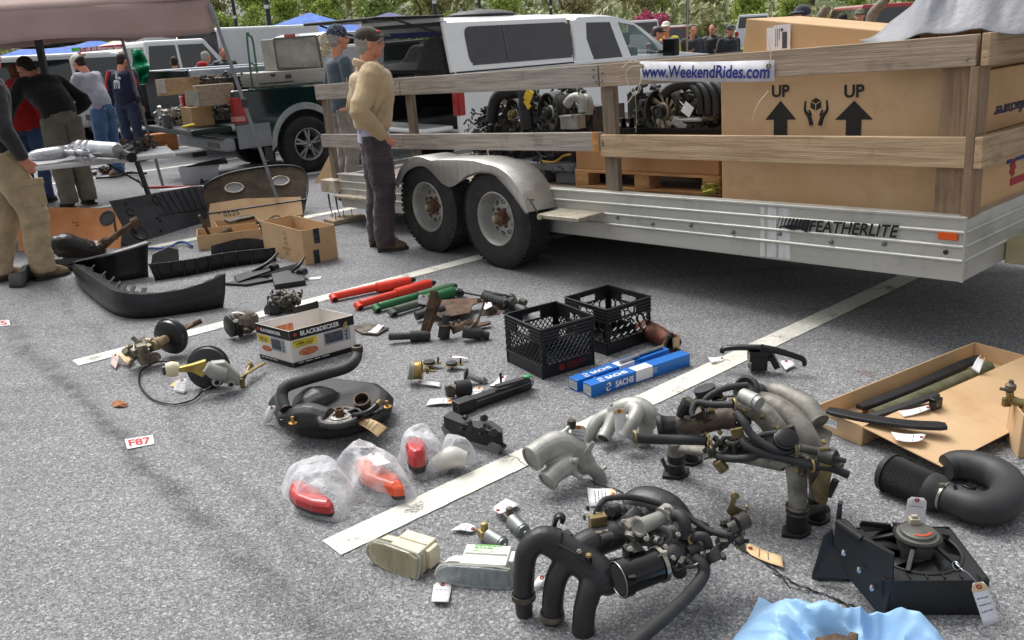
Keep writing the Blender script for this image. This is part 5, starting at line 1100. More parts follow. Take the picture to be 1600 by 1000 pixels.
person('dark haired man in blue shirt facing away towards the red van',PD(1316,35,16.5),-10,1.72,head=(0,0),top=dict(m=cloth('blue_shirt',(62,98,160),(50,84,144)),name='shirt'),bottom=MATS['navy_jeans'],hair=HAIR_D,vx=.016)
person('man in black jacket, leftmost of the two talking beyond the trailer',PD(1114,60,19),-170,1.66,head=(20,5),top=dict(m=BLJ),bottom=MATS['navy_jeans'],hair=HAIR_D,hairlen=.3,vx=.018,jacket=1.15,arms=dict(wrL=(-.1,.25,1.15),elL=(-.25,.05,1.1)))
person('man in black cap and open dark jacket with blue shirt, beyond the trailer',PD(1139,60,18.5),170,1.62,head=(-10,10),top=dict(m=cloth('dark_grey_jacket',(48,50,56),(36,38,44))),bottom=MATS['navy_jeans'],hair=HAIR_D,cap='brim',capm=BLJ,vx=.018,jacket=1.15)
person('man in dark hooded sweatshirt with white sleeve stripes holding a stick',PD(1082,60,18),-175,1.66,head=(-15,5),top=dict(m=cloth('charcoal_hoodie',(58,62,72),(44,48,56)),name='hoodie'),bottom=MATS['navy_jeans'],hair=HAIR_D,hood=MATS['charcoal_hoodie'],vx=.018,jacket=1.12,arms=dict(wrR=(.1,.3,1.2),elR=(.26,.08,1.12)))
t,J,H,HM=person('man in white cap and yellow jacket with red shirt, beyond the white truck',PD(1041,55,17.5),-170,1.74,head=(10,5),top=dict(m=cloth('yellow_jacket',(214,204,44),(196,184,30)),name='jacket'),bottom=MATS['navy_jeans'],hair=HAIR_D,hairlen=.5,cap='brim',capm=MATS['white_cap_cloth'],vx=.018,jacket=1.12)
c=MB();c.box((0,.125,1.27),(.16,.05,.34));part('shirt_front',c,REDJ,t,world=False,bevel=.02)
person('person in black jacket and dark cap beside the yellow jacket man',PD(1026,60,17),120,1.66,head=(0,10),top=dict(m=BLJ),bottom=MATS['navy_jeans'],hair=HAIR_D,cap='brim',capm=BLJ,vx=.018)
# ---------------------- canopy, table, left side
TAUPE=MT('taupe_canopy',(176,152,146),(166,142,136),rough=.8,scale=2,bump=.12,bscale=12,trans=0)
ct_=thing('canopy_tent','taupe pop up canopy over the table at the left edge','canopy',(P(442,337)*V((1,1,0)).length and P(442,337)))
LEGM=MT('grey_steel_leg',(148,150,156),(126,128,134),rough=.45,metal=.5)
foot=P(442,336);hv=2.02
ctop=PD(327,-2,9.2)
ed=(vf*-1)
lf=PD(-260,74,8.6)
c1=ctop;c2=PD(-320,30,11.3);c2.z=c1.z
sn=(c2-c1);sn.z=0;sn.normalize();bk_=V((-sn.y,sn.x,0));bk_=bk_ if bk_.y>0 else-bk_
Lc=(c2-c1).length;dp=3.0
c3=PD(180,15,12.2);c3.z=c1.z;c4=c2+(c3-c1);ap=(c1+c2+c3+c4)/4+V((0,0,.95))
c=MB()
def panel(a,b,top_,n=10):
 rows=[]
 for j in range(n+1):
  t=j/n;rr=[]
  for i in range(13):
   u=i/12;e=a.lerp(b,u);p=e.lerp(top_,t);p.z-=.10*math.sin(math.pi*u)*math.sin(math.pi*min(1,t*1.0))*.8;rr.append(p)
  rows.append(rr)
 c.grid(rows)
panel(c1,c2,ap);panel(c2,c4,ap);panel(c4,c3,ap);panel(c3,c1,ap)
part('roof',c,TAUPE,ct_,solid=.004)
c=MB()
for a,b in((c1,c2),(c2,c4),(c4,c3),(c3,c1)):
 rows=[]
 for j in range(6):
  rows.append([a.lerp(b,i/50)+V((0,0,-.30*j/5))+bk_*(.018*math.sin(i*.9)*j/5+.03*noise.noise(V((i*.12,j*.2,3))))-V((0,0,.02*math.sin(i*.25)*j/5))for i in range(51)])
 c.grid(rows)
part('valance',c,TAUPE,ct_,solid=.003)
def leg(top_,bot,w_=.03,name='leg'):
 c=MB();c.bar(top_,bot,w_,w_);o=part(name,c,LEGM,ct_,bevel=.004);c=MB();m_=top_.lerp(bot,.45);c.box(m_,(w_*1.6,w_*1.6,.08));part('leg_joint',c,MT('dark_joint',(60,60,64),rough=.5),o)
leg(c1-V((0,0,.05)),foot)
l2=PD(236,236,11.5);l2.z=0;leg(c3-V((0,0,.1)),P(255,292),.03)
dk1,dk2=PD(58,56,12.5),PD(60,90,12.5);c=MB();c.bar(dk1,V((dk1.x,dk1.y,0)),.07,.07);part('leg',c,MT('dark_leg',(66,68,76),rough=.5),ct_)
c=MB();c.bar(c1-V((0,0,.1)),c3-V((0,0,.1)),.03,.03);part('roof_bar',c,LEGM,ct_)
c=MB();c.bar(c3-V((0,0,.1)),c4-V((0,0,.1)),.03,.03);part('roof_bar',c,LEGM,ct_)
th_=.74
ta,tb_,tc_,td=P(10,258,th_),P(196,243+10,th_),P(272,237,th_),P(20,262,th_)
pA,pB=P(36,262,th_),P(274,238,th_)
d1=(pB-pA).normalized();LT=2.0;d2=V((-d1.y,d1.x,0));pA=pB-d1*2.44
tt=thing('folding_table','white plastic folding table with dark legs holding exhaust parts','table',(pA+d1*1.22+d2*.38)*V((1,1,0)).x if False else V(((pA+d1*1.22+d2*.38).x,(pA+d1*1.22+d2*.38).y,0)))
c=MB();c.hexa([pA-V((0,0,.045)),pB-V((0,0,.045)),pB+d2*.76-V((0,0,.045)),pA+d2*.76-V((0,0,.045)),pA,pB,pB+d2*.76,pA+d2*.76]);part('tabletop',c,MT('white_table_plastic',(216,216,218),(202,202,204),rough=.5,scale=4),tt,bevel=.012)
DKL=MT('table_leg_steel',(74,76,82),(58,60,64),rough=.45,metal=.4)
for u in(.35,2.1):
 for v in(.1,.66):
  a=pA+d1*u+d2*v;c=MB();c.cyl(a-V((0,0,.05)),V((a.x,a.y,0))-d1*(.12 if u<1 else-.1),.014);part('leg',c,DKL,tt)
 c=MB();a=pA+d1*u;c.cyl(a+d2*.1-V((0,0,.3)),a+d2*.66-V((0,0,.3)),.01);c.cyl(a+d2*.38-V((0,0,.3)),a+d1*(.3 if u<1 else-.3)+d2*.38-V((0,0,.05)),.01);part('leg_brace',c,DKL,tt)
SLV=MT('silver_coated_metal',(206,208,212),(180,182,188),rough=.28,metal=.7,scale=8,bump=.15,bscale=60)
z=th_
ex=thing('exhaust_muffler','silver coated exhaust with two mufflers and forked pipes on the white table','exhaust',V((P(110,250,th_).x,P(110,250,th_).y,th_)))
def X(px,py,zz):return P(px,py,th_+zz)
c=MB();c.tube([X(44,246,.07),X(60,243,.085),X(95,238,.09),X(100,237,.08)],[.04,.075,.08,.05],18,4,flat=.75);part('front_muffler',c,SLV,ex)
c=MB();p0,p1=X(118,231,.1),X(184,235,.1);c.lathe(p0,p1-p0,[(0,0),(0,.04),(.03,.07),(.1,.074),(.11,.08),(.12,.074),(.22,.074),(.23,.08),(.24,.074),(.32,.074),(.33,.08),(.34,.074),((p1-p0).length-.03,.072),((p1-p0).length,.055),((p1-p0).length,0)],24);part('rear_muffler',c,SLV,ex)
c=MB();c.tube([X(98,236,.09),X(110,231,.11),X(120,229,.1)],[.05,.035,.045],12,4);c.tube([X(100,238,.09),X(115,239,.085),X(124,243,.05),X(128,249,.03)],.028,12,5);c.tube([X(108,235,.09),X(125,238,.09),X(140,243,.05),X(147,249,.03)],.026,12,5);c.tube([X(44,246,.07),X(34,250,.06)],.035,12,1);part('exhaust_pipe',c,SLV,ex)
def bthing(name,lab,cat,pts,seed,m,n=50,kinds='tbchw',s=1.,z0=0,z1=.2,grp=None,sec=BLK):
 "clutter of oily parts inside a box spanned by ground pixels"
 a,b=P(pts[0],pts[1],z0),P(pts[2],pts[3],z0);lo=V((min(a.x,b.x),min(a.y,b.y),z0+.012));hi=V((max(a.x,b.x),max(a.y,b.y),z1))
 t=thing(name,lab,cat,V(((a.x+b.x)/2,(a.y+b.y)/2,z0)),group=grp)
 c=MB();cc_=(lo+hi)/2;sz=(hi-lo);c.box(cc_-V((0,0,sz.z*.2)),(sz.x*.5,sz.y*.6,sz.z*.55));greeble(c,lo,hi,n,seed,kinds,s);part('casting',c,m,t)
 c=MB();greeble(c,lo,hi,n//3,seed+9,'wt',s);part('hose',c,sec,t);return t
bthing('engine_parts','dark oily engine parts on the right end of the white table','engine part',(196,245,246,230),71,DARKM,70,z0=th_,z1=th_+.12)
c=MB();c.pipe(X(188,241,.05),X(203,233,.07),.05);c.cyl(X(190,240,.05),X(206,246,.05),.045);single('exhaust_pipe_stub',c,BLKS,'black open pipe stub beside the silver muffler','pipe')
c=MB();greeble(c,X(205,226,.03),X(235,218,.12)+V((0,.15,0)),9,77,'t',1.5);single('tubular_parts',c,RUST,'brown rusty tubes stacked at the back of the white table','pipe')
t=thing('cardboard_box','small leather brown carton on the asphalt behind the table','box',P(258,240));c=MB();a,b=P(238,238),P(280,233);u=(b-a).normalized();nn=V((-u.y,u.x,0));H0=.3
c.hexa([a,b,b+nn*.3,a+nn*.3]+[p+V((0,0,H0))for p in(a,b,b+nn*.3,a+nn*.3)]);part('carton',c,MT('red_brown_carton',(176,112,66),(150,92,52),rough=.8),t,bevel=.01)
c=MB();m_=(a+b)/2-nn*.002+u*.02;c.bar(m_,m_+V((0,0,.11)),.06,.003,up=nn);part('tape',c,MANILA,t)
PLC=MT('translucent_plastic',(214,218,224),(200,204,212),rough=.25,alpha=.55,trans=0)
t=thing('storage_bin','clear plastic storage bin with a black lid on the asphalt','bin',P(312,286));a,b=P(283,290),P(345,284);u=(b-a).normalized();nn=V((-u.y,u.x,0));W_=.36;Hh=.2
fl=.03
q4=[a+u*fl+nn*fl,b-u*fl+nn*fl,b-u*fl+nn*(W_-fl),a+u*fl+nn*(W_-fl)];q5=[p+V((0,0,Hh))for p in(a,b,b+nn*W_,a+nn*W_)]
c=MB()
for i in range(4):j_=(i+1)%4;c.quad(q4[i],q4[j_],q5[j_],q5[i])
c.quad(*q4[::-1]);part('tub',c,PLC,t,solid=.004)
c=MB();
for i in range(4):c.bar(q5[i],q5[(i+1)%4],.02,.012)
part('rim',c,PLC,t)
c=MB();greeble(c,a+u*.06+nn*.08+V((0,0,.02)),b-u*.06+nn*.28+V((0,0,.15)),30,81,'bct');part('contents',c,DARKM,t)
c=MB();k_=a+nn*.1+V((0,0,Hh+.015));c.hexa([k_+u*.1,k_+u*.62,k_+u*.6+nn*.25,k_+u*.25+nn*.28]+[p+V((0,0,.014))for p in(k_+u*.1,k_+u*.62+V((0,0,.02)),k_+u*.6+nn*.25+V((0,0,.04)),k_+u*.25+nn*.28)]);single('black_panel',c,BLK,'thin black panel lying on the clear storage bin','panel')  # flat panel resting on the bin, without tray sides
c=MB();c.tube([P(226,293,.02),P(300,292,.02),P(350,300,.02)],.016,10,2);single('red_rod',c,MT('red_rod_paint',(196,66,60),(150,44,40),rough=.5),'long thin red rod on the asphalt beyond the door panels','rod')
c=MB();c.tube([P(250,302,.05),P(320,296,.05)],[.05,.05],14,1);single('white_tube',c,PAPER,'white tube lying beside the red rod','tube')
def leaning(pts,z_,tilt,th=.012):
 return pts
def slabpoly(px,plane,th=.012,bulge=0):
 "polygon traced on an inclined plane: plane = (origin, normal)"
 o,n=V(plane[0]),V(plane[1]).normalized();C=V((0,0,EYE));out=[]
 for x,y in px:
  v=ray(x,y);t=(o-C).dot(n)/v.dot(n);out.append(C+v*t)
 return out,n
def incl(pa,pb,lean_):
 "plane through ground pixels pa, pb, leaning back by lean_ degrees from vertical"
 a,b=P(*pa),P(*pb);u=(b-a).normalized();bkv=V((-u.y,u.x,0));bkv=bkv if bkv.y>0 else-bkv
 upv=V((0,0,1))*math.cos(R(lean_))+bkv*math.sin(R(lean_));n=u.cross(upv).normalized();n=n if n.y<0 else-n
 return(a,n),u,upv
def npoly(pts,n=3):
 c_=catmull(pts+[pts[0]],n);return c_[:-1]
ORG=MT('orange_brown_board',(198,136,86),(176,114,68),rough=.75,scale=4,bump=.1,dirt=(140,84,50),dlo=.58,dhi=.9)
pl1,u1,up1=incl((40,392),(186,388),38)
pts,n=slabpoly([(40,324),(120,324),(176,326),(190,352),(188,388),(130,392),(60,398),(30,400),(24,345)],pl1)
dp=thing('door_panel','tan brown fibreboard door panel leaning back with an oval hole','door panel',P(110,395));c=MB();c.prism(pts,n*-.012);part('board',c,ORG,dp,bevel=.003)
c=MB()
for p_ in((168,341),):
 q_,_=slabpoly([p_],pl1);c.lathe(q_[0]+n*.002,n,[(0,.075),(.006,.075),(.008,.06),(.003,.055),(.003,0)],20)
part('speaker_hole',c,BLK,dp)
c=MB();q_,_=slabpoly([(65,351),(73,350)],pl1);c.bar(q_[0]+n*.003,q_[1]+n*.003,.016,.004,up=n)
for p_ in((115,348),(120,348),(119,353),(122,352)):q_,_=slabpoly([p_],pl1);c.cyl(q_[0],q_[0]+n*.003,.006,None,8)
part('slot',c,CRK,dp)
VIN=MT('black_vinyl_panel',(44,46,50),(34,36,39),rough=.5,bump=.2,scale=8,bscale=120)
pl2,u2,up2=incl((200,384),(328,345),32)
pts,n=slabpoly([(171,314),(200,309),(250,300),(300,291),(317,290),(319,305),(318,322),(328,332),(326,350),(300,360),(262,370),(215,384),(196,383),(182,372),(178,350),(180,330)],pl2)
dp=thing('door_panel','black vinyl door panel with pleated ribs leaning between the tan and brown panels','door panel',P(255,380));c=MB();c.prism(pts,n*-.012);part('board',c,VIN,dp,bevel=.004)
c=MB()
for k in range(7):
 q_,_=slabpoly([(242+k*10.5,304-k*1.8),(262+k*9.5,334-k*1.5)],pl2);c.tube([q_[0]+n*.001,q_[1]+n*.001],.011,8,1)
q_,_=slabpoly([(248,336),(318,326)],pl2);c.tube([q_[0],q_[1]],.008,6,1)
part('pleat',c,VIN,dp)
c=MB()
for p_,r_ in(((245,313),.045),((203,332),.035),((217,363),.075),((196,319),.015),((246,341),.01),((250,345),.01),((251,361),.01)):
 q_,_=slabpoly([p_],pl2);c.lathe(q_[0]+n*.001,n,[(0,r_*1.1),(.006,r_*1.1),(.008,r_),(.002,r_*.85),(.002,0)],18)
part('speaker_hole',c,BLKS,dp)
q_,_=slabpoly([(217,363)],pl2);c=MB();c.ell(q_[0]+n*.006,(.06,.05,.03));
BRN=MT('dark_brown_backing',(74,62,48),(54,45,36),rough=.85,bump=.2,scale=7,bscale=40,dirt=(112,90,62),dlo=.55,dhi=.8,dscale=5)
pl3,u3,up3=incl((322,357),(476,336),42)
pts,n=slabpoly([(315,300),(325,286),(355,272),(400,263),(440,259),(468,262),(479,275),(480,300),(474,335),(455,340),(330,358),(318,350),(324,335)],pl3)
dp=thing('door_panel','back of a dark brown door panel with oval ring, on tan cardboard','door panel',P(400,352));c=MB();c.prism(npoly(pts,3),n*-.014);part('board',c,BRN,dp)
c=MB();cr_=npoly(pts,3);cr_=[p for p in cr_];c.tube([p+n*.003 for p in cr_ if p.z>.1],.012,6,1);part('edge_trim',c,BLK,dp)
pts2,_=slabpoly([(328,319),(380,311),(470,308),(473,336),(330,356),(326,335)],pl3);c=MB();c.prism([p+n*.004 for p in pts2],n*.004);cb=part('cardboard_backing',c,CARD,dp)
q_,_=slabpoly([(350,337),(365,333)],pl3);c=MB();text(c,'" 0525',q_[0].lerp(q_[1],.5)+n*.009,u3,up3,h=.05,wdt=.2);part('handwriting',c,INK,cb,world=True)
c=MB()
for p_ in((366,294),(438,283)):
 q_,_=slabpoly([p_],pl3);M3=Matrix((u3,n.cross(u3)if False else up3,n)).transposed();base=MB();base.torus((0,0,0),(0,0,1),.07,.009,26,8);base.tf(Matrix.Translation(q_[0]+n*.006)@(M3@Matrix.Diagonal((1.25,.8,1))).to_4x4());c.merge(base)
part('oval_ring',c,MT('pale_ring',(190,184,172),(150,144,132),rough=.5,metal=.3),dp)
c=MB()
for p_ in((366,294),(438,283)):
 q_,_=slabpoly([p_],pl3);base=MB();base.lathe((0,0,0),(0,0,1),[(0,.065),(.002,.065),(.002,0)],20);base.tf(Matrix.Translation(q_[0]+n*.002)@(M3@Matrix.Diagonal((1.25,.8,1))).to_4x4());c.merge(base)
part('oval_opening',c,MT('pale_ground_seen',(150,150,150),rough=.9),dp)
def openbox(label,a,b,dep,h,m=CARD,th=.006,flaps=(),ret=False,nm='cardboard_box',cat='box',flapl=.12):
 "a,b = front bottom corners (world), dep = depth vector"
 t=thing(nm,label,cat,V(((a.x+b.x+dep.x)/2,(a.y+b.y+dep.y)/2,a.z)));u=(b-a).normalized();v=V(dep).normalized();L_=(b-a).length;D_l=V(dep).length;up=V((0,0,1))
 c=MB();T4=lambda x,y,z:a+u*x+v*y+up*z
 def bx(x0,x1,y0,y1,z0,z1):c.hexa([T4(x0,y0,z0),T4(x1,y0,z0),T4(x1,y1,z0),T4(x0,y1,z0),T4(x0,y0,z1),T4(x1,y0,z1),T4(x1,y1,z1),T4(x0,y1,z1)])
 bx(0,L_,0,D_l,.001,th);bx(0,L_,0,th,th,h);bx(0,L_,D_l-th,D_l,th,h);bx(0,th,th,D_l-th,th,h);bx(L_-th,L_,th,D_l-th,th,h)
 part('carton',c,m,t,bevel=.002)
 for f in flaps:
  c=MB();k_,ang,*fl_=f;fl_=fl_[0]if fl_ else flapl
  p0,p1,o_={'f':(T4(0,0,h),T4(L_,0,h),-v),'b':(T4(0,D_l,h),T4(L_,D_l,h),v),'l':(T4(0,0,h),T4(0,D_l,h),-u),'r':(T4(L_,0,h),T4(L_,D_l,h),u)}[k_]
  d=o_*math.cos(R(ang))+up*math.sin(R(ang));nn_=(p1-p0).cross(d).normalized()*.004
  c.hexa([p0,p1,p1+d*fl_,p0+d*fl_,p0+nn_,p1+nn_,p1+d*fl_+nn_,p0+d*fl_+nn_]);part('flap',c,m,t)
 return(t,T4,L_,D_l,u,v)
a,b=P(478,415),P(529,404);bl=P(414,395)
t,T4,L_,D_l,u,v=openbox('open brown carton with red handwriting beside the trailer, in front of the canopy leg',a,b,(bl-a)*.0+(P(414,395)-a),.28)
DT=MT('dark_tape',(34,42,50),(60,110,140),rough=.4,scale=30,stretch=(1,1,3),lo=.6,hi=.63)
fv=v;fn=-u
c=MB()
for x in(.74,):pass
fx=(a-bl).length
def onface(x,z):return a+v*(fx*(1-x))-u*.003+V((0,0,z))
c.bar(a+u*.12-v*.004+V((0,0,.16)),a+u*.12-v*.004+V((0,0,.28)),.05,.003,up=v);c.bar(a+u*.1-v*.004+V((0,0,.0)),a+u*.1-v*.004+V((0,0,.11)),.05,.003,up=v);part('dark_tape_strip',c,DT,t)
c=MB()
for i,w_ in enumerate(('9 11','BH','MS','ENGINE','TIN')):text(c,w_,onface(.6,.225-i*.042),-v*1.,(0,0,1),h=.026,shear=.1)
part('handwriting',c,MT('red_brown_marker',(140,70,56),rough=.8),t)
a,b=P(311,392),P(410,380);bl=P(300,372)
t,T4,L_,D_l,u,v=openbox('long low open brown carton holding metal parts by the canopy leg',a,b,V((-(b-a).y,(b-a).x,0)).normalized()*.34,.13)
c=MB();c.cyl(T4(.1,.2,.1),T4(.05,.05,.3),.014);c.cyl(T4(.12,.2,.05),T4(.3,.2,.12),.03);single('metal_bar',c,RUST,'grey pipe sticking up from the left end of the long low carton','pipe')
c=MB();c.box(T4(.72,.17,.12),(.25,.1,.06),.3);greeble(c,T4(.5,.1,.05),T4(.95,.26,.17),30,88,'tcb');single('metal_casting',c,GRIME,'grimy metal casting lying in the long low carton','engine part')
a,b=P(343,375),P(410,366);t,T4,L_,D_l,u,v=openbox('brown carton with a closed dusty lid behind the long low carton',a,b,V((-(b-a).y,(b-a).x,0)).normalized()*.35,.12)
c=MB();c.bar(T4(.1,.15,.13),T4(L_-.05,.2,.14),.14,.03);single('metal_plate',c,GRIME,'dull metal plate resting on the carton behind the open one','plate',bevel=.005)
c=MB();c.ell(P(427,352,.06),(.09,.07,.06));single('black_cap_part',c,BLK,'black rounded part on the rear carton by the canopy leg','engine part')
c=MB();c.tube([P(232,388,.02),P(262,387,.02),P(278,379,.03),P(290,379,.03),P(300,385,.02)],.011,10,6);single('blue_hose',c,MT('blue_rubber',(44,84,152),(34,66,128),rough=.4),'thin curved blue hose on the asphalt below the door panels','hose')
t=thing('wooden_plank','short brown plank with nails under the rear of the trailer','plank',P(545,350));a,b=P(522,353),P(572,343);u=(b-a).normalized();nn=V((-u.y,u.x,0))
c=MB();c.hexa([a,b,b+nn*.2,a+nn*.2]+[p+V((0,0,.045))for p in(a,b,b+nn*.2,a+nn*.2)]);part('board',c,WB,t,bevel=.004)
for k in range(3):c=MB();p=a+u*(.06+.09*k)+nn*.06;c.cyl(p+V((0,0,.04)),p+V((0,0,.12)),.004,None,6);part('nail',c,DARKM,t)
pts=[P(493,286),P(556,292),PD(556,215,7.9),PD(534,205,7.9)]
c=MB();pl,uu,upv=incl((493,286),(556,284),25);pts,n=slabpoly([(492,286),(556,290),(556,205),(536,200)],pl);c.prism(pts,n*-.01);single('cardboard_sheet',c,CARD,'pointed sheet of tan cardboard leaning behind the trailer end','cardboard')
# ---------------------- paper tags
TN='paper tags tied to the parts'
def gtag(label,A,B,C_,D_,z=(.012,.012,.012,.012),man=0,nlines=3,m=None,lift=.0,seed=1,name='paper_tag'):
 "A,B: ring end corners; C,D: far corners (order A B C D around); pixels with height z, or world points"
 q=[p if isinstance(p,V)else P(p[0],p[1],zz)for p,zz in zip((A,B,C_,D_),z)]
 c=MB();rows=[]
 for i in range(9):
  t=i/8;l=q[0].lerp(q[3],t);r_=q[1].lerp(q[2],t);up=V((0,0,1))*(.005*math.sin(t*math.pi*1.2+seed));k_=.18 if i==0 else 0
  rows.append([l.lerp(r_,k_+(1-2*k_)*s_)+up for s_ in(0,.33,.66,1)])
 c.grid(rows);nn=(q[1]-q[0]).cross(q[3]-q[0]).normalized();nn=nn if nn.dot(V((0,0,EYE))-q[0])>0 else-nn
 t_=thing(name,label,'tag',q[0]*1.,group=TN);pp_=part('paper',c,m or PAPER,t_,solid=.0006)
 x_=(q[1]-q[0]).normalized();y_=(q[0]-q[3]).normalized();W_=(q[1]-q[0]).length;Ln=(q[3]-q[0]).length
 def on(t,s_):
  f=t*8;i=min(7,int(f));a=rows[i];b=rows[i+1];u=f-i;k=min(2,int(s_*3));w_=s_*3-k
  return(a[k].lerp(a[k+1],w_)).lerp(b[k].lerp(b[k+1],w_),u)+nn*.0015
 if man:
  c=MB();c.grid([[on(t,s_)for s_ in((0.02 if t>.05 else .2),.5,(.98 if t>.05 else .8))]for t in(.0,.06,.12,.2)]);part('manila_end',c,MANILA,pp_)
 c=MB();c.torus(on(.09,.5)+nn*.0005,nn,.0055,.0022,14,6);part('ring',c,RING,pp_)
 if nlines:
  c=MB();r=random.Random(seed)
  for i in range(nlines):
   t=.34+.5*i/max(1,nlines);s0=.14;
   while s0<.84:
    l=r.uniform(.05,.2);l=min(l,.88-s0);c.quad(on(t,s0),on(t,s0+l),on(t+.03,s0+l),on(t+.03,s0));s0+=l+.04
  part('print',c,MT('faint_print',(110,108,120),rough=.8),pp_)
 return t_
def stations(S,lip=0,th=.004,rows_=None,bulge=0):
 "ribbon from (bottom px),(top px) stations"
 bot=[];top=[]
 for(bx,by),(tx_,ty)in S:f=Bill(bx,by);bot.append(f.b.copy());top.append(f(tx_,ty))
 return bot,top
def ribbon(S,n=5,bulge=.0,rows=5,inward=None,lip=0,jag=0):
 b,t=stations(S);B_,T_=catmull(b,n),catmull(t,n);cen=sum(B_,V())/len(B_);c=MB();G_=[]
 for j in range(rows+1):
  v=j/rows;rr=[]
  for i in range(len(B_)):
   d=(B_[min(i+1,len(B_)-1)]-B_[max(i-1,0)]);nn=V((d.y,-d.x,0)).normalized();rr.append(B_[i].lerp(T_[i],v)+nn*bulge*math.sin(math.pi*v))
  G_.append(rr)
 if lip:
  rr=[];
  for i in range(len(B_)):
   d=(B_[min(i+1,len(B_)-1)]-B_[max(i-1,0)]);nn=V((d.y,-d.x,0)).normalized();rr.append(T_[i]-nn*lip*(1-jag*(.5+.5*math.sin(i*1.9)))-V((0,0,.012)))
  G_.append(rr)
 c.grid(G_);return c,B_,T_
DUSTY=MT('dusty_black_bumper',(34,35,38),(22,22,24),rough=.35,scale=5,dirt=(92,90,90),dlo=.6,dhi=1.0,dscale=4,bump=.05)
bt=thing('bumper_cover','large scuffed black U shaped bumper cover lying on the asphalt','bumper',P(210,455))
S1=[((232,432),(232,375)),((205,437),(205,384)),((170,441),(168,395)),((140,436),(140,402)),((122,430),(116,409)),((130,452),(122,418)),((152,474),(148,435)),((176,490),(166,448)),((200,497),(185,456)),((230,498),(225,460)),((285,491),(282,453)),((330,484),(325,440)),((349,480),(352,427))]
c,B_,T_=ribbon(S1,5,.02,5,lip=.09,jag=.35);part('bumper_skin',c,DUSTY,bt,solid=.005)
c=MB();c.tube([p.lerp(q,.45)+V((0,0,0))for p,q in zip(B_[38:],T_[38:])],.006,6,1);part('moulded_crease',c,DUSTY,bt)
c=MB()
for i in range(26,46,3):d=(B_[i+1]-B_[i-1]).normalized();nn=V((d.y,-d.x,0));c.bar(T_[i]-nn*.06-V((0,0,.02)),T_[i]-nn*.1+V((0,0,.015)),.035,.006)
parts('mounting_tab',c,BLK,bt)
lt=thing('bumper_lip','long grey curved bumper lip lying by the khaki cargo trousers','bumper',P(90,430))
S2=[((15,450),(14,428)),((37,449),(37,424)),((44,440),(46,412)),((75,432),(78,406)),((125,421),(128,403)),((184,414),(185,401))]
c,_,_=ribbon(S2,6,.01,3,lip=.05);part('lip_skin',c,MT('dark_grey_plastic',(84,84,84),(66,66,66),rough=.55,scale=6),lt,solid=.006)
gt2=thing('bumper_strip','long black ribbed bumper strip lying behind the bumper cover','bumper',P(330,420))
S3=[((243,439),(232,413)),((300,430),(298,405)),((360,418),(358,394)),((432,408),(430,387))]
c,B_,T_=ribbon(S3,6,0,2,lip=.07);part('strip_skin',c,BLK,gt2,solid=.006)
c=MB()
for i in range(1,len(B_)-1,2):c.bar(B_[i]+V((.0,-.008,.005)),T_[i]+V((0,-.008,0)),.01,.02)
parts('rib',c,BLK,gt2)
S4=[((330,402),(330,384)),((380,396),(382,372)),((420,392),(430,378))]
c,_,_=ribbon(S4,5,.01,2,lip=.05);single('plastic_trim',c,BLK,'short black trim strip against the long low carton','trim',solid=.005)
c=MB();f=Bill(262,418);c.prism([f(235,420),f(280,412),f(278,390),f(262,386),f(238,398)],V((0,.01,.004)));single('plastic_plate',c,MT('dark_grey_plastic',(84,84,84)),'small dark grey plastic plate behind the bumper cover','plastic part')
bb=thing('plastic_bracket','black folded plastic bracket nearest the open carton, beside a white label','bracket',P(445,445))
c=MB();c.prism([P(425,436,.02),P(470,425,.02),P(478,446,.0),P(430,453,.0)],V((0,0,.04)));c.prism([P(407,434,.02),P(440,420,.07),P(470,412,.09),P(452,424,.05)],V((0,0,.012)));c.tube([P(455,424,.06),P(468,414,.1),P(475,402,.13)],[.012,.014,.01],8,3);c.cyl(P(468,428,.05),P(476,424,.05),.03);part('bracket_body',c,BLK,bb,bevel=.003)
bb=thing('plastic_bracket','black hooked plastic bracket between the ribbed strip and the open carton','bracket',P(400,430))
c=MB();c.prism([P(350,446,.0),P(400,436,.0),P(428,440,.0),P(385,448,.0)],V((0,0,.02)));c.prism([P(366,436,.0),P(420,420,.02),P(424,428,.02),P(372,446,.0)],V((0,0,.03)));c.tube([P(395,424,.04),P(420,410,.08),P(434,395,.12)],[.014,.016,.01],8,3);c.cyl(P(424,420,.04),P(432,417,.04),.03);part('bracket_body',c,BLK,bb,bevel=.003)
c=MB();c.prism([P(476,434,.004),P(503,432,.004),P(500,436,.004),P(484,437,.004)],V((0,0,.001)));single('paper_label',c,PAPER,'torn white paper label beside the folded black bracket','label')
tt_=thing('driveshaft_housing','rusty shaft tube with black oily housing behind the bumper cover','car part',P(125,405))
f=Bill(130,405)
c=MB();c.tube([f(84,392),f(100,384),f(120,388),f(150,392),f(160,385)],[.07,.11,.1,.08,.05],12,4);c.ell(f(92,380),(.09,.08,.07));greeble(c,f(82,402)-V((0,.06,0)),f(150,374)+V((0,.08,0)),26,91,'bch',1.2);part('housing',c,MT('oily_black_casting',(42,38,34),(26,24,22),rough=.35,metal=.3,scale=10,bump=.3),tt_)
c=MB();c.tube([f(140,394),f(160,384),f(185,365),f(210,348)],[.04,.038,.026,.024],12,3);c.cyl(f(206,350),f(217,345),.045);c.ell(f(165,378),(.05,.04,.045));part('shaft_tube',c,RUST,tt_)
BST=MT('black_booster_paint',(30,31,33),(20,20,22),rough=.3,coat=.2,scale=6,dirt=(88,82,74),dlo=.58,dhi=.85)
ba=thing('brake_servo','dirty black round brake servo with rusty shaft, beyond the one with a cable loop','brake part',P(245,560))
f=Bill(245,562);cen=f(268,525);dax=(f(300,508,.15)-f(240,540,-.1)).normalized()
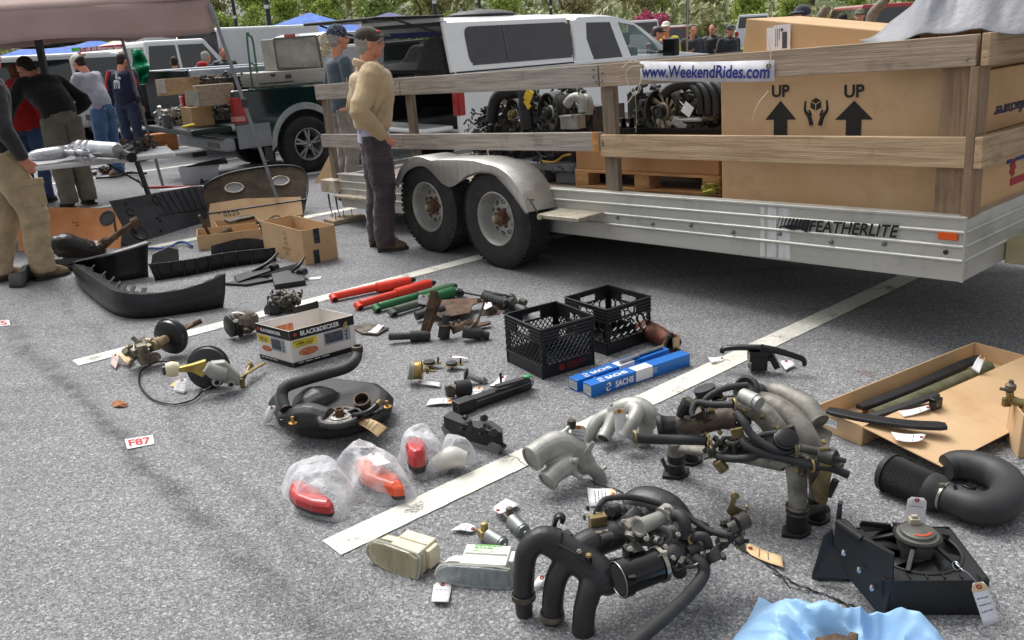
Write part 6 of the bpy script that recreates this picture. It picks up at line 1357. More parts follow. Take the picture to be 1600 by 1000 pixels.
c=MB();c.lathe(cen-dax*.03,dax,[(-.02,0),(-.015,.06),(0,.095),(.018,.1),(.02,.106),(.034,.106),(.036,.1),(.06,.09),(.08,.05),(.085,0)],30);part('servo_drum',c,BST,ba)
c=MB();c.cyl(cen-dax*.02,cen-dax*.16,.024,.03);c.cyl(cen-dax*.1,cen-dax*.14,.034);part('shaft',c,MT('tan_dirty_steel',(160,140,108),(110,92,70),rough=.6,metal=.3,scale=20,bump=.3),ba)
c=MB();c.cyl(cen+dax*.06,cen+dax*.2,.014,.012);c.cyl(cen+dax*.17,cen+dax*.2+V((.05,0,.02)),.016);c.bar(cen+dax*.06,cen+dax*.17+V((0,0,.01)),.05,.012);part('pushrod',c,RUST,ba)
c=MB();g_=f(222,552,-.1);c.box(g_,(.05,.09,.11),.6);greeble(c,g_-V((.06,.05,.05)),g_+V((.06,.05,.05)),40,93,'bchh');part('bracket_cluster',c,MT('worn_bracket_metal',(158,150,132),(92,84,72),rough=.5,metal=.4,scale=14),ba)
gtag('manila tag on the farther black brake servo',(200,545),(212,560),(200,571),(184,553),z=(.07,.03,.02,.06),man=0,m=MANILA,nlines=0,seed=3)
gtag('pink tinged paper tag tucked under the manila tag of the farther servo',(186,555),(176,548),(172,570),(181,578),z=(.05,.05,.004,.004),nlines=1,seed=4,m=MT('pinkish_paper',(232,208,198),rough=.8))
bbx=thing('brake_servo','black round brake servo with cream reservoir, silver casting and a long cable loop','brake part',P(330,610))
f=Bill(325,606);cen=f(325,574);dax=(f(340,570,.14)-f(310,578,-.1)).normalized()
c=MB();c.lathe(cen-dax*.02,dax,[(-.02,0),(-.015,.06),(0,.098),(.018,.106),(.02,.112),(.034,.112),(.036,.106),(.06,.094),(.075,.05),(.08,0)],32);part('servo_drum',c,BST,bbx)
f2_=Bill(325,606);
c=MB();c.prism([f(278,575,-.1),f(300,570,-.1),f(322,563,-.1),f(325,582,-.1),f(316,590,-.1),f(300,582,-.1),f(280,582,-.1)],f.n*.03);part('gold_bracket',c,MT('gold_zinc',(188,168,96),(150,130,70),rough=.35,metal=.7,scale=12),bbx,bevel=.004)
c=MB();c.tube([f(279,577,-.11),f(268,577,-.11),f(258,577,-.11)],[.034,.04,.03],14,2);part('reservoir',c,MT('cream_plastic',(216,208,176),(196,186,152),rough=.4),bbx)
c=MB();c.lathe(f(260,578,-.115),-f.r-f.n*.3,[(0,.024),(.02,.024),(.022,0)],14);part('reservoir_cap',c,BLKS,bbx)
c=MB();c.tube([f(322,573,-.13),f(340,582,-.13),f(352,585,-.13)],[.03,.045,.04],12,2);c.prism([f(330,568,-.14),f(352,566,-.14),f(376,588,-.14),f(374,604,-.14),f(345,598,-.14),f(325,590,-.14)],f.n*.05);c.cyl(f(338,597,-.16),f(340,594,-.1),.022);c.cyl(f(361,600,-.16),f(362,596,-.1),.02);part('casting',c,ALU,bbx,bevel=.006)
c=MB();c.lathe(f(339,598,-.165),-f.n,[(0,.012),(.001,0)],10);c.lathe(f(361,601,-.165),-f.n,[(0,.01),(.001,0)],10);parts('port',c,CRK,bbx)
c=MB();a=f(374,590,-.1);c.bar(a,f(413,567,.1),.02,.008);c.cyl(f(380,594,-.08),f(391,570,.06),.008);c.cyl(f(388,572,.06),f(394,568,.06),.018);c.cyl(f(378,592,-.08),f(379,604,-.08),.014);part('pushrod',c,ZINC,bbx)
c=MB();c.tube([f(272,564,-.06),P(245,566,.05),P(222,578,.02),P(218,600,.01),P(236,622,.01),P(268,631,.01),P(300,625,.012),P(316,612,.015),P(330,604,.03)],.005,8,8);part('cable_loop',c,BLKS,bbx)
gtag('pale tag under the cream reservoir of the looped cable servo',(277,592),(293,590),(288,616),(271,611),z=(.06,.06,.004,.004),nlines=3,seed=5)
c=MB();c.prism([P(264,603,.004),P(277,594,.02),P(280,606,.004)],V((0,0,.001)));single('manila_scrap',c,MANILA,'manila tag corner beside the pale tag under the reservoir','tag')
al_=thing('alternator','round oily alternator with pulley and white strap, left of the toaster oven box','car part',P(375,525))
f=Bill(372,528);ax_a=(f.r*.7+f.n*.3)
ce=f(366,508);c=MB();c.lathe(ce-ax_a*.02,ax_a,[(-.03,0),(-.03,.05),(-.02,.066),(-.01,.066),(-.005,.058),(0,.066),(.012,.066),(.015,.04)],26);part('pulley',c,BLK,al_)
c=MB();c.lathe(ce,ax_a,[(.01,.04),(.02,.064),(.07,.068),(.075,.072),(.09,.072),(.095,.066),(.13,.06),(.14,0)],24);greeble(c,ce+V((.02,-.05,-.05)),ce+V((.12,.07,.07)),24,95,'bchh',.7);part('casing',c,GRIME,al_)
c=MB();c.tube([f(362,489),f(372,488),f(384,492),f(393,497)],.009,8,4,flat=.3);single('white_strap',c,PAPER,'curved white tag strip on the alternator','tag',group=TN)
bthing('engine_parts','dark oily pump with many small arms behind the toaster oven box','engine part',(420,492,475,478),97,GRIME,60,z0=0,z1=.12,s=.8)
c=MB();f=Bill(425,490);c.lathe(f(428,484),f.r*-.6-f.n,[(0,0),(0,.05),(.01,.055),(.02,.045),(.03,.055),(.04,.05),(.05,0)],20);single('small_pulley',c,BLK,'black grooved pulley wheel behind the left corner of the toaster oven box','pulley')
A_,Bq,Lq=P(459,575),P(558,547),P(407,560);u=(Bq-A_).normalized();v=(Lq-A_).normalized();Lx=(Bq-A_).length;Ly=(Lq-A_).length;Hb=.205
bx_=thing('cardboard_box','open printed toaster oven carton with black bands and a yellow patch','box',(Bq+Lq)/2)
PRT=MT('printed_carton_white',(224,220,216),(206,198,190),rough=.45,scale=3);PBK=MT('printed_black',(24,24,25),rough=.35);PYL=MT('printed_yellow',(226,206,72),(220,196,60),rough=.5);POR=MT('printed_orange',(204,64,34),rough=.5);PGR=MT('printed_grey',(170,176,182),(140,146,152),rough=.5,scale=20);PPZ=MT('printed_pizza',(206,140,96),(168,70,48),rough=.5,scale=60)
T4=lambda x,y,z:A_+u*x+v*y+V((0,0,z));th=.004
c=MB();
def wall(c,p0,p1,o_,h0=0.,h1=Hb):c.hexa([p0,p1,p1+o_,p0+o_,p0+V((0,0,h1)),p1+V((0,0,h1)),p1+o_+V((0,0,h1)),p0+o_+V((0,0,h1))])
c.hexa([T4(0,0,.001),T4(Lx,0,.001),T4(Lx,Ly,.001),T4(0,Ly,.001),T4(0,0,.004),T4(Lx,0,.004),T4(Lx,Ly,.004),T4(0,Ly,.004)])
wall(c,T4(0,0,.004),T4(Lx,0,.004),v*th,0,Hb);wall(c,T4(0,Ly,.004),T4(Lx,Ly,.004),-v*th);wall(c,T4(0,th,.004),T4(0,Ly-th,.004),u*th);wall(c,T4(Lx,th,.004),T4(Lx,Ly-th,.004),-u*th)
ctn=part('carton',c,PRT,bx_)
def face(o,xd,W_,nrm,mir,big=True):
 up=V((0,0,1));F=lambda x,z,l=.0012:o+xd*x+up*z+nrm*l
 c=MB();c.quad(F(0,Hb-.05),F(W_,Hb-.05),F(W_,Hb+.004),F(0,Hb+.004));c.quad(F(0,0),F(W_,0),F(W_,.028),F(0,.028));part('black_band',c,PBK,ctn)
 c=MB();x0=.5*W_ if big else .42*W_;c.quad(F(x0,.075,.0013),F(x0+.42*W_,.075,.0013),F(x0+.42*W_,.15,.0013),F(x0,.15,.0013));ov=part('oven_picture',c,PGR,ctn)
 c=MB();c.quad(F(x0+.02*W_,.085,.002),F(x0+.3*W_,.085,.002),F(x0+.3*W_,.142,.002),F(x0+.02*W_,.142,.002));part('oven_window',c,MT('print_dark_blue_grey',(38,42,50),(84,90,98),rough=.4,scale=40),ov)
 c=MB();
 for zz in(.13,.11,.09):c.lathe(F(x0+.36*W_,zz,.0018),nrm,[(0,.007),(.001,.007),(.001,0)],12)
 parts('dial',c,PBK,ov)
 c=MB();c.quad(F(.03*W_,.108,.0013),F(.4*W_,.108,.0013),F(.4*W_,.15,.0013),F(.03*W_,.15,.0013));part('yellow_patch',c,PYL,ctn)
 c=MB();base=MB();base.lathe((0,0,0),(0,0,1),[(0,.045*(W_/.3)),(.001,.045*(W_/.3)),(.001,0)],22);Mx=Matrix((xd,up,nrm)).transposed();base.tf(Matrix.Translation(F(.2*W_+.02,.075,.0014))@(Mx@Matrix.Diagonal((1,.38,1))).to_4x4());c.merge(base);part('pizza_picture',c,PPZ,ctn)
 c=MB();text(c,'BLACK&DECKER',F(W_*.46,Hb-.022,.002),xd,up,h=.024 if big else .017,wdt=W_*.6,bold=.035);text(c,'à 4 tranches',F(x0+.2*W_,.05,.002),xd,up,h=.014,wdt=W_*.34,bold=.02)
 lines(c,F(.08*W_,.018,.002),xd,up,W_*.8,1,.014,seed=3,th=.3);part('white_lettering',c,PAPER,ctn)
 c=MB();c.box(F(W_*.08,Hb-.022,.002),(.016,.016,.003),Matrix((xd,up,nrm)).transposed()@Matrix.Rotation(.78,3,'Z'));part('orange_mark',c,POR,ctn)
 c=MB();text(c,'Grillage du pain',F(.2*W_,.141,.002),xd,up,h=.0085,wdt=.33*W_);text(c,'+30% plus',F(.2*W_,.128,.002),xd,up,h=.0095,wdt=.27*W_,bold=.03);text(c,'uniforme',F(.2*W_,.116,.002),xd,up,h=.0085,wdt=.24*W_);part('small_lettering',c,PBK,ctn)
 if big:c=MB();c.lathe(F(W_*.87,Hb-.045,.002),nrm,[(0,.024),(.001,.024),(.001,.018),(.0,0)],20);part('gold_seal',c,MT('gold_print',(196,176,128),(120,100,70),rough=.4,scale=60),ctn)
face(A_,u,Lx,v*-1,0);face(A_+v*Ly,v*-1,Ly,u*-1,0,False)
c=MB();wall(c,T4(th+.001,Ly-th-.002,.006),T4(Lx*.55,Ly-th-.002,.006),v*-.001,0,Hb-.05);part('inside_print',c,PPZ,ctn);c=MB();c.hexa([T4(Lx*.6,Ly,Hb),T4(Lx,Ly,Hb),T4(Lx,Ly-.003,Hb),T4(Lx*.6,Ly-.003,Hb),T4(Lx*.6,Ly+.01,Hb+.0),T4(Lx,Ly+.01,Hb+.045),T4(Lx,Ly,Hb+.045),T4(Lx*.6,Ly,Hb+.04)]);part('back_flap',c,PBK,ctn)
c=MB();c.prism([P(548,512,.006),P(575,506,.006),P(608,514,.006),P(590,524,.006),P(565,522,.006)],V((0,0,.008)));single('metal_plate',c,GRIME,'thin grimy metal plate right of the toaster oven carton','plate')
gtag('white tag lying on the thin grimy metal plate',(593,507),(601,509),(588,520),(574,518),z=(.02,)*4,nlines=0,seed=8)
RED=MT('orange_red_paint',(222,66,44),(200,50,34),rough=.4,scale=7,dirt=(80,50,44),dlo=.6,dhi=.85,dscale=12);GRN2=MT('green_paint',(44,112,66),(34,92,54),rough=.45,scale=7,dirt=(66,70,62),dlo=.55,dhi=.8,dscale=10);GRY=MT('grey_green_dirty_paint',(96,104,90),(72,78,68),rough=.6,scale=9,dirt=(60,60,54))
def shock(lab,a,m,b,m1,m2,r1=.026,r2=.036):
 z1,z2=r2,r2;a,m,b=P(*a,z1),P(*m,z1),P(*b,z1);t=thing('shock_absorber',lab,'shock absorber',P(0,0)*0+V((m.x,m.y,0)),group='shock absorbers laid side by side');d=(b-a).normalized()
 c=MB();c.lathe(a,d,[(.02,0),(.02,r1*.9),(.03,r1),((m-a).length,r1),((m-a).length+.01,r1*.9)],18);part('lower_tube',c,m1,t)
 c=MB();L_=(b-m).length;c.lathe(m,d,[(0,0),(0,r2*.8),(.005,r2),(L_-.02,r2),(L_-.01,r2*.9),(L_-.01,0)],20);part('upper_tube',c,m2,t)
 c=MB();c.cyl(a-V((0,0,.02))-d*.0+V((-d.y,d.x,0))*-.022,a-V((0,0,.0))+V((-d.y,d.x,0))*.022,.026);part('end_eye',c,m1,t);c=MB();c.cyl(a+V((-d.y,d.x,0))*-.028-V((0,0,.02)),a+V((-d.y,d.x,0))*.024,.014);part('bush',c,BLK,t)
 c=MB();c.lathe(b-d*.012,d,[(0,.012),(.01,.02),(.03,.022),(.034,.016),(.05,.014),(.05,0)],14);part('stud',c,BLK,t);return t
shock('red shock absorber, farthest of the row',(521,463),(588,450),(641,438),RED,RED);shock('red shock absorber, second of the row',(560,476),(618,459),(673,443),RED,RED)
shock('green shock absorber with a green lower tube, third of the row',(588,480),(653,464),(706,448),GRN2,MT('green_dull',(70,104,72),(54,84,58),rough=.6));shock('green shock absorber with a dirty grey lower tube, nearest of the row',(613,486),(656,471),(714,456),GRY,GRN2)
sr=thing('steering_rack','black steering rack end with rubber bellows and clamps behind the crate','car part',P(780,480));f=Bill(775,480)
c=MB();c.tube([P(716,455,.03),P(735,459,.035),P(756,463,.04)],.008,8,2);c.cyl(P(712,452,.03),P(722,458,.03),.018);c.ell(P(715,455,.03),(.03,.015,.02));part('track_rod',c,BLK,sr)
c=MB();c.bellows(P(756,463,.045),P(795,475,.045),.036,9);part('bellows',c,RUB,sr)
c=MB();c.cyl(P(794,475,.05),P(822,487,.05),.03);c.cyl(P(798,466,.06),P(806,484,.04),.034);c.tube([P(757,455,.06),P(775,459,.08),P(795,462,.09),P(804,468,.07)],.01,8,4);greeble(c,P(790,488,.02),P(822,472,.09),26,101,'bch',.8);part('rack_housing',c,DARKM,sr)
ca=thing('control_arm','rusty control arm with a long horizontal black bush, leftmost of the rusty pieces','suspension part',P(650,530));f=Bill(650,533)
c=MB();c.cyl(f(607,526),f(648,524),.022);part('pivot_tube',c,DARKM,ca);c=MB();c.cyl(f(641,525,-.01),f(671,525,-.01),.032);part('rubber_bush',c,RUB,ca);c=MB();c.lathe(f(670,525,-.02),f.r-f.n*.4,[(0,.022),(.004,.022),(.005,0)],16);part('bush_core',c,GRIME,ca)
c=MB();c.prism([f(656,522),f(668,522),f(688,470,.06),f(684,455,.06),f(673,453,.06)],f.n*.006);c.bar(f(668,520),f(687,468,.06),.01,.03);part('arm_plate',c,RUST,ca,bevel=.002)
ca=thing('control_arm','flat rusty plate arm lying behind the other suspension pieces','suspension part',P(715,495))
c=MB();c.prism([P(662,483,.05),P(690,470,.06),P(748,467,.06),P(757,471,.06),P(738,478,.05),P(735,490,.04),P(690,498,.04)],V((0,0,.008)));c.cyl(P(749,470,.066),P(749,470,.074),.014);part('arm_plate',c,RUST,ca,bevel=.002)
c=MB();c.cyl(P(650,494,.04),P(675,486,.05),.028);c.cyl(P(682,487,.05),P(692,484,.05),.036);part('rubber_bush',c,RUB,ca)
ca=thing('control_arm','rusty arm with an upright rubber bush, middle of the suspension pieces','suspension part',P(700,528));f=Bill(697,529)
c=MB();c.cyl(f(693,527),f(696,505),.034,.034);c.cyl(f(696,506),f(697,491),.022);part('rubber_bush',c,RUB,ca);c=MB();c.lathe(f(696,507),(0,0,1),[(0,0),(0,.046),(.006,.046),(.007,0)],20);c.prism([f(704,514),f(738,501,.04),f(742,508,.0),f(708,523)],V((0,0,.01))+f.n*.02);c.cyl(f(708,508),f(709,503),.008);c.cyl(f(716,505),f(717,500),.008);part('arm_plate',c,RUST,ca,bevel=.002)
ca=thing('control_arm','rusty blade arm with a horizontal bush, nearest the lattice crate','suspension part',P(742,532));f=Bill(740,532)
c=MB();c.cyl(f(723,518),f(752,522),.036);c.cyl(f(750,522),f(764,525),.024);part('rubber_bush',c,RUB,ca);c=MB();c.prism([f(733,530,-.02),f(742,522,-.02),f(758,474,.05),f(756,472,.05),f(745,500,.02),f(735,512,-.02)],f.n*.008);c.prism([P(735,508,.02),P(766,504,.02),P(767,507,.02),P(740,514,.02)],V((0,0,.01)));part('arm_plate',c,RUST,ca)
for(x,y),lab in(((765,489),'rusty ring bracket with oval hole, nearer of two'),((783,480),'rusty ring bracket by the steering rack, farther of two')):
 m=thing('mount_bracket',lab,'bracket',P(x,y));p=P(x,y,0);c=MB();c.lathe(p,(0,0,1),[(0,.055),(.01,.05),(.035,.035),(.04,.036),(.044,.03),(.035,.026),(.0,.026)],22);part('ring',c,GRIME,m);c=MB();c.prism([p+V(q_)for q_ in((-.07,-.05,0),(.06,-.05,0),(.07,.03,0),(-.06,.04,0))],(0,0,.006));part('foot',c,RUST,m)
gtag('white tag on the rusty plate arm beside the ring brackets',(768,472),(752,474),(758,484),(770,478),z=(.05,)*4,nlines=0,seed=9);gtag('pale tag hanging on the leftmost rusty control arm',V(Bill(660,530)(654,459)),V(Bill(660,530)(670,462)),V(Bill(660,530)(667,478)),V(Bill(660,530)(653,475)),nlines=1,seed=10)
ms=thing('engine_sensor','brass drum with ribbed silver end and a thin pin','car part',P(655,597));f=Bill(655,598)
c=MB();c.bellows(f(638,578),f(646,579),.05,4,.06);part('ribbed_end',c,ALU,ms);c=MB();c.lathe(f(645,579),f.r-f.n*.1,[(0,.046),(.035,.046),(.04,.05),(.045,.05),(.05,.035),(.05,0)],24);part('drum',c,MT('old_brass',(176,146,86),(120,98,60),rough=.4,metal=.7,scale=16),ms);c=MB();c.cyl(f(660,579),f(682,580),.006);c.cyl(f(668,575),f(668,583),.008);part('pin',c,ZINC,ms)
gtag('long curled white tag lying in front of the brass drum',(653,593),(653,598),(688,606),(688,599),z=(.03,.02,.006,.01),nlines=0,seed=11)
for(x,y),r_,lab in(((671,571),.036,'round rubber mount with a rusty stud behind the brass drum'),((706,573),.034,'round rubber mount with a tan rim, right of the brass drum')):
 t=thing('rubber_mount',lab,'rubber mount',P(x,y));p=P(x,y,.015);c=MB();c.lathe(p,(0,0,1),[(0,0),(0,r_*.5),(.01,r_*1.1),(.014,r_*1.1),(.016,0)],22);c.box(p+V((.03,0,.012)),(.07,.03,.005));part('flange',c,ZINC,t);c=MB();c.lathe(p+V((0,0,.015)),(0,0,1),[(0,r_*.9),(.01,r_*.85),(.012,r_*.4),(.013,0)],20);part('rubber_pad',c,RUB,t);c=MB();c.cyl(p+V((.045,0,.01)),p+V((.05,0,.045)),.005);c.cyl(p-V((0,0,.015)),p,.007);part('stud',c,RUST,t)
gtag('curved white tag behind the tan rimmed rubber mount',(702,556),(701,559),(733,562),(731,559),z=(.03,.03,.012,.016),nlines=0,seed=12)
t=thing('bellows_mount','black ribbed rubber bellows with a flat metal end plate','rubber mount',P(715,620));f=Bill(715,621);c=MB();c.bellows(f(712,608),f(735,604,.02),.04,7,.12);part('bellows',c,RUB,t);c=MB();c.cyl(f(700,610),f(713,608),.026);part('neck',c,GRIME,t);c=MB();c.prism([f(694,603,-.02),f(700,600,-.02),f(707,604,-.02),f(708,619,-.02),f(696,619,-.02)],-f.n*.02+f.r*.01);part('end_plate',c,DARKM,t,bevel=.003)
t=thing('bolt_mount','silver steel spindle with a dark round flange','car part',P(740,598));f=Bill(738,600);c=MB();c.cyl(f(730,586),f(757,597),.016,.014);c.cyl(f(752,592),f(758,598),.018);part('spindle',c,STEEL,t);c=MB();c.lathe(f(729,587),f.r-f.n*.3,[(-.006,.0),(-.006,.034),(.002,.038),(.004,0)],22);part('flange',c,DARKM,t)
gtag('white tag with red ring left of the black bellows',(707,632),(705,624),(672,622),(665,632),nlines=1,man=1,seed=13);gtag('white tag with manila end between the bellows and the black jack',(742,606),(758,608),(742,622),(726,622),nlines=1,man=1,seed=14);gtag('white tag behind the black jack handle',(793,587),(780,590),(764,602),(784,604),z=(.03,.02,.01,.01),nlines=0,seed=15)
jk=thing('car_jack','long black scissor jack with a green end cap','jack',P(765,625));a,b=P(712,638,.035),P(826,598,.035)
c=MB();c.bar(a,b,.05,.05);part('jack_beam',c,BLKS,jk,bevel=.004);c=MB();d=(b-a).normalized();c.bar(a-d*.0,a+d*.09,.062,.062);part('end_sleeve',c,BLKS,jk,bevel=.004);c=MB();c.bar(P(775,604,.075),P(826,590,.08),.03,.012);part('top_arm',c,BLK,jk);c=MB();s_=V((-d.y,d.x,0));c.bar(a+s_*-.027+V((0,0,.012))+d*.1,b+s_*-.027+V((0,0,.012)),.006,.006);part('side_channel',c,MT('mid_grey',(96,96,98)),jk)
c=MB();c.ell(P(824,588,.09),(.022,.018,.008));part('green_cap',c,MT('bright_green_plastic',(40,150,84),rough=.4),jk);c=MB();c.ell(b+d*.01,(.02,.02,.026));part('end_nut',c,STEEL,jk);c=MB();f=Bill(782,602);c.cyl(f(783,600),f(782,583),.006);part('pin',c,BLKS,jk)
# ---------------- milk crates
CRT=MT('crate_black_plastic',(30,31,33),(20,21,22),rough=.38,scale=8,bump=.05)
def clipbar(c,F,x0,z0,x1,z1,W_,za,zb,w_,t_):
 t0,t1=0.,1.;dx,dz_=x1-x0,z1-z0
 for p,q_ in((-dx,x0-0),(dx,W_-x0),(-dz_,z0-za),(dz_,zb-z0)):
  if abs(p)<1e-9:
   if q_<0:return
  else:
   r_=q_/p
   if p<0:t0=max(t0,r_)
   else:t1=min(t1,r_)
 if t0<t1-.01:a,b,n_=F(x0+dx*t0,z0+dz_*t0),F(x0+dx*t1,z0+dz_*t1),F.n;c.bar(a,b,t_,w_,up=n_.cross(b-a))
def crate(lab,A,B,L,H_,kind):
 A,B,L=P(*A),P(*B),P(*L);u=(B-A).normalized();v=V((-u.y,u.x,0));v=v if v.dot(L-A)>0 else-v;W_=.335
 t=thing('milk_crate',lab,'crate',A+(u+v)*W_/2)
 C0=A;cn=[C0,C0+u*W_,C0+u*W_+v*W_,C0+v*W_]
 def side(i):
  a,b=cn[i],cn[(i+1)%4];xd=(b-a).normalized();n=(a+b)/2-(cn[0]+cn[2])/2;n=n.normalized()
  F=lambda x,z,o=0.:a+xd*x+V((0,0,z))-n*(.004+o)
  class FF:
   pass
  g_=lambda x,z,o=0.:F(x,z,o);g_.n=n;return g_
 tp=H_
 for i in range(4):
  F=side(i);c=MB();n=F.n
  def slab_(x0,x1,z0,z1,th=.006,o=0.):c.hexa([F(x0,z0,o-.0),F(x1,z0,o),F(x1,z0,o+th),F(x0,z0,o+th),F(x0,z1,o),F(x1,z1,o),F(x1,z1,o+th),F(x0,z1,o+th)])
  slab_(0,W_,.0,.07);hx0,hx1=W_*.33,W_*.67;slab_(0,hx0,tp-.075,tp);slab_(hx1,W_,tp-.075,tp);slab_(hx0,hx1,tp-.03,tp);slab_(hx0,hx1,tp-.075,tp-.066)
  for zz in(tp-.004,tp-.022,tp-.04,tp-.058,tp-.076,.115 if 0 else .07):
   x_=((0,hx0),(hx1,W_))if tp-.066<zz<tp-.03 else((0,W_),)
   for x0,x1 in x_:slab_(x0,x1,zz-.002,zz+.004,.014,-.008)
  slab_(0,.03,.07,tp-.07);slab_(W_-.03,W_,.07,tp-.07)
  part('side_wall',c,CRT,t,bevel=.0015)
  c=MB();za,zb=.07,tp-.075
  if kind=='diamond':
   for k in range(-8,16):
    x=k*.03;clipbar(c,F,x,za,x+(zb-za)*.8,zb,W_,za,zb,.0045,.006);clipbar(c,F,x,zb,x+(zb-za)*.8,za,W_,za,zb,.0045,.006)
  else:
   R_=.029;
   for r_ in range(0,6):
    for q_ in range(-1,8):
     cx=q_*R_*1.732+(R_*.866 if r_%2 else 0);cz=za+r_*R_*1.5
     for e in range(3):
      a0,a1=R(90+60*e),R(150+60*e);clipbar(c,F,cx+R_*math.cos(a0),cz+R_*math.sin(a0),cx+R_*math.cos(a1),cz+R_*math.sin(a1),W_,za,zb,.006,.008)
  part('lattice',c,CRT,t)
 c=MB()
 for k in range(12):
  x=W_*(k+.5)/12;c.bar(C0+u*x+v*.01+V((0,0,.012)),C0+u*x+v*(W_-.01)+V((0,0,.012)),.006,.008);c.bar(C0+v*x+u*.01+V((0,0,.0125)),C0+v*x+u*(W_-.01)+V((0,0,.0125)),.006,.008)
 part('bottom_grid',c,CRT,t)
 if kind=='diamond':
  c=MB();F=side(0);o=F(W_*.36,.038);xd=u;c.lathe(o,F.n,[(0,.019),(.003,.019),(.003,0)],8,smooth=False);lines(c,F(W_*.46,.05)+F.n*.003,xd,(0,0,1),W_*.36,3,.013,seed=6,th=.55,lift=.001);part('red_mark',c,MT('red_mould_print',(132,32,34),rough=.5),t)
crate('black milk crate with diamond lattice and a red mark, nearer of the two',(848,594),(917,573),(786,571),.268,'diamond');crate('black milk crate with hexagon lattice, farther of the two',(949,557),(1014,534),(889,531),.262,'hex')
BLU=MT('blue_printed_carton',(24,108,192),(20,98,178),rough=.4,scale=3)
def bluebox(lab,a,b,wv,h,opened):
 a,b=P(*a),P(*b);wv=P(*wv)-a;u=(b-a).normalized();v=V((-u.y,u.x,0));v=v if v.dot(wv)>0 else-v;W_=.068;L_=(b-a).length;up=V((0,0,1))
 t=thing('parts_box',lab,'box',(a+b)/2);c=MB();T5=lambda x,y,z:a+u*x+v*y+up*z
 c.hexa([T5(0,0,0),T5(L_,0,0),T5(L_,W_,0),T5(0,W_,0),T5(0,0,h),T5(L_,0,h),T5(L_,W_,h),T5(0,W_,h)]);bo=part('carton',c,BLU,t,bevel=.002)
 c=MB();n=v*-1
 text(c,'SACHS',T5(.2,0,h*.5)+n*.001,u,up,h=h*.46,wdt=.115,bold=.04);text(c,'SACHS',T5(.17,W_*.35,h)+up*.001,u,v,h=h*.42,wdt=.13,bold=.04,shear=0)
 for cc,yd,nr in((T5(.1,0,h*.5)+n*.003,up,n),(T5(.075,W_*.35,h)+up*.002,v,up)):
  for sg in(1,-1):
   c.tube([cc+yd*sg*.012-u*.014*sg,cc+yd*sg*.019+u*.004*sg,cc+yd*sg*.006+u*.012*sg,cc+u*.002*sg],[.0015,.004,.004,.001],6,4,flat=.3,up=nr)
 lines(c,T5(L_*.55,0,h*.75)+n*.001,u,up,.06,4,h*.16,seed=2);part('lettering',c,PAPER,bo)
 c=MB();e=u*-1;c.quad(T5(0,.006,.008)+e*.001,T5(0,W_-.006,.008)+e*.001,T5(0,W_-.006,h-.008)+e*.001,T5(0,.006,h-.008)+e*.001);el=part('end_label',c,MT('grey_label',(206,208,206),(190,192,190),rough=.6,scale=40),bo)
 c=MB();lines(c,T5(0,W_-.012,h-.016)+e*.0015,v*-1,up,.045,4,.012,seed=9);part('print',c,MT('faint_print',(110,108,120)),el)
 c=MB();x0,x1=(L_*.43,L_*.6);yy=-.0012
 c.quad(T5(x0,yy,h*.12),T5(x1,yy,h*.12),T5(x1,yy,h+.001),T5(x0,yy,h+.001));c.quad(T5(x0,yy,h+.0012),T5(x1,yy,h+.0012),T5(x1,W_*.8,h+.0012),T5(x0,W_*.8,h+.0012));part('white_label',c,PAPER,bo)
 return T5,L_,W_
T5,L_,W_=bluebox('blue printed parts carton with steel rods on top, farther of two',(903,613),(1046,562),(888,605),.06,1)
for k,(x0,x1,y)in enumerate(((.3,.42,.02),(L_*.62,L_*.97,.03))):
 c=MB();c.cyl(T5(x0,y,.071),T5(x1,y,.071),.009);c.cyl(T5(x0-.01,y,.071),T5(x0+.02,y,.071),.006);single('steel_rod',c,STEEL,['short steel rod end on the farther blue carton','long steel rod on the far half of the blue carton'][k],'rod')
bluebox('blue printed parts carton with white paper label, nearer of two',(925,622),(1078,571),(911,614),.064,0)
t=thing('exhaust_pipe','rusty brown flanged pipe stub by the hexagon crate','pipe',P(1035,540));c=MB();RP=MT('rust_red_pipe',(110,62,44),(66,42,34),rough=.6,metal=.3,scale=14,bump=.3);c.tube([P(1005,512,.06),P(1030,524,.055),P(1048,536,.05)],[.055,.05,.042],18,3,caps=False);part('pipe_body',c,RP,t,solid=.004);f=Bill(1055,543);c=MB();dd=(P(1048,536,.05)-P(1030,524,.055)).normalized();c.lathe(P(1049,536,.05),dd,[(0,.04),(0,.058),(.012,.058),(.012,.04),(0,.04)],6,smooth=False);c.cyl(P(1046,519,.1),P(1050,523,.1),.01);c.cyl(P(1056,545,.02),P(1062,548,.02),.01);part('flange',c,GRIME,t)
c=MB();f=Bill(1054,547);c.tube([f(1053,543,-.03),f(1058,541,-.03),f(1062,543,-.03)],.001,4,1);q_=[f(1050,525,-.03),f(1062,523,-.03),f(1062,543,-.03),f(1052,544,-.03)];gtag('small manila tag hanging in front of the rusty flange',q_[0],q_[1],q_[2],q_[3],m=MANILA,nlines=0)
TNK=MT('black_tank_plastic',(44,44,45),(32,32,33),rough=.42,scale=6,bump=.12,bscale=150,dirt=(66,64,62),dlo=.5,dhi=.9)
tk=thing('oil_tank','black plastic oil tank with a long bent hose and a manila tag','tank',P(520,665))
ol=[(424,652),(436,672),(462,688),(500,694),(545,690),(590,676),(613,662),(616,645),(600,632),(570,628),(520,622),(486,614),(450,628)]
c=MB();lo=[P(x,y,.0)for x,y in ol];cen=sum(lo,V())/len(lo)
def ring(z,k):return[cen+(p-cen)*k+V((0,0,z))for p in lo]
n=len(lo);rs=[ring(.005,.86),ring(.03,.97),ring(.06,1.0),ring(.066,1.02),ring(.075,1.02),ring(.085,.99),ring(.11,.93),ring(.125,.82)]
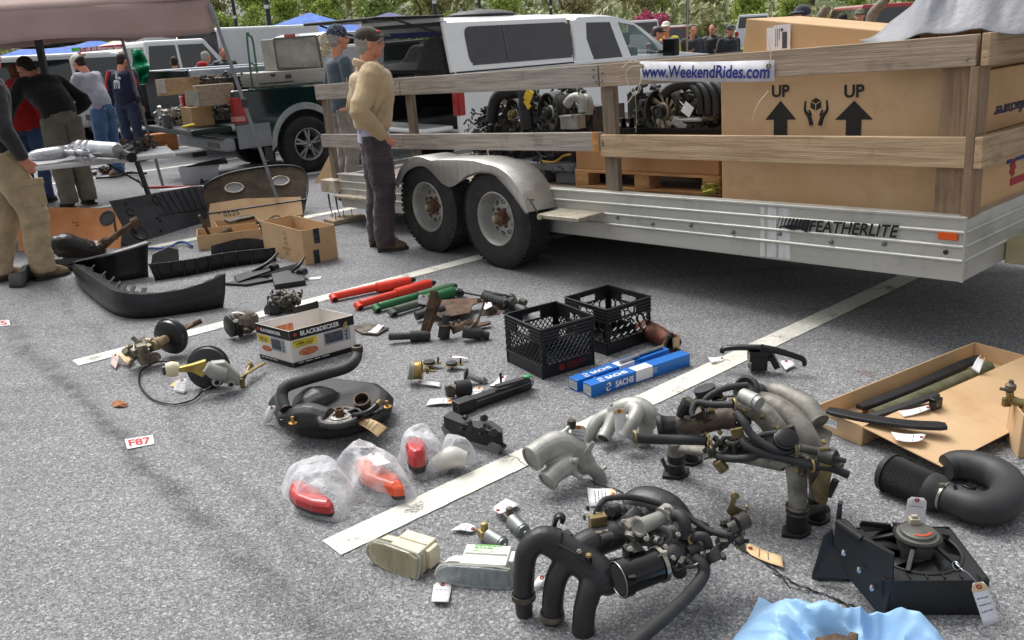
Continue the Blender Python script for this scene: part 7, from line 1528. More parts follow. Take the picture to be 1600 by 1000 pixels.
vs=[p for r_ in rs for p in r_];fs=[(i*n+k,i*n+(k+1)%n,(i+1)*n+(k+1)%n,(i+1)*n+k)for i in range(len(rs)-1)for k in range(n)]+[tuple(reversed(range(n))),tuple(range((len(rs)-1)*n,len(rs)*n))]
c.add(vs,fs);
c.tube([P(470,640,.09),P(492,628,.12),P(510,622,.10)],[.09,.105,.07],14,3,flat=.7);c.tube([P(440,655,.10),P(480,650,.12),P(515,655,.11)],[.04,.06,.05],10,3);c.tube([P(560,640,.12),P(590,645,.11)],[.05,.04],10,1)
c.torus(P(531,652,.125),(0,0,1),.085,.016,28,8);c.torus(P(572,642,.12),(0,0,1),.07,.012,28,8)
part('tank_body',c,TNK,tk,remesh=.006,smooth=3)
c=MB();c.lathe(P(531,651,.128),(0,0,1),[(0,0),(.001,.075),(.002,.045),(.006,.046),(.008,.03)],26);part('gauge_plate',c,MT('silver_ring',(176,176,170),(110,108,100),rough=.4,metal=.5,scale=60),tk);c=MB();c.lathe(P(531,650,.13),(0,0,1),[(0,.02),(.03,.018),(.035,.022),(.035,.013),(.02,.012)],16);part('gauge_outlet',c,RUST,tk)
f=Bill(568,650);c=MB();nd=(V((0,0,.8))-f.n*.5-f.r*.1).normalized();o=P(568,634,.14);c.lathe(o,nd,[(-.04,.024),(0,.026),(.02,.036),(.055,.036),(.055,.03),(.0,.028)],24);c.lathe(o+nd*.01,nd,[(0,.028),(.001,0)],20);part('filler_neck',c,MT('brown_neck',(96,76,58),(56,46,38),rough=.5,metal=.3,scale=20),tk)
c=MB();c.tube([P(553,650,.13),P(575,645,.16),P(590,632,.18)],[.016,.014,.012],10,3);c.tube([P(545,645,.13),P(560,640,.15),P(575,652,.14),P(600,640,.15)],.009,8,4);part('vent_hose',c,BLKS,tk);c=MB();c.cyl(P(589,633,.18),P(594,628,.185),.014);part('brass_end',c,ZINC,tk)
for x,y in((458,661),(605,636)):
 c=MB();c.lathe(P(x,y,.115),(0,0,1),[(0,.02),(.004,.02),(.006,.008),(.03,.007),(.03,0)],14);part('bolt',c,MT('brass_bolt',(190,146,78),(150,112,60),rough=.4,metal=.6),tk)
c=MB();c.tube([P(447,640,.15),P(441,620,.19),P(446,605,.22),P(475,594,.22),P(510,584,.22),P(540,575,.23),P(555,563,.25),P(559,548,.27)],[.023,.025,.026,.026,.026,.026,.025,.023],18,6);part('bent_hose',c,RUB,tk)
c=MB();c.torus(P(447,639,.155),(P(441,620,.19)-P(447,640,.15)),.025,.004,20,6);c.lathe(P(559,550,.268),(0,0,1),[(0,.026),(.03,.027),(.032,.018),(.0,.018)],18);parts('hose_clamp',c,GRIME,tk)
c=MB();lines(c,P(440,652,.118),(1,.2,0),(0,1,0),.14,2,.03,seed=5,th=.12);part('chalk_mark',c,PAPER,tk)
gtag('white tag hanging at the left edge of the oil tank',(418,633),(433,632),(424,660),(411,664),z=(.1,.12,.01,.0),nlines=0,seed=17)
gt_=gtag('manila tag with handwriting on the oil tank',(565,648),(558,660),(590,683),(605,668),z=(.13,.11,.07,.09),m=MANILA,nlines=3,seed=18)
# ---------------- bagged lamps
BAG=bpy.data.materials.new('clear_bag');BAG.use_nodes=True;nn_=BAG.node_tree.nodes;LL=BAG.node_tree.links;bb_=nn_['Principled BSDF'];bb_.inputs['Base Color'].default_value=(.86,.87,.9,1);bb_.inputs['Roughness'].default_value=.16
lw=nn_.new('ShaderNodeLayerWeight');lw.inputs[0].default_value=.55;nz=nn_.new('ShaderNodeTexNoise');nz.inputs['Scale'].default_value=14;nz.inputs['Detail'].default_value=8;tc=nn_.new('ShaderNodeTexCoord');LL.new(tc.outputs['Object'],nz.inputs[0])
ad=nn_.new('ShaderNodeMath');ad.operation='MULTIPLY_ADD';LL.new(lw.outputs['Facing'],ad.inputs[0]);ad.inputs[1].default_value=.45;mr=nn_.new('ShaderNodeMapRange');mr.inputs[1].default_value=.4;mr.inputs[2].default_value=.7;mr.inputs[3].default_value=.1;mr.inputs[4].default_value=.36;LL.new(nz.outputs[0],mr.inputs[0]);LL.new(mr.outputs[0],ad.inputs[2]);LL.new(ad.outputs[0],bb_.inputs['Alpha'])
nb=nn_.new('ShaderNodeTexNoise');nb.inputs['Scale'].default_value=26;nb.inputs['Detail'].default_value=6;nb.inputs['Distortion'].default_value=1.5;LL.new(tc.outputs['Object'],nb.inputs[0]);bp=nn_.new('ShaderNodeBump');bp.inputs['Strength'].default_value=.55;bp.inputs['Distance'].default_value=.015;LL.new(nb.outputs[0],bp.inputs['Height']);LL.new(bp.outputs[0],bb_.inputs['Normal'])
def bag(lab,ol_,hh,seed,amp=.02):
 lo=catmull([P(x,y)for x,y in ol_]+[P(*ol_[0])],8)[:-1];n=len(lo);cen=sum(lo,V())/n;c=MB();NR=26;vs=[];off=V((seed*3.1,seed,0))
 for i in range(NR):
  t=i/(NR-1)
  for p in lo:
   k_=1-t;q_=cen+(p-cen)*k_*(1+.0*t);z=.004+hh*(1-(1-t)**3.6)
   w_=V((q_.x,q_.y,z));r1=abs(noise.noise(w_*8+off));r2=abs(noise.noise(w_*19+off));r3=abs(noise.noise(w_*42+off));d=noise.noise_vector(w_*8+off)
   m_=min(1,t*4);a_=amp*(1-.3*m_)
   w_+=V((d.x,d.y,0))*a_*1.2+V((0,0,1))*m_*amp*(2.2*(.28-r1)+.6*(.25-r2)+.15*(.25-r3));w_.z=max(.003,w_.z);vs.append(w_)
 c.add(vs,[(i*n+k,i*n+(k+1)%n,(i+1)*n+(k+1)%n,(i+1)*n+k)for i in range(NR-1)for k in range(n)],0,True)
 return single('plastic_bag',c,BAG,lab,'plastic bag',group='clear bags holding lamps')
def lamp(name,lab,pxs,z0_,hh,m,cat='car lamp',m2=None):
 t=thing(name,lab,cat,P(sum(p[0]for p in pxs)/len(pxs),sum(p[1]for p in pxs)/len(pxs)));c=MB();lo=[P(*p,z0_)for p in pxs];cen=sum(lo,V())/len(lo);cen+=V((0,.012,0));lo=[cen+(p-cen)*.92 for p in lo];hh*=.8;c.prism(lo,(0,0,hh*.3));part('housing',c,DARKM,t,bevel=.008)
 c=MB();n=len(lo);r0=[p+V((0,0,hh*.3))for p in lo];r1=[cen+(p-cen)*.97+V((0,0,hh*.75))for p in lo];r2=[cen+(p-cen)*.8+V((0,0,hh))for p in lo];c.add(r0+r1+r2,[(i*n+k,i*n+(k+1)%n,(i+1)*n+(k+1)%n,(i+1)*n+k)for i in range(2)for k in range(n)]+[tuple(range(2*n,3*n))]);part('lens',c,m,t,bevel=.008);return t
REDB=MT('bright_red_lens',(196,48,46),(160,30,32),rough=.35,coat=.5);ORB=MT('orange_lens',(224,96,48),(206,74,36),rough=.3,coat=.4)
lamp('tail_lamp','red tail lamp inside the nearest left clear bag',[(450,784),(455,764),(468,764),(500,780),(528,804),(522,812),(490,808),(462,797)],.02,.07,REDB)
bag('clear plastic bag holding a red lamp, nearest and leftmost',[(441,780),(446,756),(470,744),(498,735),(520,735),(545,752),(553,775),(548,802),(530,817),(500,815),(462,802)],.11,1)
lamp('tail_lamp','orange lamp inside the middle clear bag',[(552,742),(560,728),(586,728),(602,748),(630,764),(638,784),(620,786),(590,776),(565,764)],.02,.08,ORB)
bag('clear plastic bag holding an orange lamp, middle of the bagged lamps',[(516,742),(530,722),(560,712),(596,716),(620,740),(645,766),(648,784),(622,792),(585,788),(556,780),(545,760)],.13,2)
gtag('white tag on the middle clear bag',(572,712),(592,708),(612,722),(588,728),z=(.12,.12,.12,.12),nlines=0,seed=21)
lamp('tail_lamp','red lamp inside the farthest clear bag',[(634,722),(642,712),(664,714),(672,724),(666,740),(650,744),(638,736)],.03,.12,REDB)
bag('clear plastic bag holding a red lamp, farthest of the bagged lamps',[(622,722),(632,708),(650,700),(672,704),(690,718),(706,736),(690,746),(660,750),(636,740)],.15,3)
bag('crumpled whitish clear bag beside the farthest red lamp',[(684,722),(692,708),(712,702),(735,708),(748,722),(738,730),(715,732),(700,736)],.1,4)
c=MB();f=Bill(710,730);c.tube([P(680,728,.03),P(705,715,.06),P(728,718,.05)],[.03,.045,.03],12,4);single('clear_lamp',c,MT('milky_plastic',(206,204,196),(180,178,170),rough=.4),'pale lamp wrapped inside the crumpled whitish bag','car lamp')
fg=thing('fog_lamp','black fog lamp housing lying lens down near the white line','car lamp',P(740,700))
c=MB();pts=[P(694,668,.04),P(706,656,.05),P(722,660,.06),P(742,672,.05),P(770,672,.05),P(786,684,.05),P(786,698,.03),P(760,694,.03),P(720,682,.03)];c.prism([V((p.x,p.y,.02))for p in pts],(0,0,.075));c.cyl(P(768,678,.07),P(772,676,.12),.016);greeble(c,P(712,672,.06),P(775,668,.12),18,111,'bch',.6);part('housing',c,BLK,fg,bevel=.006)
pl,uu,upv=incl((692,680),(782,710),14);pts,n=slabpoly([(691,668),(694,660),(720,667),(752,682),(786,696),(780,710),(758,708),(722,697),(700,686)],pl);c=MB();c.prism([p-n*.02 for p in pts],n*.03);part('lens',c,MT('smoky_lens',(120,120,118),(92,92,90),rough=.15,coat=.6),fg,bevel=.004)
c=MB();c.cyl(P(785,699,.04),P(789,694,.05),.012);part('bulb_socket',c,BLKS,fg)
gtag('white tag behind the black fog lamp housing',(752,655),(765,663),(772,672),(744,668),z=(.04,.03,.02,.03),nlines=0,seed=22)
def headlamp(lab,base,pxs,hpx,m1,m2,dep,hd):
 pl,uu,upv=incl(base[0],base[1],12);pts,n=slabpoly(pxs,pl);t=thing('headlamp',lab,'car lamp',P(*base[0]),group='loose headlamps')
 c=MB();c.prism([p-n*.003 for p in pts],n*.014);part('lens',c,m1,t,bevel=.005)
 c=MB();rc0=sum(pts,V())/len(pts);c.prism([rc0+(p-rc0)*.9-n*.012 for p in pts],n*.004);c.lathe(rc0-n*.006-uu*.01,n,[(0,.03),(.003,.022),(.001,.008),(.004,0)],18);part('reflector',c,MT('dull_reflector',(206,206,200),(150,150,144),rough=.3,metal=.6,scale=12),t)
 c=MB();cr_=npoly(pts,2);c.tube(cr_+[cr_[0]],.005,6,1);part('lens_rim',c,MT('lens_edge',(176,178,166),rough=.3),t)
 back=-V((n.x,n.y,0)).normalized();c=MB();rc=sum(pts,V())/len(pts);c2=[p-n*.02 for p in pts];c3=[rc+(p-rc)*.82+back*dep*.5 for p in pts];k=len(pts);c.add(c2+c3,[tuple(range(k))]+[(i,(i+1)%k,k+(i+1)%k,k+i)for i in range(k)]+[tuple(reversed(range(k,2*k)))])
 b0=rc+uu*hd[0]+back*dep*.55;c.box(b0+V((0,0,.0)),(hd[1],dep*.9,hd[2]),math.atan2(uu.y,uu.x));c.box(b0+uu*hd[1]*.52+back*.01,(.03,dep*.5,hd[2]*.8),math.atan2(uu.y,uu.x));c.box(b0+V((0,0,hd[2]*.5)),(hd[1]*.92,.008,.012),math.atan2(uu.y,uu.x));part('housing',c,m2,t,bevel=.005)
 return t,rc,uu,back,n
CRM=MT('cream_lamp_housing',(214,208,184),(198,190,164),rough=.5,scale=8,dirt=(150,142,120),dlo=.6,dhi=.9);WHH=MT('white_lamp_housing',(222,222,216),(206,206,200),rough=.5,scale=8)
CLG=MT('yellowed_lens',(184,178,146),(160,154,122),rough=.12,coat=.9,alpha=.55,scale=5,bump=.04,bscale=30,stretch=(6,6,.5));CLC=MT('clear_lens',(178,188,192),(128,138,142),rough=.08,coat=1.,alpha=.42,scale=9,bump=.04,bscale=30,stretch=(6,6,.5))
t,rc,uu,back,n=headlamp('yellowed rectangular headlamp with cream housing, left of two',((590,884),(652,905)),[(573,862),(576,850),(586,845),(604,849),(640,862),(655,872),(653,904),(634,902),(606,891),(584,877)],None,CLG,CRM,.11,(.05,.12,.085))
t,rc,uu,back,n=headlamp('clear rectangular headlamp with white housing and green writing, right of two',((700,914),(798,920)),[(681,898),(685,887),(700,882),(750,885),(796,890),(799,919),(770,920),(720,915),(692,908)],None,CLC,WHH,.12,(.045,.15,.08))
c=MB();o=rc+uu*.03+back*.075+V((0,0,.0405));text(c,'Good',o,uu,back,h=.022,wdt=.065,shear=.2,bold=.02,lift=.001);lines(c,o+back*.035-uu*.03,uu,back,.09,2,.014,seed=3,th=.5);part('green_writing',c,MT('green_marker',(120,196,90),rough=.7),t)
gtag('white tag lying in front of the clear headlamp',(678,908),(706,910),(701,943),(674,942),nlines=2,seed=23);gtag('white tag between the clear headlamp and the black manifold',(842,897),(853,902),(848,918),(830,922),z=(.03,.03,.006,.006),nlines=0,seed=24)
for k,(p0,p1,p2,lab)in enumerate((((745,832),(762,836),(788,852),'small cylindrical washer motor with tag, nearer of two'),((785,806),(800,812),(820,832),'small cylindrical washer motor with tag, farther of two'))):
 t=thing('small_motor',lab,'motor',P(*p1));a,m,b=P(*p0,.03),P(*p1,.03),P(*p2,.025);d=(b-m).normalized();L_=(b-m).length
 c=MB();c.lathe(m,d,[(0,0),(0,.022),(.006,.027),(L_*.85,.027),(L_*.87,.024),(L_*.95,.024),(L_*.96,.01),(L_*1.1,.009),(L_*1.1,0)],24);part('motor_can',c,MT('galvanised_can',(150,156,154),(120,126,124),rough=.35,metal=.6,scale=16),t);c=MB();c.box(m-d*.015,(.04,.035,.03),.5);c.lathe(m-d*.015+V((0,0,.01)),(0,0,1),[(0,.014),(.03,.012),(.032,0)],12);c.cyl(m-d*.02-V((0,0,.02)),m-d*.05,.01);part('gear_head',c,ZINC if k==0 else GRIME,t,bevel=.003)
gtag('white tag tied to the nearer small washer motor',(738,832),(745,823),(722,817),(703,828),nlines=2,seed=25);gtag('white tag tied to the farther small washer motor',(783,806),(769,797),(790,777),(812,786),z=(.03,.02,.01,.02),nlines=2,seed=26)
def marker(lab,q4,txt):
 t=thing('space_marker',lab,'marker',P(*q4[0]));q_=[P(*p,.003)for p in q4];c=MB();c.prism(q_,(0,0,.002));mk=part('sticker',c,PAPER,t);c=MB();u=(q_[1]-q_[0]);vv=(q_[0]-q_[3]);o=sum(q_,V())/4+V((0,0,.0025));text(c,txt,o,u,vv,h=vv.length*.62,wdt=u.length*.78,bold=.03,lift=.001);part('lettering',c,REDINK,t)
marker('white ground marker with red lettering F87',[(195,687),(239,680),(241,694),(199,702)],'F87');marker('white ground marker with red lettering cut by the left picture edge',[(-28,504),(14,500),(16,508),(-24,513)],'F85')
LEAF=MT('dead_leaf',(168,112,74),(134,84,52),rough=.8,scale=30)
c=MB();f=[P(x,y,z_)for x,y,z_ in((173,631,.004),(184,624,.02),(192,628,.008),(200,630,.018),(196,636,.004),(186,634,.014),(178,636,.004))];cen=P(187,631,.016);c.add(f+[cen],[(i,(i+1)%7,7)for i in range(7)]);single('dead_leaf',c,LEAF,'curled brown dead leaf on the asphalt near the cable loop','leaf',solid=.0008)
LS=('below the black jack','middle of the trio beyond the long carton','leftmost of the trio beyond the long carton','rightmost of the trio beyond the long carton','beside the right headlamp','by the nearer milk crate','at the left picture edge','left of the lattice crate','beside the lattice crate corner')
for k,(x,y)in enumerate(((806,616),(1352,584),(1343,583),(1358,585),(813,888),(898,573),(5,734),(765,579),(784,582))):
 c=MB();p=P(x,y,.006);c.add([p+V((rnd.uniform(-.018,.018),rnd.uniform(-.012,.012),rnd.uniform(0,.008)))for _ in range(4)],[(0,1,2),(0,2,3)]);single('leaf_scrap',c,LEAF,'tiny brown leaf scrap '+LS[k],'leaf',group='leaf scraps scattered on the asphalt',solid=.001)
 # ---------------------- right half of the ground display
DK=lambda nm,lab,cat,p:thing(nm,lab,cat,P(*p))
a_=DK('intake_plenum','cast grey intake plenum with two round mouths and a fin, tag standing behind it','engine part',(880,760));f=Bill(880,765)
c=MB();c.tube([f(832,716,-.02),f(850,703,.02),f(875,696,.06),f(902,712,.07),f(922,734,.06)],[.046,.05,.058,.054,.036],18,4);c.tube([f(856,751,-.05),f(868,738,-.02),f(890,722,.03)],[.037,.039,.046],18,3);c.tube([f(905,728,.05),f(918,728,.05),f(935,742,.06),f(938,758,.06)],[.03,.028,.027,.027],14,4)
c.cyl(f(897,738,.0),f(909,747,-.03),.014,.009);c.cyl(f(895,720,.0),f(902,720,-.03),.012);c.box(f(886,732,-.01),(.02,.02,.012));c.cyl(f(925,745,.08),f(948,729,.1),.008);c.tube([f(868,684,.05),f(885,672,.08),f(893,662,.1)],[.014,.01,.008],8,2)
part('casting',c,ALU,a_,remesh=.0045,smooth=3)
c=MB();c.prism([f(905,722,.02),f(912,708,.02),f(925,690,.02),f(930,692,.02),f(920,715,.02),f(910,735,.02)],f.n*.01);part('fin',c,ALU,a_,bevel=.003)
e1_,e2_=f(832,716,-.02),f(856,751,-.05);d1_=(e1_-f(850,703,.02)).normalized();d2_=(e2_-f(868,738,-.02)).normalized()
c=MB();c.lathe(e1_-d1_*.01,d1_,[(0,.045),(0,.051),(.016,.051),(.018,.044),(.002,.042),(-.0,0)],30);part('mouth',c,ALU,a_);c=MB();c.lathe(e2_-d2_*.01,d2_,[(0,.036),(0,.042),(.016,.042),(.018,.036),(.002,.034),(0,0)],26);part('mouth',c,ALU,a_)
DIN=MT('dark_inside',(60,54,46),(40,36,31),rough=.9)
c=MB();c.lathe(e1_-d1_*.006,d1_,[(0,.042),(.0005,0)],26);c.lathe(e2_-d2_*.006,d2_,[(0,.034),(.0005,0)],24);parts('bore',c,DIN,a_)
c=MB();c.lathe(f(893,661,.1),(0,0,1),[(-.02,0),(-.02,.016),(0,.018),(.012,.016),(.012,0)],12);part('end_stud',c,GRIME,a_)
g_=Bill(903,700,f.b+f.n*.1)
gtag('upright white tag with manila end behind the two mouthed plenum',g_(893,664),g_(915,664),g_(916,702),g_(891,694),man=1,nlines=3,seed=31)
b_=DK('intake_manifold','cast grey intake manifold with three curved runners beside the thick line','engine part',(970,700));f=Bill(970,700)
c=MB();c.tube([f(921,688,.08),f(926,670,.08),f(938,655,.1),f(960,645,.1)],[.026,.028,.03,.032],14,4);c.tube([f(944,684,.0),f(952,668,.04),f(962,650,.08)],[.027,.029,.034],14,4);c.tube([f(978,680,-.05),f(988,660,-.03),f(996,643,.02),f(985,636,.06)],[.028,.03,.034,.034],14,4)
c.tube([f(955,642,.1),f(980,634,.08),f(1000,636,.06),f(1014,650,.04),f(1013,668,.03)],[.03,.036,.04,.042,.03],16,4);c.tube([f(1010,660,.04),f(1008,685,.02),f(1003,695,.02)],[.034,.03,.028],12,2);c.cyl(f(955,636,.06),f(955,630,.06),.008);part('casting',c,ALU,b_,remesh=.0045,smooth=3)
c=MB()
for p,q_,r_ in((f(944,684,0),f(952,668,.04),.03),(f(978,680,-.05),f(988,660,-.03),.032),(f(921,688,.08),f(926,670,.08),.029)):
 d=(p-q_).normalized();c.lathe(p,d,[(-.01,r_*.8),(-.01,r_*1.04),(.006,r_*1.04),(.008,r_*.85),(.003,r_*.82),(.003,0)],22)
parts('mouth',c,ALU,b_)
c=MB()
for p,q_,r_ in((f(944,684,0),f(952,668,.04),.024),(f(978,680,-.05),f(988,660,-.03),.026)):d=(p-q_).normalized();c.lathe(p+d*.0045,d,[(0,r_),(.0004,0)],20)
parts('bore',c,DIN,b_)
g_=Bill(965,700,f.b-f.n*.03);gtag('upright white tag with manila end in front of the three runner manifold',g_(957,640),g_(977,639),g_(982,682),g_(963,686),man=1,nlines=0,seed=32)
gtag('white printed tag beside the black manifold hoses',V(P(962,783,.05)),V(P(962,766,.06)),V(P(917,760,.03)),V(P(921,790,.006)),man=1,nlines=4,seed=33)
def flange(c,p,r_,th=.012,rot=0.):c.prism([p+V((math.cos(a)*r_*(1.5 if i%3==0 else 1),math.sin(a)*r_,0))for i,a in enumerate([rot+k*math.pi/3 for k in range(6)])],(0,0,th))
big=DK('intake_manifold','large dirty grey and black intake manifold standing on four feet with many hoses','engine part',(1160,790));K_=Bill(1246,832)
GM=ALUD
c=MB()
c.tube([K_(1243,725,.02),K_(1246,760,.0),K_(1246,798,.0)],[.036,.0331,.0302],16,3);c.tube([K_(1275,730,.1),K_(1277,760,.1),K_(1275,785,.1)],[.0324,.0288,.0274],14,3);c.tube([K_(1056,690,.3),K_(1056,730,.3)],[.0324,.0302],14,1);c.tube([K_(1078,690,.42),K_(1078,720,.42)],[.0324,.0288],14,1)
part('leg_casting',c,GM,big,remesh=.0045,smooth=2)
c=MB();c.tube([K_(1148,635,.2),K_(1172,636,.15),K_(1200,655,.1),K_(1222,690,.06),K_(1238,725,.03)],[.034,.037,.039,.041,.043],16,4);part('runner',c,GM,big);c=MB();c.tube([K_(1175,625,.26),K_(1208,632,.22),K_(1240,655,.16),K_(1262,690,.12),K_(1272,728,.1)],[.034,.037,.039,.041,.043],16,4);part('runner',c,GM,big);c=MB();c.tube([K_(1195,608,.34),K_(1230,618,.3),K_(1258,632,.24),K_(1280,660,.18)],[.032,.036,.037,.037],16,4);part('runner',c,GM,big)
c=MB();c.prism([K_(1212,694,.05),K_(1232,664,.14),K_(1260,645,.24),K_(1298,668,.22),K_(1288,704,.1),K_(1248,722,.03)],(0,0,-.075));part('plenum',c,GM,big,bevel=.022)
c=MB();c.prism([K_(1208,702,.045),K_(1232,668,.14),K_(1260,650,.24),K_(1301,674,.21),K_(1290,712,.09),K_(1248,730,.025)],(0,0,-.012));part('plenum_seam',c,GM,big,bevel=.004)
c=MB()
c.tube([K_(1060,700,.3),K_(1100,705,.22),K_(1150,712,.12),K_(1225,728,.04)],[.0245,.0288,.0302,.0274],12,4,flat=.7)
part('lower_casting',c,GM,big,remesh=.0045,smooth=2)
c=MB();c.tube([K_(1058,664,.12),K_(1085,664,.12),K_(1115,656,.12),K_(1140,650,.13)],[.036,.0374,.0389,.036],16,4);c.torus(K_(1096,662,.12),(K_(1110,656,.12)-K_(1085,664,.12)),.039,.003,20,6);c.cyl(K_(1130,652,.13),K_(1150,655,.13),.041);part('throttle_duct',c,MT('brown_stained_duct',(98,82,66),(62,54,46),rough=.55,scale=14,bump=.2),big)
c=MB();d=(K_(1026,668,.1)-K_(1060,664,.12)).normalized();c.lathe(K_(1058,665,.12),d,[(-.0,.034),(.03,.038),(.05,.044),(.055,.05),(.07,.05),(.07,.045),(.03,.037),(.03,0)],28);c.tube([K_(1062,650,.1),K_(1070,635,.1),K_(1074,630,.1)],[.0144,.0187,.0173],12,2);part('air_mouth',c,BLK,big)
HS=[([(990,684,-.02),(1010,686,.0),(1050,687,.04),(1103,688,.06)],.021),([(1083,652,.06),(1082,640,.08),(1090,629,.1),(1112,632,.08),(1146,632,.06)],.014),([(1098,640,.12),(1103,624,.14),(1120,612,.16),(1140,605,.18),(1168,602,.2)],.014),([(1150,645,.03),(1163,660,.0),(1175,680,-.02),(1205,700,-.04),(1225,705,-.04),(1242,700,-.03)],.016),([(1160,686,.0),(1168,697,-.02),(1200,710,-.04),(1240,720,-.05),(1275,728,-.05),(1300,732,-.05),(1326,742,-.05)],.016),([(1106,704,.04),(1130,715,.0),(1165,716,-.02),(1195,706,-.02)],.016),([(1176,690,-.01),(1190,680,.0),(1215,676,.0)],.012)]
c=MB()
for pts,r_ in HS:c.tube([K_(*p)for p in pts],r_*.85,10,5)
parts('hose',c,RUB,big)
c=MB()
for p,r_ in(((1104,688,.06),.027),((1147,632,.06),.019),((1240,700,-.03),.021),((1268,727,-.05),.021),((992,684,-.02),.025),((1110,706,.03),.021),((1108,695,.05),.03)):c.torus(K_(*p),V((1,.1,0)),r_,.004,18,6)
parts('hose_clamp',c,ZINC,big)
c=MB();c.cyl(K_(1160,618,.1),K_(1182,628,.06),.026,.028,18);c.cyl(K_(1180,627,.062),K_(1187,631,.05),.024);part('idle_valve',c,ALU,big)
c=MB();c.lathe(K_(1228,688,-.02),V((-.1,-.6,.9)),[(-.03,.0),(-.03,.036),(0,.04),(.012,.04),(.016,.034),(.022,.034),(.026,.02),(.026,0)],24);part('vacuum_cap',c,BLKS,big)
c=MB();c.lathe(K_(1178,612,.3),V((-.8,-.5,.4)),[(0,.02),(.03,.05),(.05,.055),(.055,.045),(.04,.03),(.04,0)],20);c.bellows(K_(1180,612,.3),K_(1205,618,.34),.034,5);c.cyl(K_(1100,606,.2),K_(1104,618,.2),.04,.036);c.cyl(K_(1070,645,.16),K_(1078,628,.16),.03,.03);parts('rubber_mouth',c,RUB,big)
c=MB()
for px,py,o,r_ in((1246,796,0,.036),(1277,782,.1,.033),(1056,722,.3,.034),(1078,715,.42,.032)):
 p=K_(px,py,o);g0=p.copy();g0.z=.012;c.lathe(g0,(0,0,1),[(0,r_*1.0),(.06,r_*.95),(max(.07,p.z-.03),r_*1.05),(max(.075,p.z),r_*1.05),(max(.075,p.z),0)],18)
parts('foot_boot',c,MT('black_foot',(34,33,32),(22,22,22),rough=.5,scale=12),big)
c=MB()
for px,py,o in((1246,796,0),(1277,782,.1),(1056,722,.3),(1078,715,.42)):p=K_(px,py,o);p.z=.0;flange(c,p,.047,.014,.6)
parts('foot_flange',c,MATS['black_foot'],big,bevel=.003)
c=MB();c.torus(K_(1246,791,0),(0,0,1),.036,.005,22,6);c.torus(K_(1246,799,0),(0,0,1),.036,.003,22,6);c.torus(K_(1056,722,.3),(0,0,1),.034,.004,22,6);parts('foot_ring',c,GRIME,big)
c=MB();c.prism([K_(1280,700,-.06),K_(1298,700,-.06),K_(1300,740,-.06),K_(1290,790,-.06),K_(1275,785,-.06),K_(1268,760,-.06),K_(1280,740,-.06)],K_.n*.004);c.prism([K_(1140,672,.02),K_(1160,668,.02),K_(1164,684,.02),K_(1145,686,.02)],K_.n*.01);c.cyl(K_(1120,720,.0),K_(1132,735,.0),.02);parts('gold_bracket',c,MT('dull_gold_bracket',(142,124,84),(96,82,58),rough=.5,metal=.5,scale=14),big,bevel=.002)
c=MB();c.cyl(K_(1282,710,-.04),K_(1305,716,-.06),.026);c.cyl(K_(1300,715,-.06),K_(1322,720,-.06),.008);c.cyl(K_(1250,700,-.04),K_(1282,706,-.04),.014);c.cyl(K_(1235,665,.05),K_(1240,680,.05),.012);c.cyl(K_(1294,775,.0),K_(1306,750,.0),.012);c.tube([K_(1260,800,.03),K_(1285,792,.06),K_(1292,800,.06)],[.0144,.0158,.0144],8,2);c.bar(K_(1034,716,.26),K_(1043,736,.26),.015,.01);parts('solenoid',c,DARKM,big)
c=MB();greeble(c,K_(1085,655,.1)-V((0,.03,.02)),K_(1165,615,.28),55,131,'bchtc',.9);part('fittings',c,GRIME,big)
c=MB();greeble(c,K_(1105,715,.0),K_(1215,680,.12),45,132,'bchtc',.9);part('fittings',c,DARKM,big)
c=MB();greeble(c,K_(1262,740,-.05),K_(1302,700,.06),34,133,'bcht',.7);part('fittings',c,GRIME,big)
c=MB()
for px,py,o in((1190,650,.06),(1215,668,.04),(1230,705,-.0),(1262,700,.0),(1288,690,.04),(1245,735,-.02),(1140,690,.06),(1165,640,.08),(1085,680,.12),(1125,675,.1),(1112,640,.1)):c.lathe(K_(px,py,o),-K_.n+V((0,0,.8)),[(-.012,.009),(0,.009),(.002,.0065),(.006,.0065),(.006,0)],6,smooth=False)
parts('hex_bolt',c,ZINC,big)
blm=DK('intake_manifold','black intake manifold with three downturned runners, mesh air meter and long hoses','engine part',(960,930));J_=Bill(866,972)
MBK=MT('black_cast_plastic',(46,46,48),(34,34,36),rough=.4,scale=8,bump=.04,bscale=160,dirt=(74,72,68),dlo=.55,dhi=.95)
c=MB();c.tube([J_(818,932,.04),J_(819,895,.04),J_(824,862,.04),J_(845,842,.05),J_(872,848,.05)],[.032,.032,.034,.037,.043],18,4);c.tube([J_(863,962,.0),J_(865,925,.0),J_(873,895,.02),J_(890,875,.04)],[.033,.032,.034,.037],18,4);c.tube([J_(911,1000,-.05),J_(913,955,-.04),J_(922,920,-.02),J_(925,895,.02)],[.034,.033,.036,.037],18,4)
c.tube([J_(845,842,.05),J_(880,858,.05),J_(915,880,.03),J_(945,905,.0),J_(950,922,.0)],[.036,.046,.051,.048,.027],18,4);c.tube([J_(895,865,.05),J_(922,850,.08),J_(945,842,.1),J_(965,835,.12)],[.046,.046,.043,.043],18,3);part('runner_casting',c,MBK,blm,remesh=.004,smooth=3)
c=MB();c.tube([J_(975,790,.35),J_(1005,780,.35),J_(1045,795,.3),J_(1080,830,.25)],[.037,.0555,.0577,.037],16,4,flat=.7);c.tube([J_(940,845,.12),J_(965,835,.14),J_(985,815,.18),J_(1000,800,.2)],[.037,.037,.0333,.0296],14,3);c.tube([J_(1025,885,.02),J_(1048,868,.06),J_(1062,850,.1),J_(1050,830,.16),J_(1020,820,.2)],[.0429,.0459,.0444,.037,.0296],16,4,flat=.8);part('plenum_dome',c,MBK,blm,remesh=.006,smooth=2)
m0,m1=J_(966,905,-.06),J_(1030,882,.0);dm=(m1-m0).normalized()
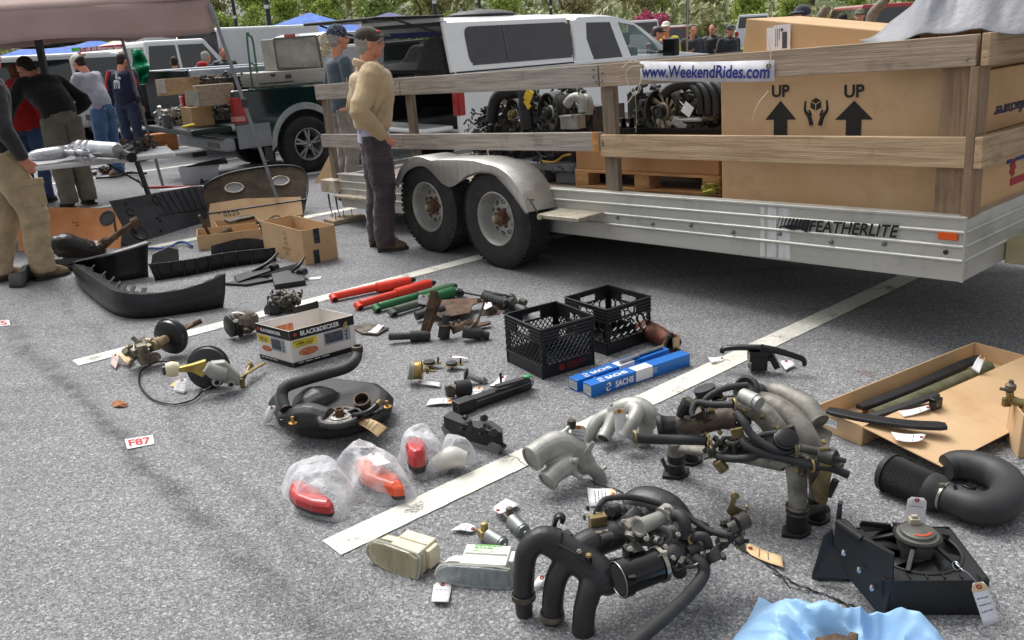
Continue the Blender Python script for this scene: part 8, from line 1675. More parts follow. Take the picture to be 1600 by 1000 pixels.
c=MB();c.lathe(m0,dm,[(.004,.0),(.004,.045),(0,.048),(0,.055),(.026,.055),(.028,.049),((m1-m0).length,.047),((m1-m0).length,0)],32)
for k in range(3):a=2.1*k+.5;x,y,_=frame(dm);c.box(m0+dm*.015+(x*math.cos(a)+y*math.sin(a))*.056,(.02,.014,.012))
c.box(J_(990,870,.0),(.05,.045,.06),.3);part('air_meter',c,BLKS,blm)
c=MB();x,y,_=frame(dm);k_m=.045
for k in range(-9,10):
 h_=math.sqrt(max(0,k_m**2-(k*.0047)**2));c.bar(m0+x*k*.0047-y*h_,m0+x*k*.0047+y*h_,.0014,.0014)
 if k%2:c.bar(m0+y*k*.0047-x*h_,m0+y*k*.0047+x*h_,.0012,.0012)
part('mesh_screen',c,MT('mesh_grey',(96,96,96),rough=.4,metal=.5),blm);c=MB();c.torus(m0-dm*.001,dm,.05,.002,36,6);part('bright_ring',c,STEEL,blm)
SCL=MT('clamp_steel',(176,172,160),(130,124,112),rough=.3,metal=.8)
def clamp(o,d,r_,w_=.012,m=SCL,par=blm):
 c=MB();d=V(d).normalized();c.lathe(o-d*w_/2,d,[(0,r_),(0,r_+.003),(w_,r_+.003),(w_,r_)],28);x,y,_=frame(d);c.box(o+(y*.7-x*.3).normalized()*(r_+.006),(.018,.012,.012));part('hose_clamp',c,m,par)
clamp(J_(1030,882,.0),dm,.05);dq=J_(965,835,.12)-J_(922,850,.08);clamp(J_(932,847,.09),dq,.037,.01);clamp(J_(942,844,.1),dq,.036,.01)
for p,r_ in((J_(818,930,.04),.034),(J_(863,960,.0),.034),(J_(911,996,-.05),.035)):clamp(p,(0,0,1),r_,.018,GRIME)
c=MB();
for p in(J_(818,935,.04),J_(863,968,.0)):c.lathe(V((p.x,p.y,.002)),(0,0,1),[(0,.025),(.03,.026),(max(.035,p.z),.027)],18)
parts('rubber_foot',c,RUB,blm)
c=MB();c.cyl(J_(1000,823,.06),J_(1043,805,.14),.024,.021,20);c.lathe(J_(1000,823,.06),J_(1000,823,.06)-J_(1043,805,.14),[(0,.028),(.008,.028),(.008,.021),(.004,.019),(.004,0)],24);c.cyl(J_(1036,808,.12),J_(1046,800,.14),.03);part('idle_valve',c,ALU,blm)
c=MB();c.box(J_(990,830,.12),(.06,.05,.07),.4);c.cyl(J_(985,845,.08),J_(1000,815,.14),.026);part('throttle_body',c,ALUD,blm,bevel=.006)
HS2=[([(935,800,.15),(938,788,.16),(950,779,.18),(985,777,.2),(1030,787,.2),(1065,800,.18),(1090,818,.15),(1115,832,.12),(1148,838,.1)],.011),([(1048,805,.12),(1062,806,.1),(1070,818,.08),(1068,838,.08)],.022),([(1078,845,.08),(1090,838,.06),(1102,840,.06),(1108,855,.06)],.016),([(1085,872,.04),(1098,882,.02),(1098,900,.0),(1080,925,-.06),(1050,955,-.14),(1015,985,-.22),(985,1010,-.28)],.022),([(1100,885,.04),(1120,860,.1),(1140,842,.14),(1160,822,.16)],.015),([(1075,862,.05),(1090,855,.06)],.02),([(922,835,.12),(925,812,.12),(934,790,.14),(940,798,.14)],.004),([(955,800,.18),(965,795,.2)],.02)]
c=MB()
for pts,r_ in HS2:c.tube([J_(*p)for p in pts],r_*.85,12,5)
parts('hose',c,RUB,blm)
c=MB();c.bellows(J_(960,797,.2),J_(1010,805,.22),.024,6,.2);part('corrugated_hose',c,RUB,blm)
for p,d,r_ in(((1047,804,.13),(1,-.3,.3),.026),((1083,873,.04),(.5,.2,-1),.026),((1078,846,.08),(1,0,.3),.02)):clamp(J_(*p),d,r_,.01,ZINC if r_!=.026 else SCL)
c=MB();c.prism([J_(1135,800,.14),J_(1142,782,.14),J_(1148,772,.14),J_(1152,775,.14),J_(1148,790,.14),J_(1168,800,.14),J_(1162,830,.14),J_(1166,862,.14),J_(1150,858,.14),J_(1150,815,.14)],J_.n*.004);c.box(J_(934,816,.12),(.05,.03,.05),.2);c.torus(J_(1148,775,.14),J_.n,.01,.004,14,6);parts('gold_bracket',c,MATS['dull_gold_bracket'],blm,bevel=.0015)
c=MB();c.cyl(J_(1150,820,.1),J_(1165,812,.12),.026);c.cyl(J_(1140,826,.1),J_(1152,820,.1),.018);greeble(c,J_(1130,850,.1),J_(1162,815,.2),26,141,'bcht',.6);parts('solenoid',c,DARKM,blm)
c=MB();greeble(c,J_(1035,885,.0),J_(1112,825,.2),60,142,'bchtc',.8);greeble(c,J_(920,845,.05),J_(1005,795,.25),46,143,'bcht',.7);part('fittings',c,DARKM,blm)
c=MB();c.tube([J_(867,835,.1),J_(866,820,.1),J_(871,807,.1),J_(880,808,.1),J_(878,815,.1)],.008,8,4,flat=2.);c.cyl(J_(920,878,-.01),J_(920,868,-.01),.009);c.box(J_(880,836,.08),(.05,.03,.01),.4);part('clip_bracket',c,BLKS,blm)
c=MB();c.lathe(J_(920,869,-.01),(0,0,1),[(0,.01),(.006,.008),(.006,0)],10);c.cyl(J_(1166,790,.12),J_(1168,796,.12),.004);parts('tip',c,ZINC,blm)
gtag('cream manila tag on the asphalt right of the black manifold',(1169,846),(1166,862),(1224,888),(1221,870),m=MANILA,nlines=2,seed=41)
c=MB()
for px,py,o in((905,862,-.0),(940,885,-.0),(858,838,.04),(1040,855,.02),(1052,872,.0),(1010,842,.02),(985,858,-.02),(1060,835,.06),(975,815,.12)):c.lathe(J_(px,py,o),-J_.n+V((0,0,.8)),[(-.012,.0085),(0,.0085),(.002,.006),(.006,.006),(.006,0)],6,smooth=False)
parts('hex_bolt',c,SCL,blm)
c=MB();a,b=J_(862,846,.02),J_(938,898,-.03);c.tube([a,a.lerp(b,.5)+V((0,0,.012)),b],.0035,6,3);c.tube([J_(842,842,.03),J_(822,868,.015),J_(817,920,.01)],.0025,6,3);parts('casting_seam',c,MBK,blm)
fan_=DK('cooling_fan','black oil cooler with a round fan, upright side panel and grey motor cap','fan unit',(1430,950));A_=P(1376,962);B__=P(1536,962);u=(B__-A_).normalized();v=V((-u.y,u.x,0));Lw_=(B__-A_).length;h_=.12;dp_=.27
SHR=MT('dusty_black_shroud',(36,37,38),(24,25,26),rough=.4,scale=7,dirt=(72,70,66),dlo=.55,dhi=.95,bump=.08)
T6=lambda x,y,z:A_+u*x+v*y+V((0,0,z))
c=MB();bx6=lambda c,x0,x1,y0,y1,z0,z1:c.hexa([T6(x0,y0,z0),T6(x1,y0,z0),T6(x1,y1,z0),T6(x0,y1,z0),T6(x0,y0,z1),T6(x1,y0,z1),T6(x1,y1,z1),T6(x0,y1,z1)])
bx6(c,0,Lw_,0,dp_,0,h_*.55);part('cooler_core',c,SHR,fan_,bevel=.006)
ctr=T6(Lw_*.5,dp_*.56,h_);Ro=.125
c=MB();N=48;vs=[];
for k in range(N):
 a=2*math.pi*k/N;dx,dy=math.cos(a),math.sin(a);vs.append(ctr+u*dx*Ro+v*dy*Ro)
 s_=min((Lw_*.5)/max(1e-6,abs(dx)),((dp_*.44)if dy>0 else(dp_*.56))/max(1e-6,abs(dy)));vs.append(ctr+u*dx*max(s_,Ro+.004)+v*dy*max(s_,Ro+.004)-V((0,0,.0 if s_>Ro+.03 else 0)))
 vs.append(vs[-2]-V((0,0,.05)))
fs=[]
for k in range(N):k2=(k+1)%N;fs+=[(3*k,3*k+1,3*k2+1,3*k2),(3*k,3*k2,3*k2+2,3*k+2)]
c.add(vs,fs,0,False)
for x0,x1,y0,y1 in((0,Lw_,-.004,0),(0,Lw_,dp_,dp_+.004),(-.004,0,0,dp_),(Lw_,Lw_+.004,0,dp_)):bx6(c,x0,x1,y0,y1,h_*.4,h_+.002)
for k in range(6):bx6(c,Lw_*(k+.5)/6,Lw_*(k+.5)/6+.004,.003,.02,h_,h_+.008)
part('shroud',c,SHR,fan_)
c=MB();c.torus(ctr,(0,0,1),Ro,.006,40,8)
for a in(.5,1.7,2.8,4.2,5.4):d=u*math.cos(a)+v*math.sin(a);c.bar(ctr+d*.05+V((0,0,.045)),ctr+d*(Ro+.01)+V((0,0,.006)),.014,.01)
part('spider_frame',c,SHR,fan_,bevel=.002)
c=MB()
for k in range(6):
 a=k*math.pi/3+.3;d=u*math.cos(a)+v*math.sin(a);tn=-u*math.sin(a)+v*math.cos(a);c.grid([[ctr+d*r_+tn*w_*(.03+.2*r_)+V((0,0,-.02+.018*w_))for w_ in(-1,0,1)]for r_ in(.04,.08,.118)])
c.cyl(ctr-V((0,0,.04)),ctr-V((0,0,.0)),.045);part('fan_blades',c,MT('fan_blade_black',(48,50,52),(36,37,38),rough=.45),fan_,solid=.002)
mc=ctr+V((0,0,.045));c=MB();c.lathe(mc,(0,0,1),[(-.04,.045),(-.04,.052),(0,.06),(.012,.06),(.014,.05),(.022,.048),(.026,.04),(.028,0)],32);mo=part('motor_cap',c,MT('grey_motor_cap',(92,92,86),(72,72,68),rough=.5,metal=.2,scale=14),fan_)
c=MB();c.torus(mc+V((0,0,.006)),(0,0,1),.064,.005,30,6);part('cap_ring',c,SHR,fan_)
c=MB();c.box(mc+V((0,0,.034))+v*.035,(.03,.026,.02),math.atan2(u.y,u.x));c.box(mc+V((0,0,.048))+v*.035,(.018,.014,.01),math.atan2(u.y,u.x));part('connector',c,MT('cream_connector',(176,168,150),rough=.5),fan_,bevel=.003)
c=MB();pts=[mc+u*.036*math.cos(a)+v*.036*math.sin(a)+V((0,0,.027))for a in(-2.2,-1.8,-1.4,-1.,-.6)];c.tube(pts,.004,6,3,flat=.4);part('orange_marking',c,MT('orange_crayon',(200,76,50),rough=.8),mo)
F_=Bill(1378,968)
c=MB();c.prism([F_(1303,848,.12),F_(1306,815,.12),F_(1318,812,.12),F_(1350,840,.08),F_(1396,866,.05),F_(1394,905,.02),F_(1384,960,.0),F_(1374,962,.0),F_(1322,900,.06)],F_.n*.012+F_.r*.004);c.tube([F_(1308,815,.12),F_(1346,842,.08)],.012,8,1);part('side_panel',c,SHR,fan_,bevel=.003)
c=MB();c.prism([F_(1301,855,.13),F_(1309,786,.13),F_(1316,787,.13),F_(1312,850,.13)],F_.n*.02);c.prism([F_(1268,902,.1),F_(1286,838,.14),F_(1300,826,.14),F_(1304,850,.14),F_(1330,906,.1),F_(1280,910,.1)],F_.n*.012);c.prism([P(1268,905,.0),P(1330,908,.0),P(1320,885,.0),P(1275,885,.0)],(0,0,.03));part('air_duct',c,SHR,fan_,bevel=.003)
c=MB();c.prism([F_(1342,822,.2),F_(1346,815,.2),F_(1392,820,.25),F_(1392,828,.25),F_(1352,832,.2)],F_.n*.01);c.prism([F_(1410,822,.3),F_(1435,808,.32),F_(1436,828,.32)],F_.n*.01);c.box(T6(Lw_*.8,.08,-.0+.02),(.05,.1,.04));part('mounting_ear',c,SHR,fan_,bevel=.002)
c=MB()
for px,py,o in((1318,865,.05),(1342,892,.03),(1362,920,.01)):c.lathe(F_(px,py,o),-F_.n,[(-.01,.007),(.004,.006),(.005,0)],8)
parts('rivet',c,STEEL,fan_)
g_=Bill(1540,975,P(1545,992));gtag('long white tag with manila end hanging at the right of the black fan unit',g_(1516,909),g_(1541,906),g_(1562,972),g_(1537,982),man=1,nlines=3,seed=42)
c=MB();c.tube([g_(1493,880,.02),g_(1503,890),g_(1512,895),g_(1528,912)],.0016,5,5);c.torus(g_(1494,884,.01),(1,.4,0),.012,.0014,16,5);single('tag_wire',c,STEEL,'thin wire tying the long tag to the fan unit','wire')
af=DK('air_filter','black cone air filter clamped to a thick U shaped pipe','air filter',(1480,790));z=.066
e0,e1=P(1388,738,z),P(1462,770,z);d=(e1-e0).normalized();L_=(e1-e0).length;c=MB();x,y,_=frame(d);pr=[]
N=60;vs=[]
for t_,rr in((0,.069),(L_,.062)):
 for k in range(N*2):a=math.pi*k/N;r_=rr*(1 if k%2 else .94);vs.append(e0+d*t_+(x*math.cos(a)+y*math.sin(a))*r_)
c.add(vs,[(k,(k+1)%(2*N),2*N+(k+1)%(2*N),2*N+k)for k in range(2*N)]);part('pleats',c,MT('filter_pleat',(40,40,40),(28,28,28),rough=.8),af)
c=MB();c.lathe(e0,-d,[(-.012,.072),(.006,.072),(.014,.06),(.014,0)],36);c.lathe(e1,d,[(-.02,.067),(.005,.067),(.02,.056),(.035,.05),(.035,0)],36);part('end_cap',c,RUB,af)
c=MB();q0=e1+d*.03;c.tube([q0,P(1500,784,z),P(1535,795,z),P(1564,788,z),P(1578,766,z),P(1563,744,z),P(1530,730,z),P(1498,726,z*.9),P(1478,730,z*.8)],[.048,.053,.057,.059,.059,.059,.057,.054,.046],24,6);part('u_pipe',c,MT('textured_black_pipe',(52,53,54),(42,43,44),rough=.55,bump=.07,scale=6,bscale=220),af)
clamp(q0+d*.0,d,.049,.018,SCL,af)
c=MB();c.bar(P(1492,760,.105),P(1528,773,.11),.02,.008);c.box(P(1515,762,.115),(.035,.03,.02),.5);c.cyl(P(1492,760,.11),P(1492,760,.125),.006);part('sensor_bracket',c,BLKS,af,bevel=.002)
g_=Bill(1432,800,P(1432,818));gtag('white tag with clipped corners tied to the air filter clamp',g_(1419,774),g_(1449,777),g_(1444,824),g_(1412,819),man=0,nlines=1,seed=43)
c=MB();c.tube([P(1435,776,.03),P(1440,768,.06),P(1450,766,.06),P(1446,774,.03),P(1436,772,.03),P(1462,765,.1)],.0016,5,5);single('tag_wire',c,DARKM,'thin dark wire tying a tag to the air filter','wire')
a=P(1346,697);l_=P(1284,657);far=P(1527,556);u=(far-l_).normalized();t,T7,L7,D7,u7,v7=openbox('long shallow open carton with black trim pieces and its lid folded out',a,a+u*1.22,(l_-a)-u*(l_-a).dot(u),.085,flaps=(('f',-6,.34),))
c=MB();o=T7(0,0,0);xd=-v7;c.quad(o-u7*.001+v7*(D7-.04)+V((0,0,.03)),o-u7*.001+v7*(D7-.13)+V((0,0,.03)),o-u7*.001+v7*(D7-.13)+V((0,0,.065)),o-u7*.001+v7*(D7-.04)+V((0,0,.065)));lb=part('label',c,PAPER,t);c=MB();lines(c,o-u7*.0015+v7*(D7-.045)+V((0,0,.056)),-v7,(0,0,1),.08,3,.009,seed=5);part('print',c,MATS['faint_print'],lb)
def trim(lab,pts,w_,hgt,m=BLK,name='trim_strip',cat='trim'):
 c=MB();P_=catmull([p if isinstance(p,V)else P(*p)for p in pts],5);rows=[]
 for i,p in enumerate(P_):
  d=(P_[min(i+1,len(P_)-1)]-P_[max(i-1,0)]).normalized();s_=V((-d.y,d.x,0));k=w_*(1 if .03<i/len(P_)<.9 else .7);rows.append([p-s_*k,p-s_*k*.9+V((0,0,hgt)),p+s_*k*.9+V((0,0,hgt)),p+s_*k])
 c.grid(rows,smooth=False);c.add(rows[0],[(0,1,2,3)]);c.add(rows[-1],[(3,2,1,0)]);return single(name,c,m,lab,cat,bevel=.004)
trim('wide black trim strip laid across the near end of the long carton',[(1293,643,.1),(1350,655,.1),(1420,665,.1),(1478,668,.1)],.032,.014)
trim('black trim strip with a bracket end lying slantwise in the long carton',[(1350,655,.05),(1400,640,.08),(1465,618,.115)],.02,.012)
trim('thin black strip along the back wall of the long carton',[(1343,640,.03),(1420,610,.03),(1500,574,.03),(1530,562,.05)],.028,.02)
c=MB();c.box(P(1462,630,.1),(.05,.03,.05),.5);c.cyl(P(1458,636,.1),P(1464,624,.1),.016);single('trim_bracket',c,BLKS,'small black bracket at the end of the slanted trim strip','bracket',bevel=.003)
c=MB();c.tube([P(1365,648,.03),P(1430,622,.035),P(1500,592,.04),P(1545,572,.05)],.03,12,3,flat=.8);single('metal_rail',c,MT('olive_metal_rail',(112,112,86),(78,78,58),rough=.5,metal=.3,scale=14),'olive metal rail lying along the inside of the long carton','rail')
gtag('white tag sticking up at the far end of the long carton',(1530,556),(1540,560),(1530,582),(1518,574),z=(.16,.15,.1,.1),man=1,nlines=0,seed=51);gtag('white tag lying beside the bracket end in the long carton',(1455,634),(1452,642),(1412,650),(1404,641),z=(.09,)*4,nlines=1,seed=52);gtag('white tag under the wide trim strip on the folded lid',(1448,678),(1440,690),(1400,688),(1392,675),z=(.09,)*4,nlines=1,seed=53)
a=P(1590,716);t,T8,L8,D8,u8,v8=openbox('small brown carton at the right picture edge with a brass fitting on it',a,a+V((.28,-.03,0)),V((.04,.16,0)),.18)
c=MB();c.lathe(T8(.06,-.001,.12),-v8,[(0,.022),(.001,.02),(.001,0)],6,smooth=False);text(c,'Spe',T8(.05,-.002,.155),u8,(0,0,1),h=.014);part('blue_printing',c,MATS['print_blue'],t)
ft=thing('brass_fitting','plated pipe fitting with a round dark knob on the right edge carton','car part',T8(.05,.1,.2));f=Bill(1590,660,T8(.02,.1,.2))
c=MB();c.cyl(f(1580,625),f(1600,632),.018);c.cyl(f(1578,612),f(1579,628),.014);c.box(f(1573,628),(.03,.02,.035));part('fitting_body',c,ZINC,ft,bevel=.002);c=MB();c.lathe(f(1579,605),(0,0,1),[(-.015,.012),(-.008,.02),(.01,.02),(.018,.01),(.03,.008),(.03,0)],14);part('knob',c,GRIME,ft);c=MB();c.bar(f(1562,607),f(1576,610),.02,.005);part('small_plate',c,DARKM,ft)
hd_=DK('grab_handle','black grab handle bracket with two arms lying beyond the large manifold','handle part',(1190,578));f=Bill(1190,582);c=MB();c.tube([f(1128,551),f(1132,545),f(1160,543),f(1200,545),f(1240,556),f(1255,562),f(1257,571)],[.012,.014,.014,.016,.014,.013,.011],10,4,flat=1.2);c.box(f(1184,566),(.08,.06,.07));c.box(f(1187,555),(.11,.05,.05));c.bar(f(1205,556),f(1215,574),.04,.03);c.cyl(f(1190,550),f(1195,541),.02);part('handle_body',c,BLKS,hd_,bevel=.006)
gtag('white tag under the left arm of the black grab handle',(1132,562),(1128,555),(1106,560),(1112,568),nlines=1,seed=54);gtag('white tag under the right arm of the black grab handle',(1218,562),(1238,562),(1243,572),(1227,580),z=(.03,.03,.01,.006),nlines=1,seed=55)
c=MB();c.box(P(1256,640,.04),(.09,.05,.05),.4);c.tube([P(1240,628,.05),P(1256,626,.08),P(1272,630,.06)],.012,8,3);single('lamp_socket',c,BLKS,'black and white socket piece behind the large grey manifold','car part',bevel=.003);c=MB();c.bar(P(1270,625,.06),P(1276,640,.04),.012,.008);single('red_clip',c,REDL,'small red clip on the socket behind the large grey manifold','clip')
BLS=MT('blue_plastic_sheet',(150,188,222),(138,176,214),rough=.45,scale=5,bump=.1,dirt=(92,104,104),dlo=.6,dhi=.85,dscale=7)
c=MB();rows=[];o=P(1342,1012);f=Bill(1342,1012);NN=90
for i in range(NN):
 u_=-1+2*i/(NN-1);rr=[]
 for j in range(60):
  v_=j/59;x=u_*(.33-.04*v_);y=-.22+.3*v_+.0;ed=(abs(u_)**3)
  r_=math.sqrt((u_*.9)**2+((v_-.45)*1.6)**2)
  n1=noise.noise(V((x*6,y*6,2)));n2=abs(noise.noise(V((x*9+3*y,y*11,7))));n3=abs(noise.noise(V((x*22,y*20,9))))
  z=.02+.10*math.exp(-((r_-.72)/.28)**2)*(1-.45*max(0,u_))+.05*n1+.07*(.28-n2)+.018*(.25-n3)+.006*(.25-abs(noise.noise(V((x*46+y*20,y*40,5)))));z*=(1-ed)*min(1,(1.02-v_)*5)
  rr.append(o+f.r*(x+.02*n1)+f.n*(y+.04*n2+.03*math.sin(u_*5))+V((0,0,max(.004+.003*n2,z))))
 rows.append(rr)
c.grid(rows);single('plastic_sheet',c,BLS,'crumpled light blue plastic sheet at the bottom edge','plastic sheet',solid=.0015)
c=MB();c.prism([P(1272,1010,.04),P(1300,1002,.05),P(1335,1010,.05),P(1330,1030,.05),P(1275,1020,.04)],(0,0,.03));c.cyl(P(1325,998,.1),P(1340,1002,.1),.02);single('brake_caliper',c,RUST,'brown metal part lying in the blue plastic sheet','car part',bevel=.006,remesh=.005,smooth=2)
# ---------------------- background
def leafmat(n,a,b):
 m=MT(n,a,b,rough=.7,scale=.8,lo=.3,hi=.7);return m
LGR=leafmat('spring_leaf',(176,190,100),(142,160,80));LG2=leafmat('fresh_leaf',(156,172,102),(124,142,80));LOL=leafmat('olive_leaf',(164,158,112),(132,128,86));LPK=leafmat('redbud_blossom',(206,106,136),(176,80,112));BRK=MT('bark',(104,90,80),(76,66,58),rough=.9,scale=3,bump=.5)  # leaf colours desaturated a little so distance haze sits in the colour
def treemesh(seed,leaf,H_=9.,W_=3.4,n=3200,ls=.16,bare=.0,low=.15):
 r=random.Random(seed);c=MB();t=MB();tips=[]
 def br(p,d,l,rad,lev):
  e=p+d*l;m_=(p+e)/2+V((r.uniform(-1,1),r.uniform(-1,1),0))*l*.08;t.tube([p,m_,e],[rad,rad*.8,rad*.6],5,2,caps=False)
  if lev>=4:tips.append((e,l));return
  if lev>=2:tips.append((m_,l))
  for k in range(r.choice((2,3,3))if lev else 5):
   a=r.uniform(0,6.28);tl=r.uniform(.3,.75);q_=V((math.cos(a)*tl,math.sin(a)*tl,r.uniform(.35,1.)));nd=(d*.6+q_).normalized();br(p+(e-p)*r.uniform(.5,1),nd,l*r.uniform(.62,.82),rad*.55,lev+1)
 br(V((0,0,0)),V((r.uniform(-.08,.08),r.uniform(-.08,.08),1)).normalized(),H_*.26,H_*.017,0)
 for i in range(n):
  p,l=r.choice(tips);q_=p+V([r.gauss(0,1)for _ in range(3)])*l*.42
  if q_.z<H_*low:continue
  a=V([r.gauss(0,1)for _ in range(3)]).normalized();b=a.orthogonal().normalized();s_=ls*r.uniform(.6,1.4);b2=a.cross(b)
  c.add([q_-b*s_,q_+b2*s_*.6,q_+b*s_,q_-b2*s_*.6],[(0,1,2,3)])
 return mkmesh('crown',c,leaf),mkmesh('trunk',t,BRK)
KIN=[]
for k,(lf_,kw,lab,nm)in enumerate(((LGR,dict(n=5200),'bright spring green tree','leafy_tree'),(LG2,dict(n=5200,W_=3),'mid green tree','leafy_tree'),(LOL,dict(n=1700,ls=.13),'thin olive brown tree','bare_tree'),(LPK,dict(n=4200,H_=6.,ls=.14),'pink blossoming tree','blossom_tree'),(LGR,dict(n=2300,ls=.14),'sparse light green tree','leafy_tree'))):
 KIN.append((treemesh(11+k,lf_,**kw),lab,nm))
def tree(k,p,s,rz,lab):
 (cm,tm),l0,nm=KIN[k];o=thing(nm,lab,'tree',p,rz,group='trees on the slope beyond the parking lot');o.scale=(s,s,s);o.matrix_world=Matrix.Translation(p)@Matrix.Rotation(rz,4,'Z')@Matrix.Scale(s,4)
 for n_,m_ in(('crown',cm),('trunk',tm)):q_=bpy.data.objects.new(n_,m_);COL.objects.link(q_);q_.parent=o
 return o
def gz(y):j=(y-55)/5;return max(0,(j-1))**1.15*.16-.1 if j>0 else 0
r_=random.Random(5);cnt=0
SEQ=[2,4,0,2,1,4,2,0,2,1,2,4,0,2,1,0]
def wh(px):
 for a,b in((100,'far left, above the dark car'),(200,'above the mattress banner'),(350,'above the canopy corner'),(480,'above the white box trailer'),(620,'above the bandana man'),(760,'above the raised truck hatch'),(900,'above the white truck canopy'),(1000,'above the white truck cab'),(1100,'above the hooded stick holder'),(1200,'above the taped carton'),(1330,'above the navy cap man'),(1480,'above the red van'),(9999,'beyond the grey tarpaulin')):
  if px<a:return b
ORD=['nearest row','second row','third row','back row']
SIZ={0:'a',1:'a'}
seen={}
for row,(dist,n,sc0)in enumerate(((66,15,.78),(82,17,1.0),(100,19,1.25),(122,20,1.6))):
 for i in range(n):
  px=-60+1720*(i+.5+r_.uniform(-.3,.3))/n;v=ray(px,60);p=V((v.x,v.y,0)).normalized()*(dist+r_.uniform(-6,6));k=SEQ[(i*5+row*3)%len(SEQ)];s_=sc0*r_.uniform(.8,1.25)*(.9 if px>520 else .52+.38*max(0,px)/520)
  if row==0 and i%5==2:k=4
  lab='%s in the %s, %s'%(KIN[k][1],ORD[row],wh(px));seen[lab]=seen.get(lab,0)+1
  if seen[lab]>1:lab+=', rather '+('larger' if s_>sc0*.9 else 'smaller')
  p.z=gz(p.y)-.2;tree(k,p,s_,r_.uniform(0,6.28),lab)
for i in range(26):
 px=-40+64*i+r_.uniform(-20,20);v=ray(px,60);p=V((v.x,v.y,0)).normalized()*r_.uniform(58,74);p.z=gz(p.y)-.9;k=(2,4,1,2,0)[i%5]
 tree(k,p,r_.uniform(.36,.5),i,'%s, low bush sized, %s'%(KIN[k][1],wh(px))+(' and leftward' if i%2 else ''))
for px,py,d_,s_,lab in((340*.25+0,100,40,.52,'round magenta blossoming tree behind the left parked cars'),(1020,40,55,.62,'pink blossoming tree above the yellow jacket man'),(945,40,60,.5,'small pink blossoming tree above the truck cab roof'),(550,60,56,.4,'low pink blossoming shrub tree above the bandana man'),(1012,40,62,.6,'second pink blossoming tree just behind the yellow jacket man'),(920,40,66,.5,'faint pink blossoming tree left of the cab roof one')):
 v=ray(px,py);p=V((v.x,v.y,0)).normalized()*d_;p.z=gz(p.y);tree(3,p,s_,px,lab)
c=MB();rr_=random.Random(9)
for i in range(24000):
 a=R(-42+84*rr_.random());d_=rr_.uniform(135,170)if i%2 else rr_.uniform(78,96);x,y=math.sin(a)*d_,math.cos(a)*d_;h0=gz(y);hh=(9 if d_>100 else 2.2)+(5 if d_>100 else 1.6)*noise.noise(V((x*.05,0,0)))+2*noise.noise(V((x*.2,3,0)))-(6.5 if x<-25 and d_>100 else 0);p=V((x,y,h0+hh*rr_.random()**.7));q1=V([rr_.gauss(0,1)for _ in range(3)]).normalized();q2=q1.orthogonal().normalized();s_=rr_.uniform(.4,1.1)*(1 if d_>100 else .45)
 c.add([p-q1*s_,p+q2*s_*.7,p+q1*s_,p-q2*s_*.7],[(0,1,2,3)])
single('far_woodland',c,leafmat('far_leaf',(160,164,116),(130,132,98)),None,None,kind='stuff')
def G2(px,d_):v=ray(px,60);q_=V((v.x,v.y,0)).normalized()*d_;return(q_.x,q_.y,0)
WC,SC_,RC,GC,BC=(226,228,230),(176,180,186),(170,34,38),(120,128,136),(44,46,52)
CL=[('white crew pickup behind the green tarpaulin, facing right','pickup truck',235,21.5,52,5.6,2.,1.92,WC,'pickup'),('white sport utility car under the dark roof box, left of the grey sweatshirt man','car',112,20,55,4.8,1.9,1.75,WC,'suv'),('white estate car between the roof box car and the mattress banner','car',150,25,50,4.8,1.85,1.6,(206,208,212),'suv'),('dark grey car at the far left under the canopy','car',45,24,50,4.6,1.85,1.6,BC,'suv'),('red van beyond the navy cap man','van',1352,33,8,5.2,2.,1.95,RC,'van'),('dark red sport utility car between the yellow jacket man and the hooded man','car',1062,42,25,4.7,1.85,1.65,(96,28,34),'suv'),('white van beyond the trees right of the pair in black','van',1175,55,15,5,2,2.,WC,'van'),('silver car parked right of the white far van','car',1215,50,20,4.6,1.8,1.5,SC_,'sedan'),('white car far behind the navy cap man','car',1240,56,20,4.6,1.8,1.5,(210,212,214),'sedan'),('blue grey car left of the red van','car',1292,48,15,4.6,1.8,1.5,GC,'sedan'),('white truck above the hooded man head, far away','truck',1008,52,12,5.4,2.,2.0,(222,224,226),'van'),('silver car far right beside the tarpaulin','car',1420,44,20,4.6,1.8,1.5,SC_,'sedan')]
for lab,cat,px,d_,az,L_,W_,H_,col,kd in CL:car(lab,cat,G2(px,d_),az,L_,W_,H_,col,kd,'cars parked in the far part of the lot')
c=MB();p=V(G2(62,18.5));c.ell(p+V((0,0,2.0)),(.9,.35,.16),R(35));single('roof_box',c,BLKS,'glossy black roof box on the car behind the black fleece man','roof box')
Z=vloc(PD(342,60,21));bt2=thing('box_trailer','white box trailer with its rear door open behind the silver truck','trailer',M=Z.M);a=Z.q(342,43);b=Z.q(498,37);
c=MB();c.box2((0,0,.6),(b.x,2.4,a.z));part('box_body',c,MT('trailer_white',(222,224,226),(208,210,212),rough=.5,scale=2),bt2,world=False,bevel=.06)
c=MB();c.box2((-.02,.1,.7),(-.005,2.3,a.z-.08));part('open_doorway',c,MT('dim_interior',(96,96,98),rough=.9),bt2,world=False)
c=MB();
for k in range(3):c.box2((-.12,.1,1.1+.45*k),(-.03,2.3,1.14+.45*k))
parts('shelf',c,BLK,bt2,world=False)
c=MB();c.box2((-1.2,2.38,.7),(-.02,2.44,a.z-.05));part('door',c,MATS['trailer_white'],bt2,world=False)
c=MB();c.cyl((b.x*.5,.1,.36),(b.x*.5,.4,.36),.36);c.cyl((b.x*.5,2.0,.36),(b.x*.5,2.3,.36),.36);parts('wheel',c,TYRE,bt2,world=False)
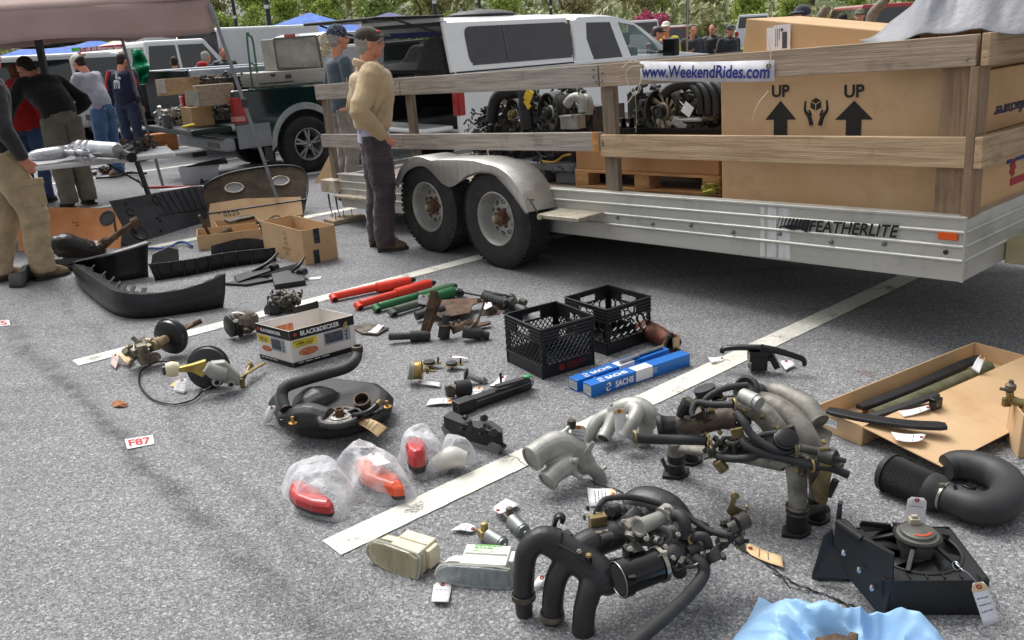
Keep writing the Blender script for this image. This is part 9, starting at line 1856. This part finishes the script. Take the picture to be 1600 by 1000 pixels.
def tent(lab,px,d_,w_,zt_,m,rise=.7):
 o=V(G2(px,d_));t=thing('market_tent',lab,'tent',o);c=MB();q_=[o+V((x*w_,y*w_,zt_))for x,y in((-1,-1),(1,-1),(1,1),(-1,1))];ap_=o+V((0,0,zt_+rise))
 for i in range(4):c.add([q_[i],q_[(i+1)%4],ap_],[(0,1,2)]);c.add([q_[i],q_[(i+1)%4],q_[(i+1)%4]-V((0,0,.25)),q_[i]-V((0,0,.25))],[(3,2,1,0)])
 part('roof',c,m,t);c=MB()
 for q0 in q_:c.cyl(V((q0.x,q0.y,0)),q0-V((0,0,.05)),.03,None,6)
 parts('pole',c,LEGM,t)
BT=MT('blue_tent',(46,106,196),(38,92,176),rough=.7);tent('blue tent roof behind the white cars at the left',108,30,1.6,1.75,BT,.6);tent('bright blue tent roof behind the silver cabinet',488,24,1.5,1.9,BT,.55);tent('navy blue tent roof behind the tan jacket man',612,27,1.7,1.95,MT('navy_tent',(70,76,132),rough=.7),.5);tent('cream tent roof behind the white crew pickup',262,27,1.8,1.75,MT('cream_tent',(226,212,194),rough=.7),.7)
bn_=thing('banner','long red banner with white lettering about mattresses behind the left cars','banner',G2(155,24));c=MB();f=Bill(155,60,V(G2(155,24)));q_=[f(124,82),f(192,76),f(192,69),f(124,75)];c.prism(q_,f.n*.03);b2_=part('cloth',c,MT('banner_red',(196,40,70),rough=.7),bn_);c=MB();text(c,'½ off All Mattress Sets',f(158,75.6,-.01),f.r,(0,0,1),h=.085,wdt=(f(190,70)-f(127,70)).length,bold=.02);part('lettering',c,PAPER,b2_);c=MB();c.cyl(V((*f(124,80).xy,0)),f(124,74),.02);c.cyl(V((*f(192,80).xy,0)),f(192,68),.02);parts('pole',c,LEGM,bn_);c=MB();c.prism([f(112,81,-.02),f(123,80,-.02),f(123,74,-.02),f(112,75,-.02)],f.n*.02);part('green_panel',c,MT('lime_panel',(96,200,70),rough=.6),bn_)
c=MB();f=Bill(220,120,V((*PD(220,120,15.8).xy,0)));rows=[]
for i in range(24):
 v_=i/23;y=77+55*v_;xl=204+3*math.sin(v_*5)+(0 if v_<.5 else 2);xr_=222+(v_*26 if v_<.5 else 13-(v_-.5)*12);rows.append([f(xl+(xr_-xl)*s_/9,y,.25*noise.noise(V((s_*.35,v_*5,1)))+.12*abs(noise.noise(V((s_*.9,v_*9,5)))))for s_ in range(10)])
c.grid(rows);single('tarpaulin',c,MT('green_tarp',(24,150,104),(16,128,88),rough=.4,scale=6),'bright green tarpaulin hanging in folds over the black truck bed','tarp',solid=.01,sub=1)
def post(lab,px,d_,h_,head=True):
 o=V(G2(px,d_));t=thing('lamp_post',lab,'lamp post',o,group='tall lamp posts in the lot');c=MB();c.cyl(o,o+V((0,0,h_)),.09,.06,8);part('pole',c,MT('dark_pole',(52,54,60),rough=.5),t);c=MB();c.box(o+V((0,-.12,3.0)),(.16,.03,.12));part('row_sign',c,PAPER,t);c=MB();c.box(o+V((0,0,h_)),(1.6,.4,.15));part('lamp_head',c,MT('dark_pole',(52,54,60)),t)
for px,d_,lab in((372,42,'slim lamp post left of the box trailer roof'),(424,33,'lamp post with white row sign above the box trailer'),(683,36,'dark lamp post above the raised hatch'),(752,50,'lamp post above the truck canopy window, left of two'),(862,52,'lamp post above the truck canopy window, right of two'),(1074,46,'thin lamp post by the hooded stick holder')):post(lab,px,d_,11)
c=MB();o=V(G2(1073,17.5));c.cyl(o+V((0,0,.2)),o+V((.02,0,2.2)),.015);single('wooden_stick',c,WB,'thin upright stick held by the hooded man','stick')
for k,(pts,lab)in enumerate(((((1276,48),(1281,30),(1291,14),(1293,10)),'curved grey handle end behind the taped carton, left of two'),(((1360,42),(1364,22),(1378,6),(1388,-4)),'curved grey handle end behind the taped carton, right of two'))):
 f=Bill(1320,60,V((*PD(1320,60,6.3).xy,0)));c=MB();p=[f(*q_)for q_ in pts];c.tube([p[0]-V((0,0,.25))]+p,[.03,.032,.034,.03,.024],12,4);single('curved_handle',c,MT('worn_grey_handle',(136,124,108),(104,94,82),rough=.6,scale=14),lab,'handle')
bthing('engine_parts','dark chain and brown lever parts on the asphalt behind the table','engine part',(145,275,200,262),151,RUST,40,z0=0,z1=.1,s=1.4)
c=MB();c.tube([P(150,278,.03),P(180,276,.03),P(200,270,.03),P(228,271,.05)],.018,8,3);single('bent_bar',c,BLK,'black bent bar on the asphalt behind the white table','bar')
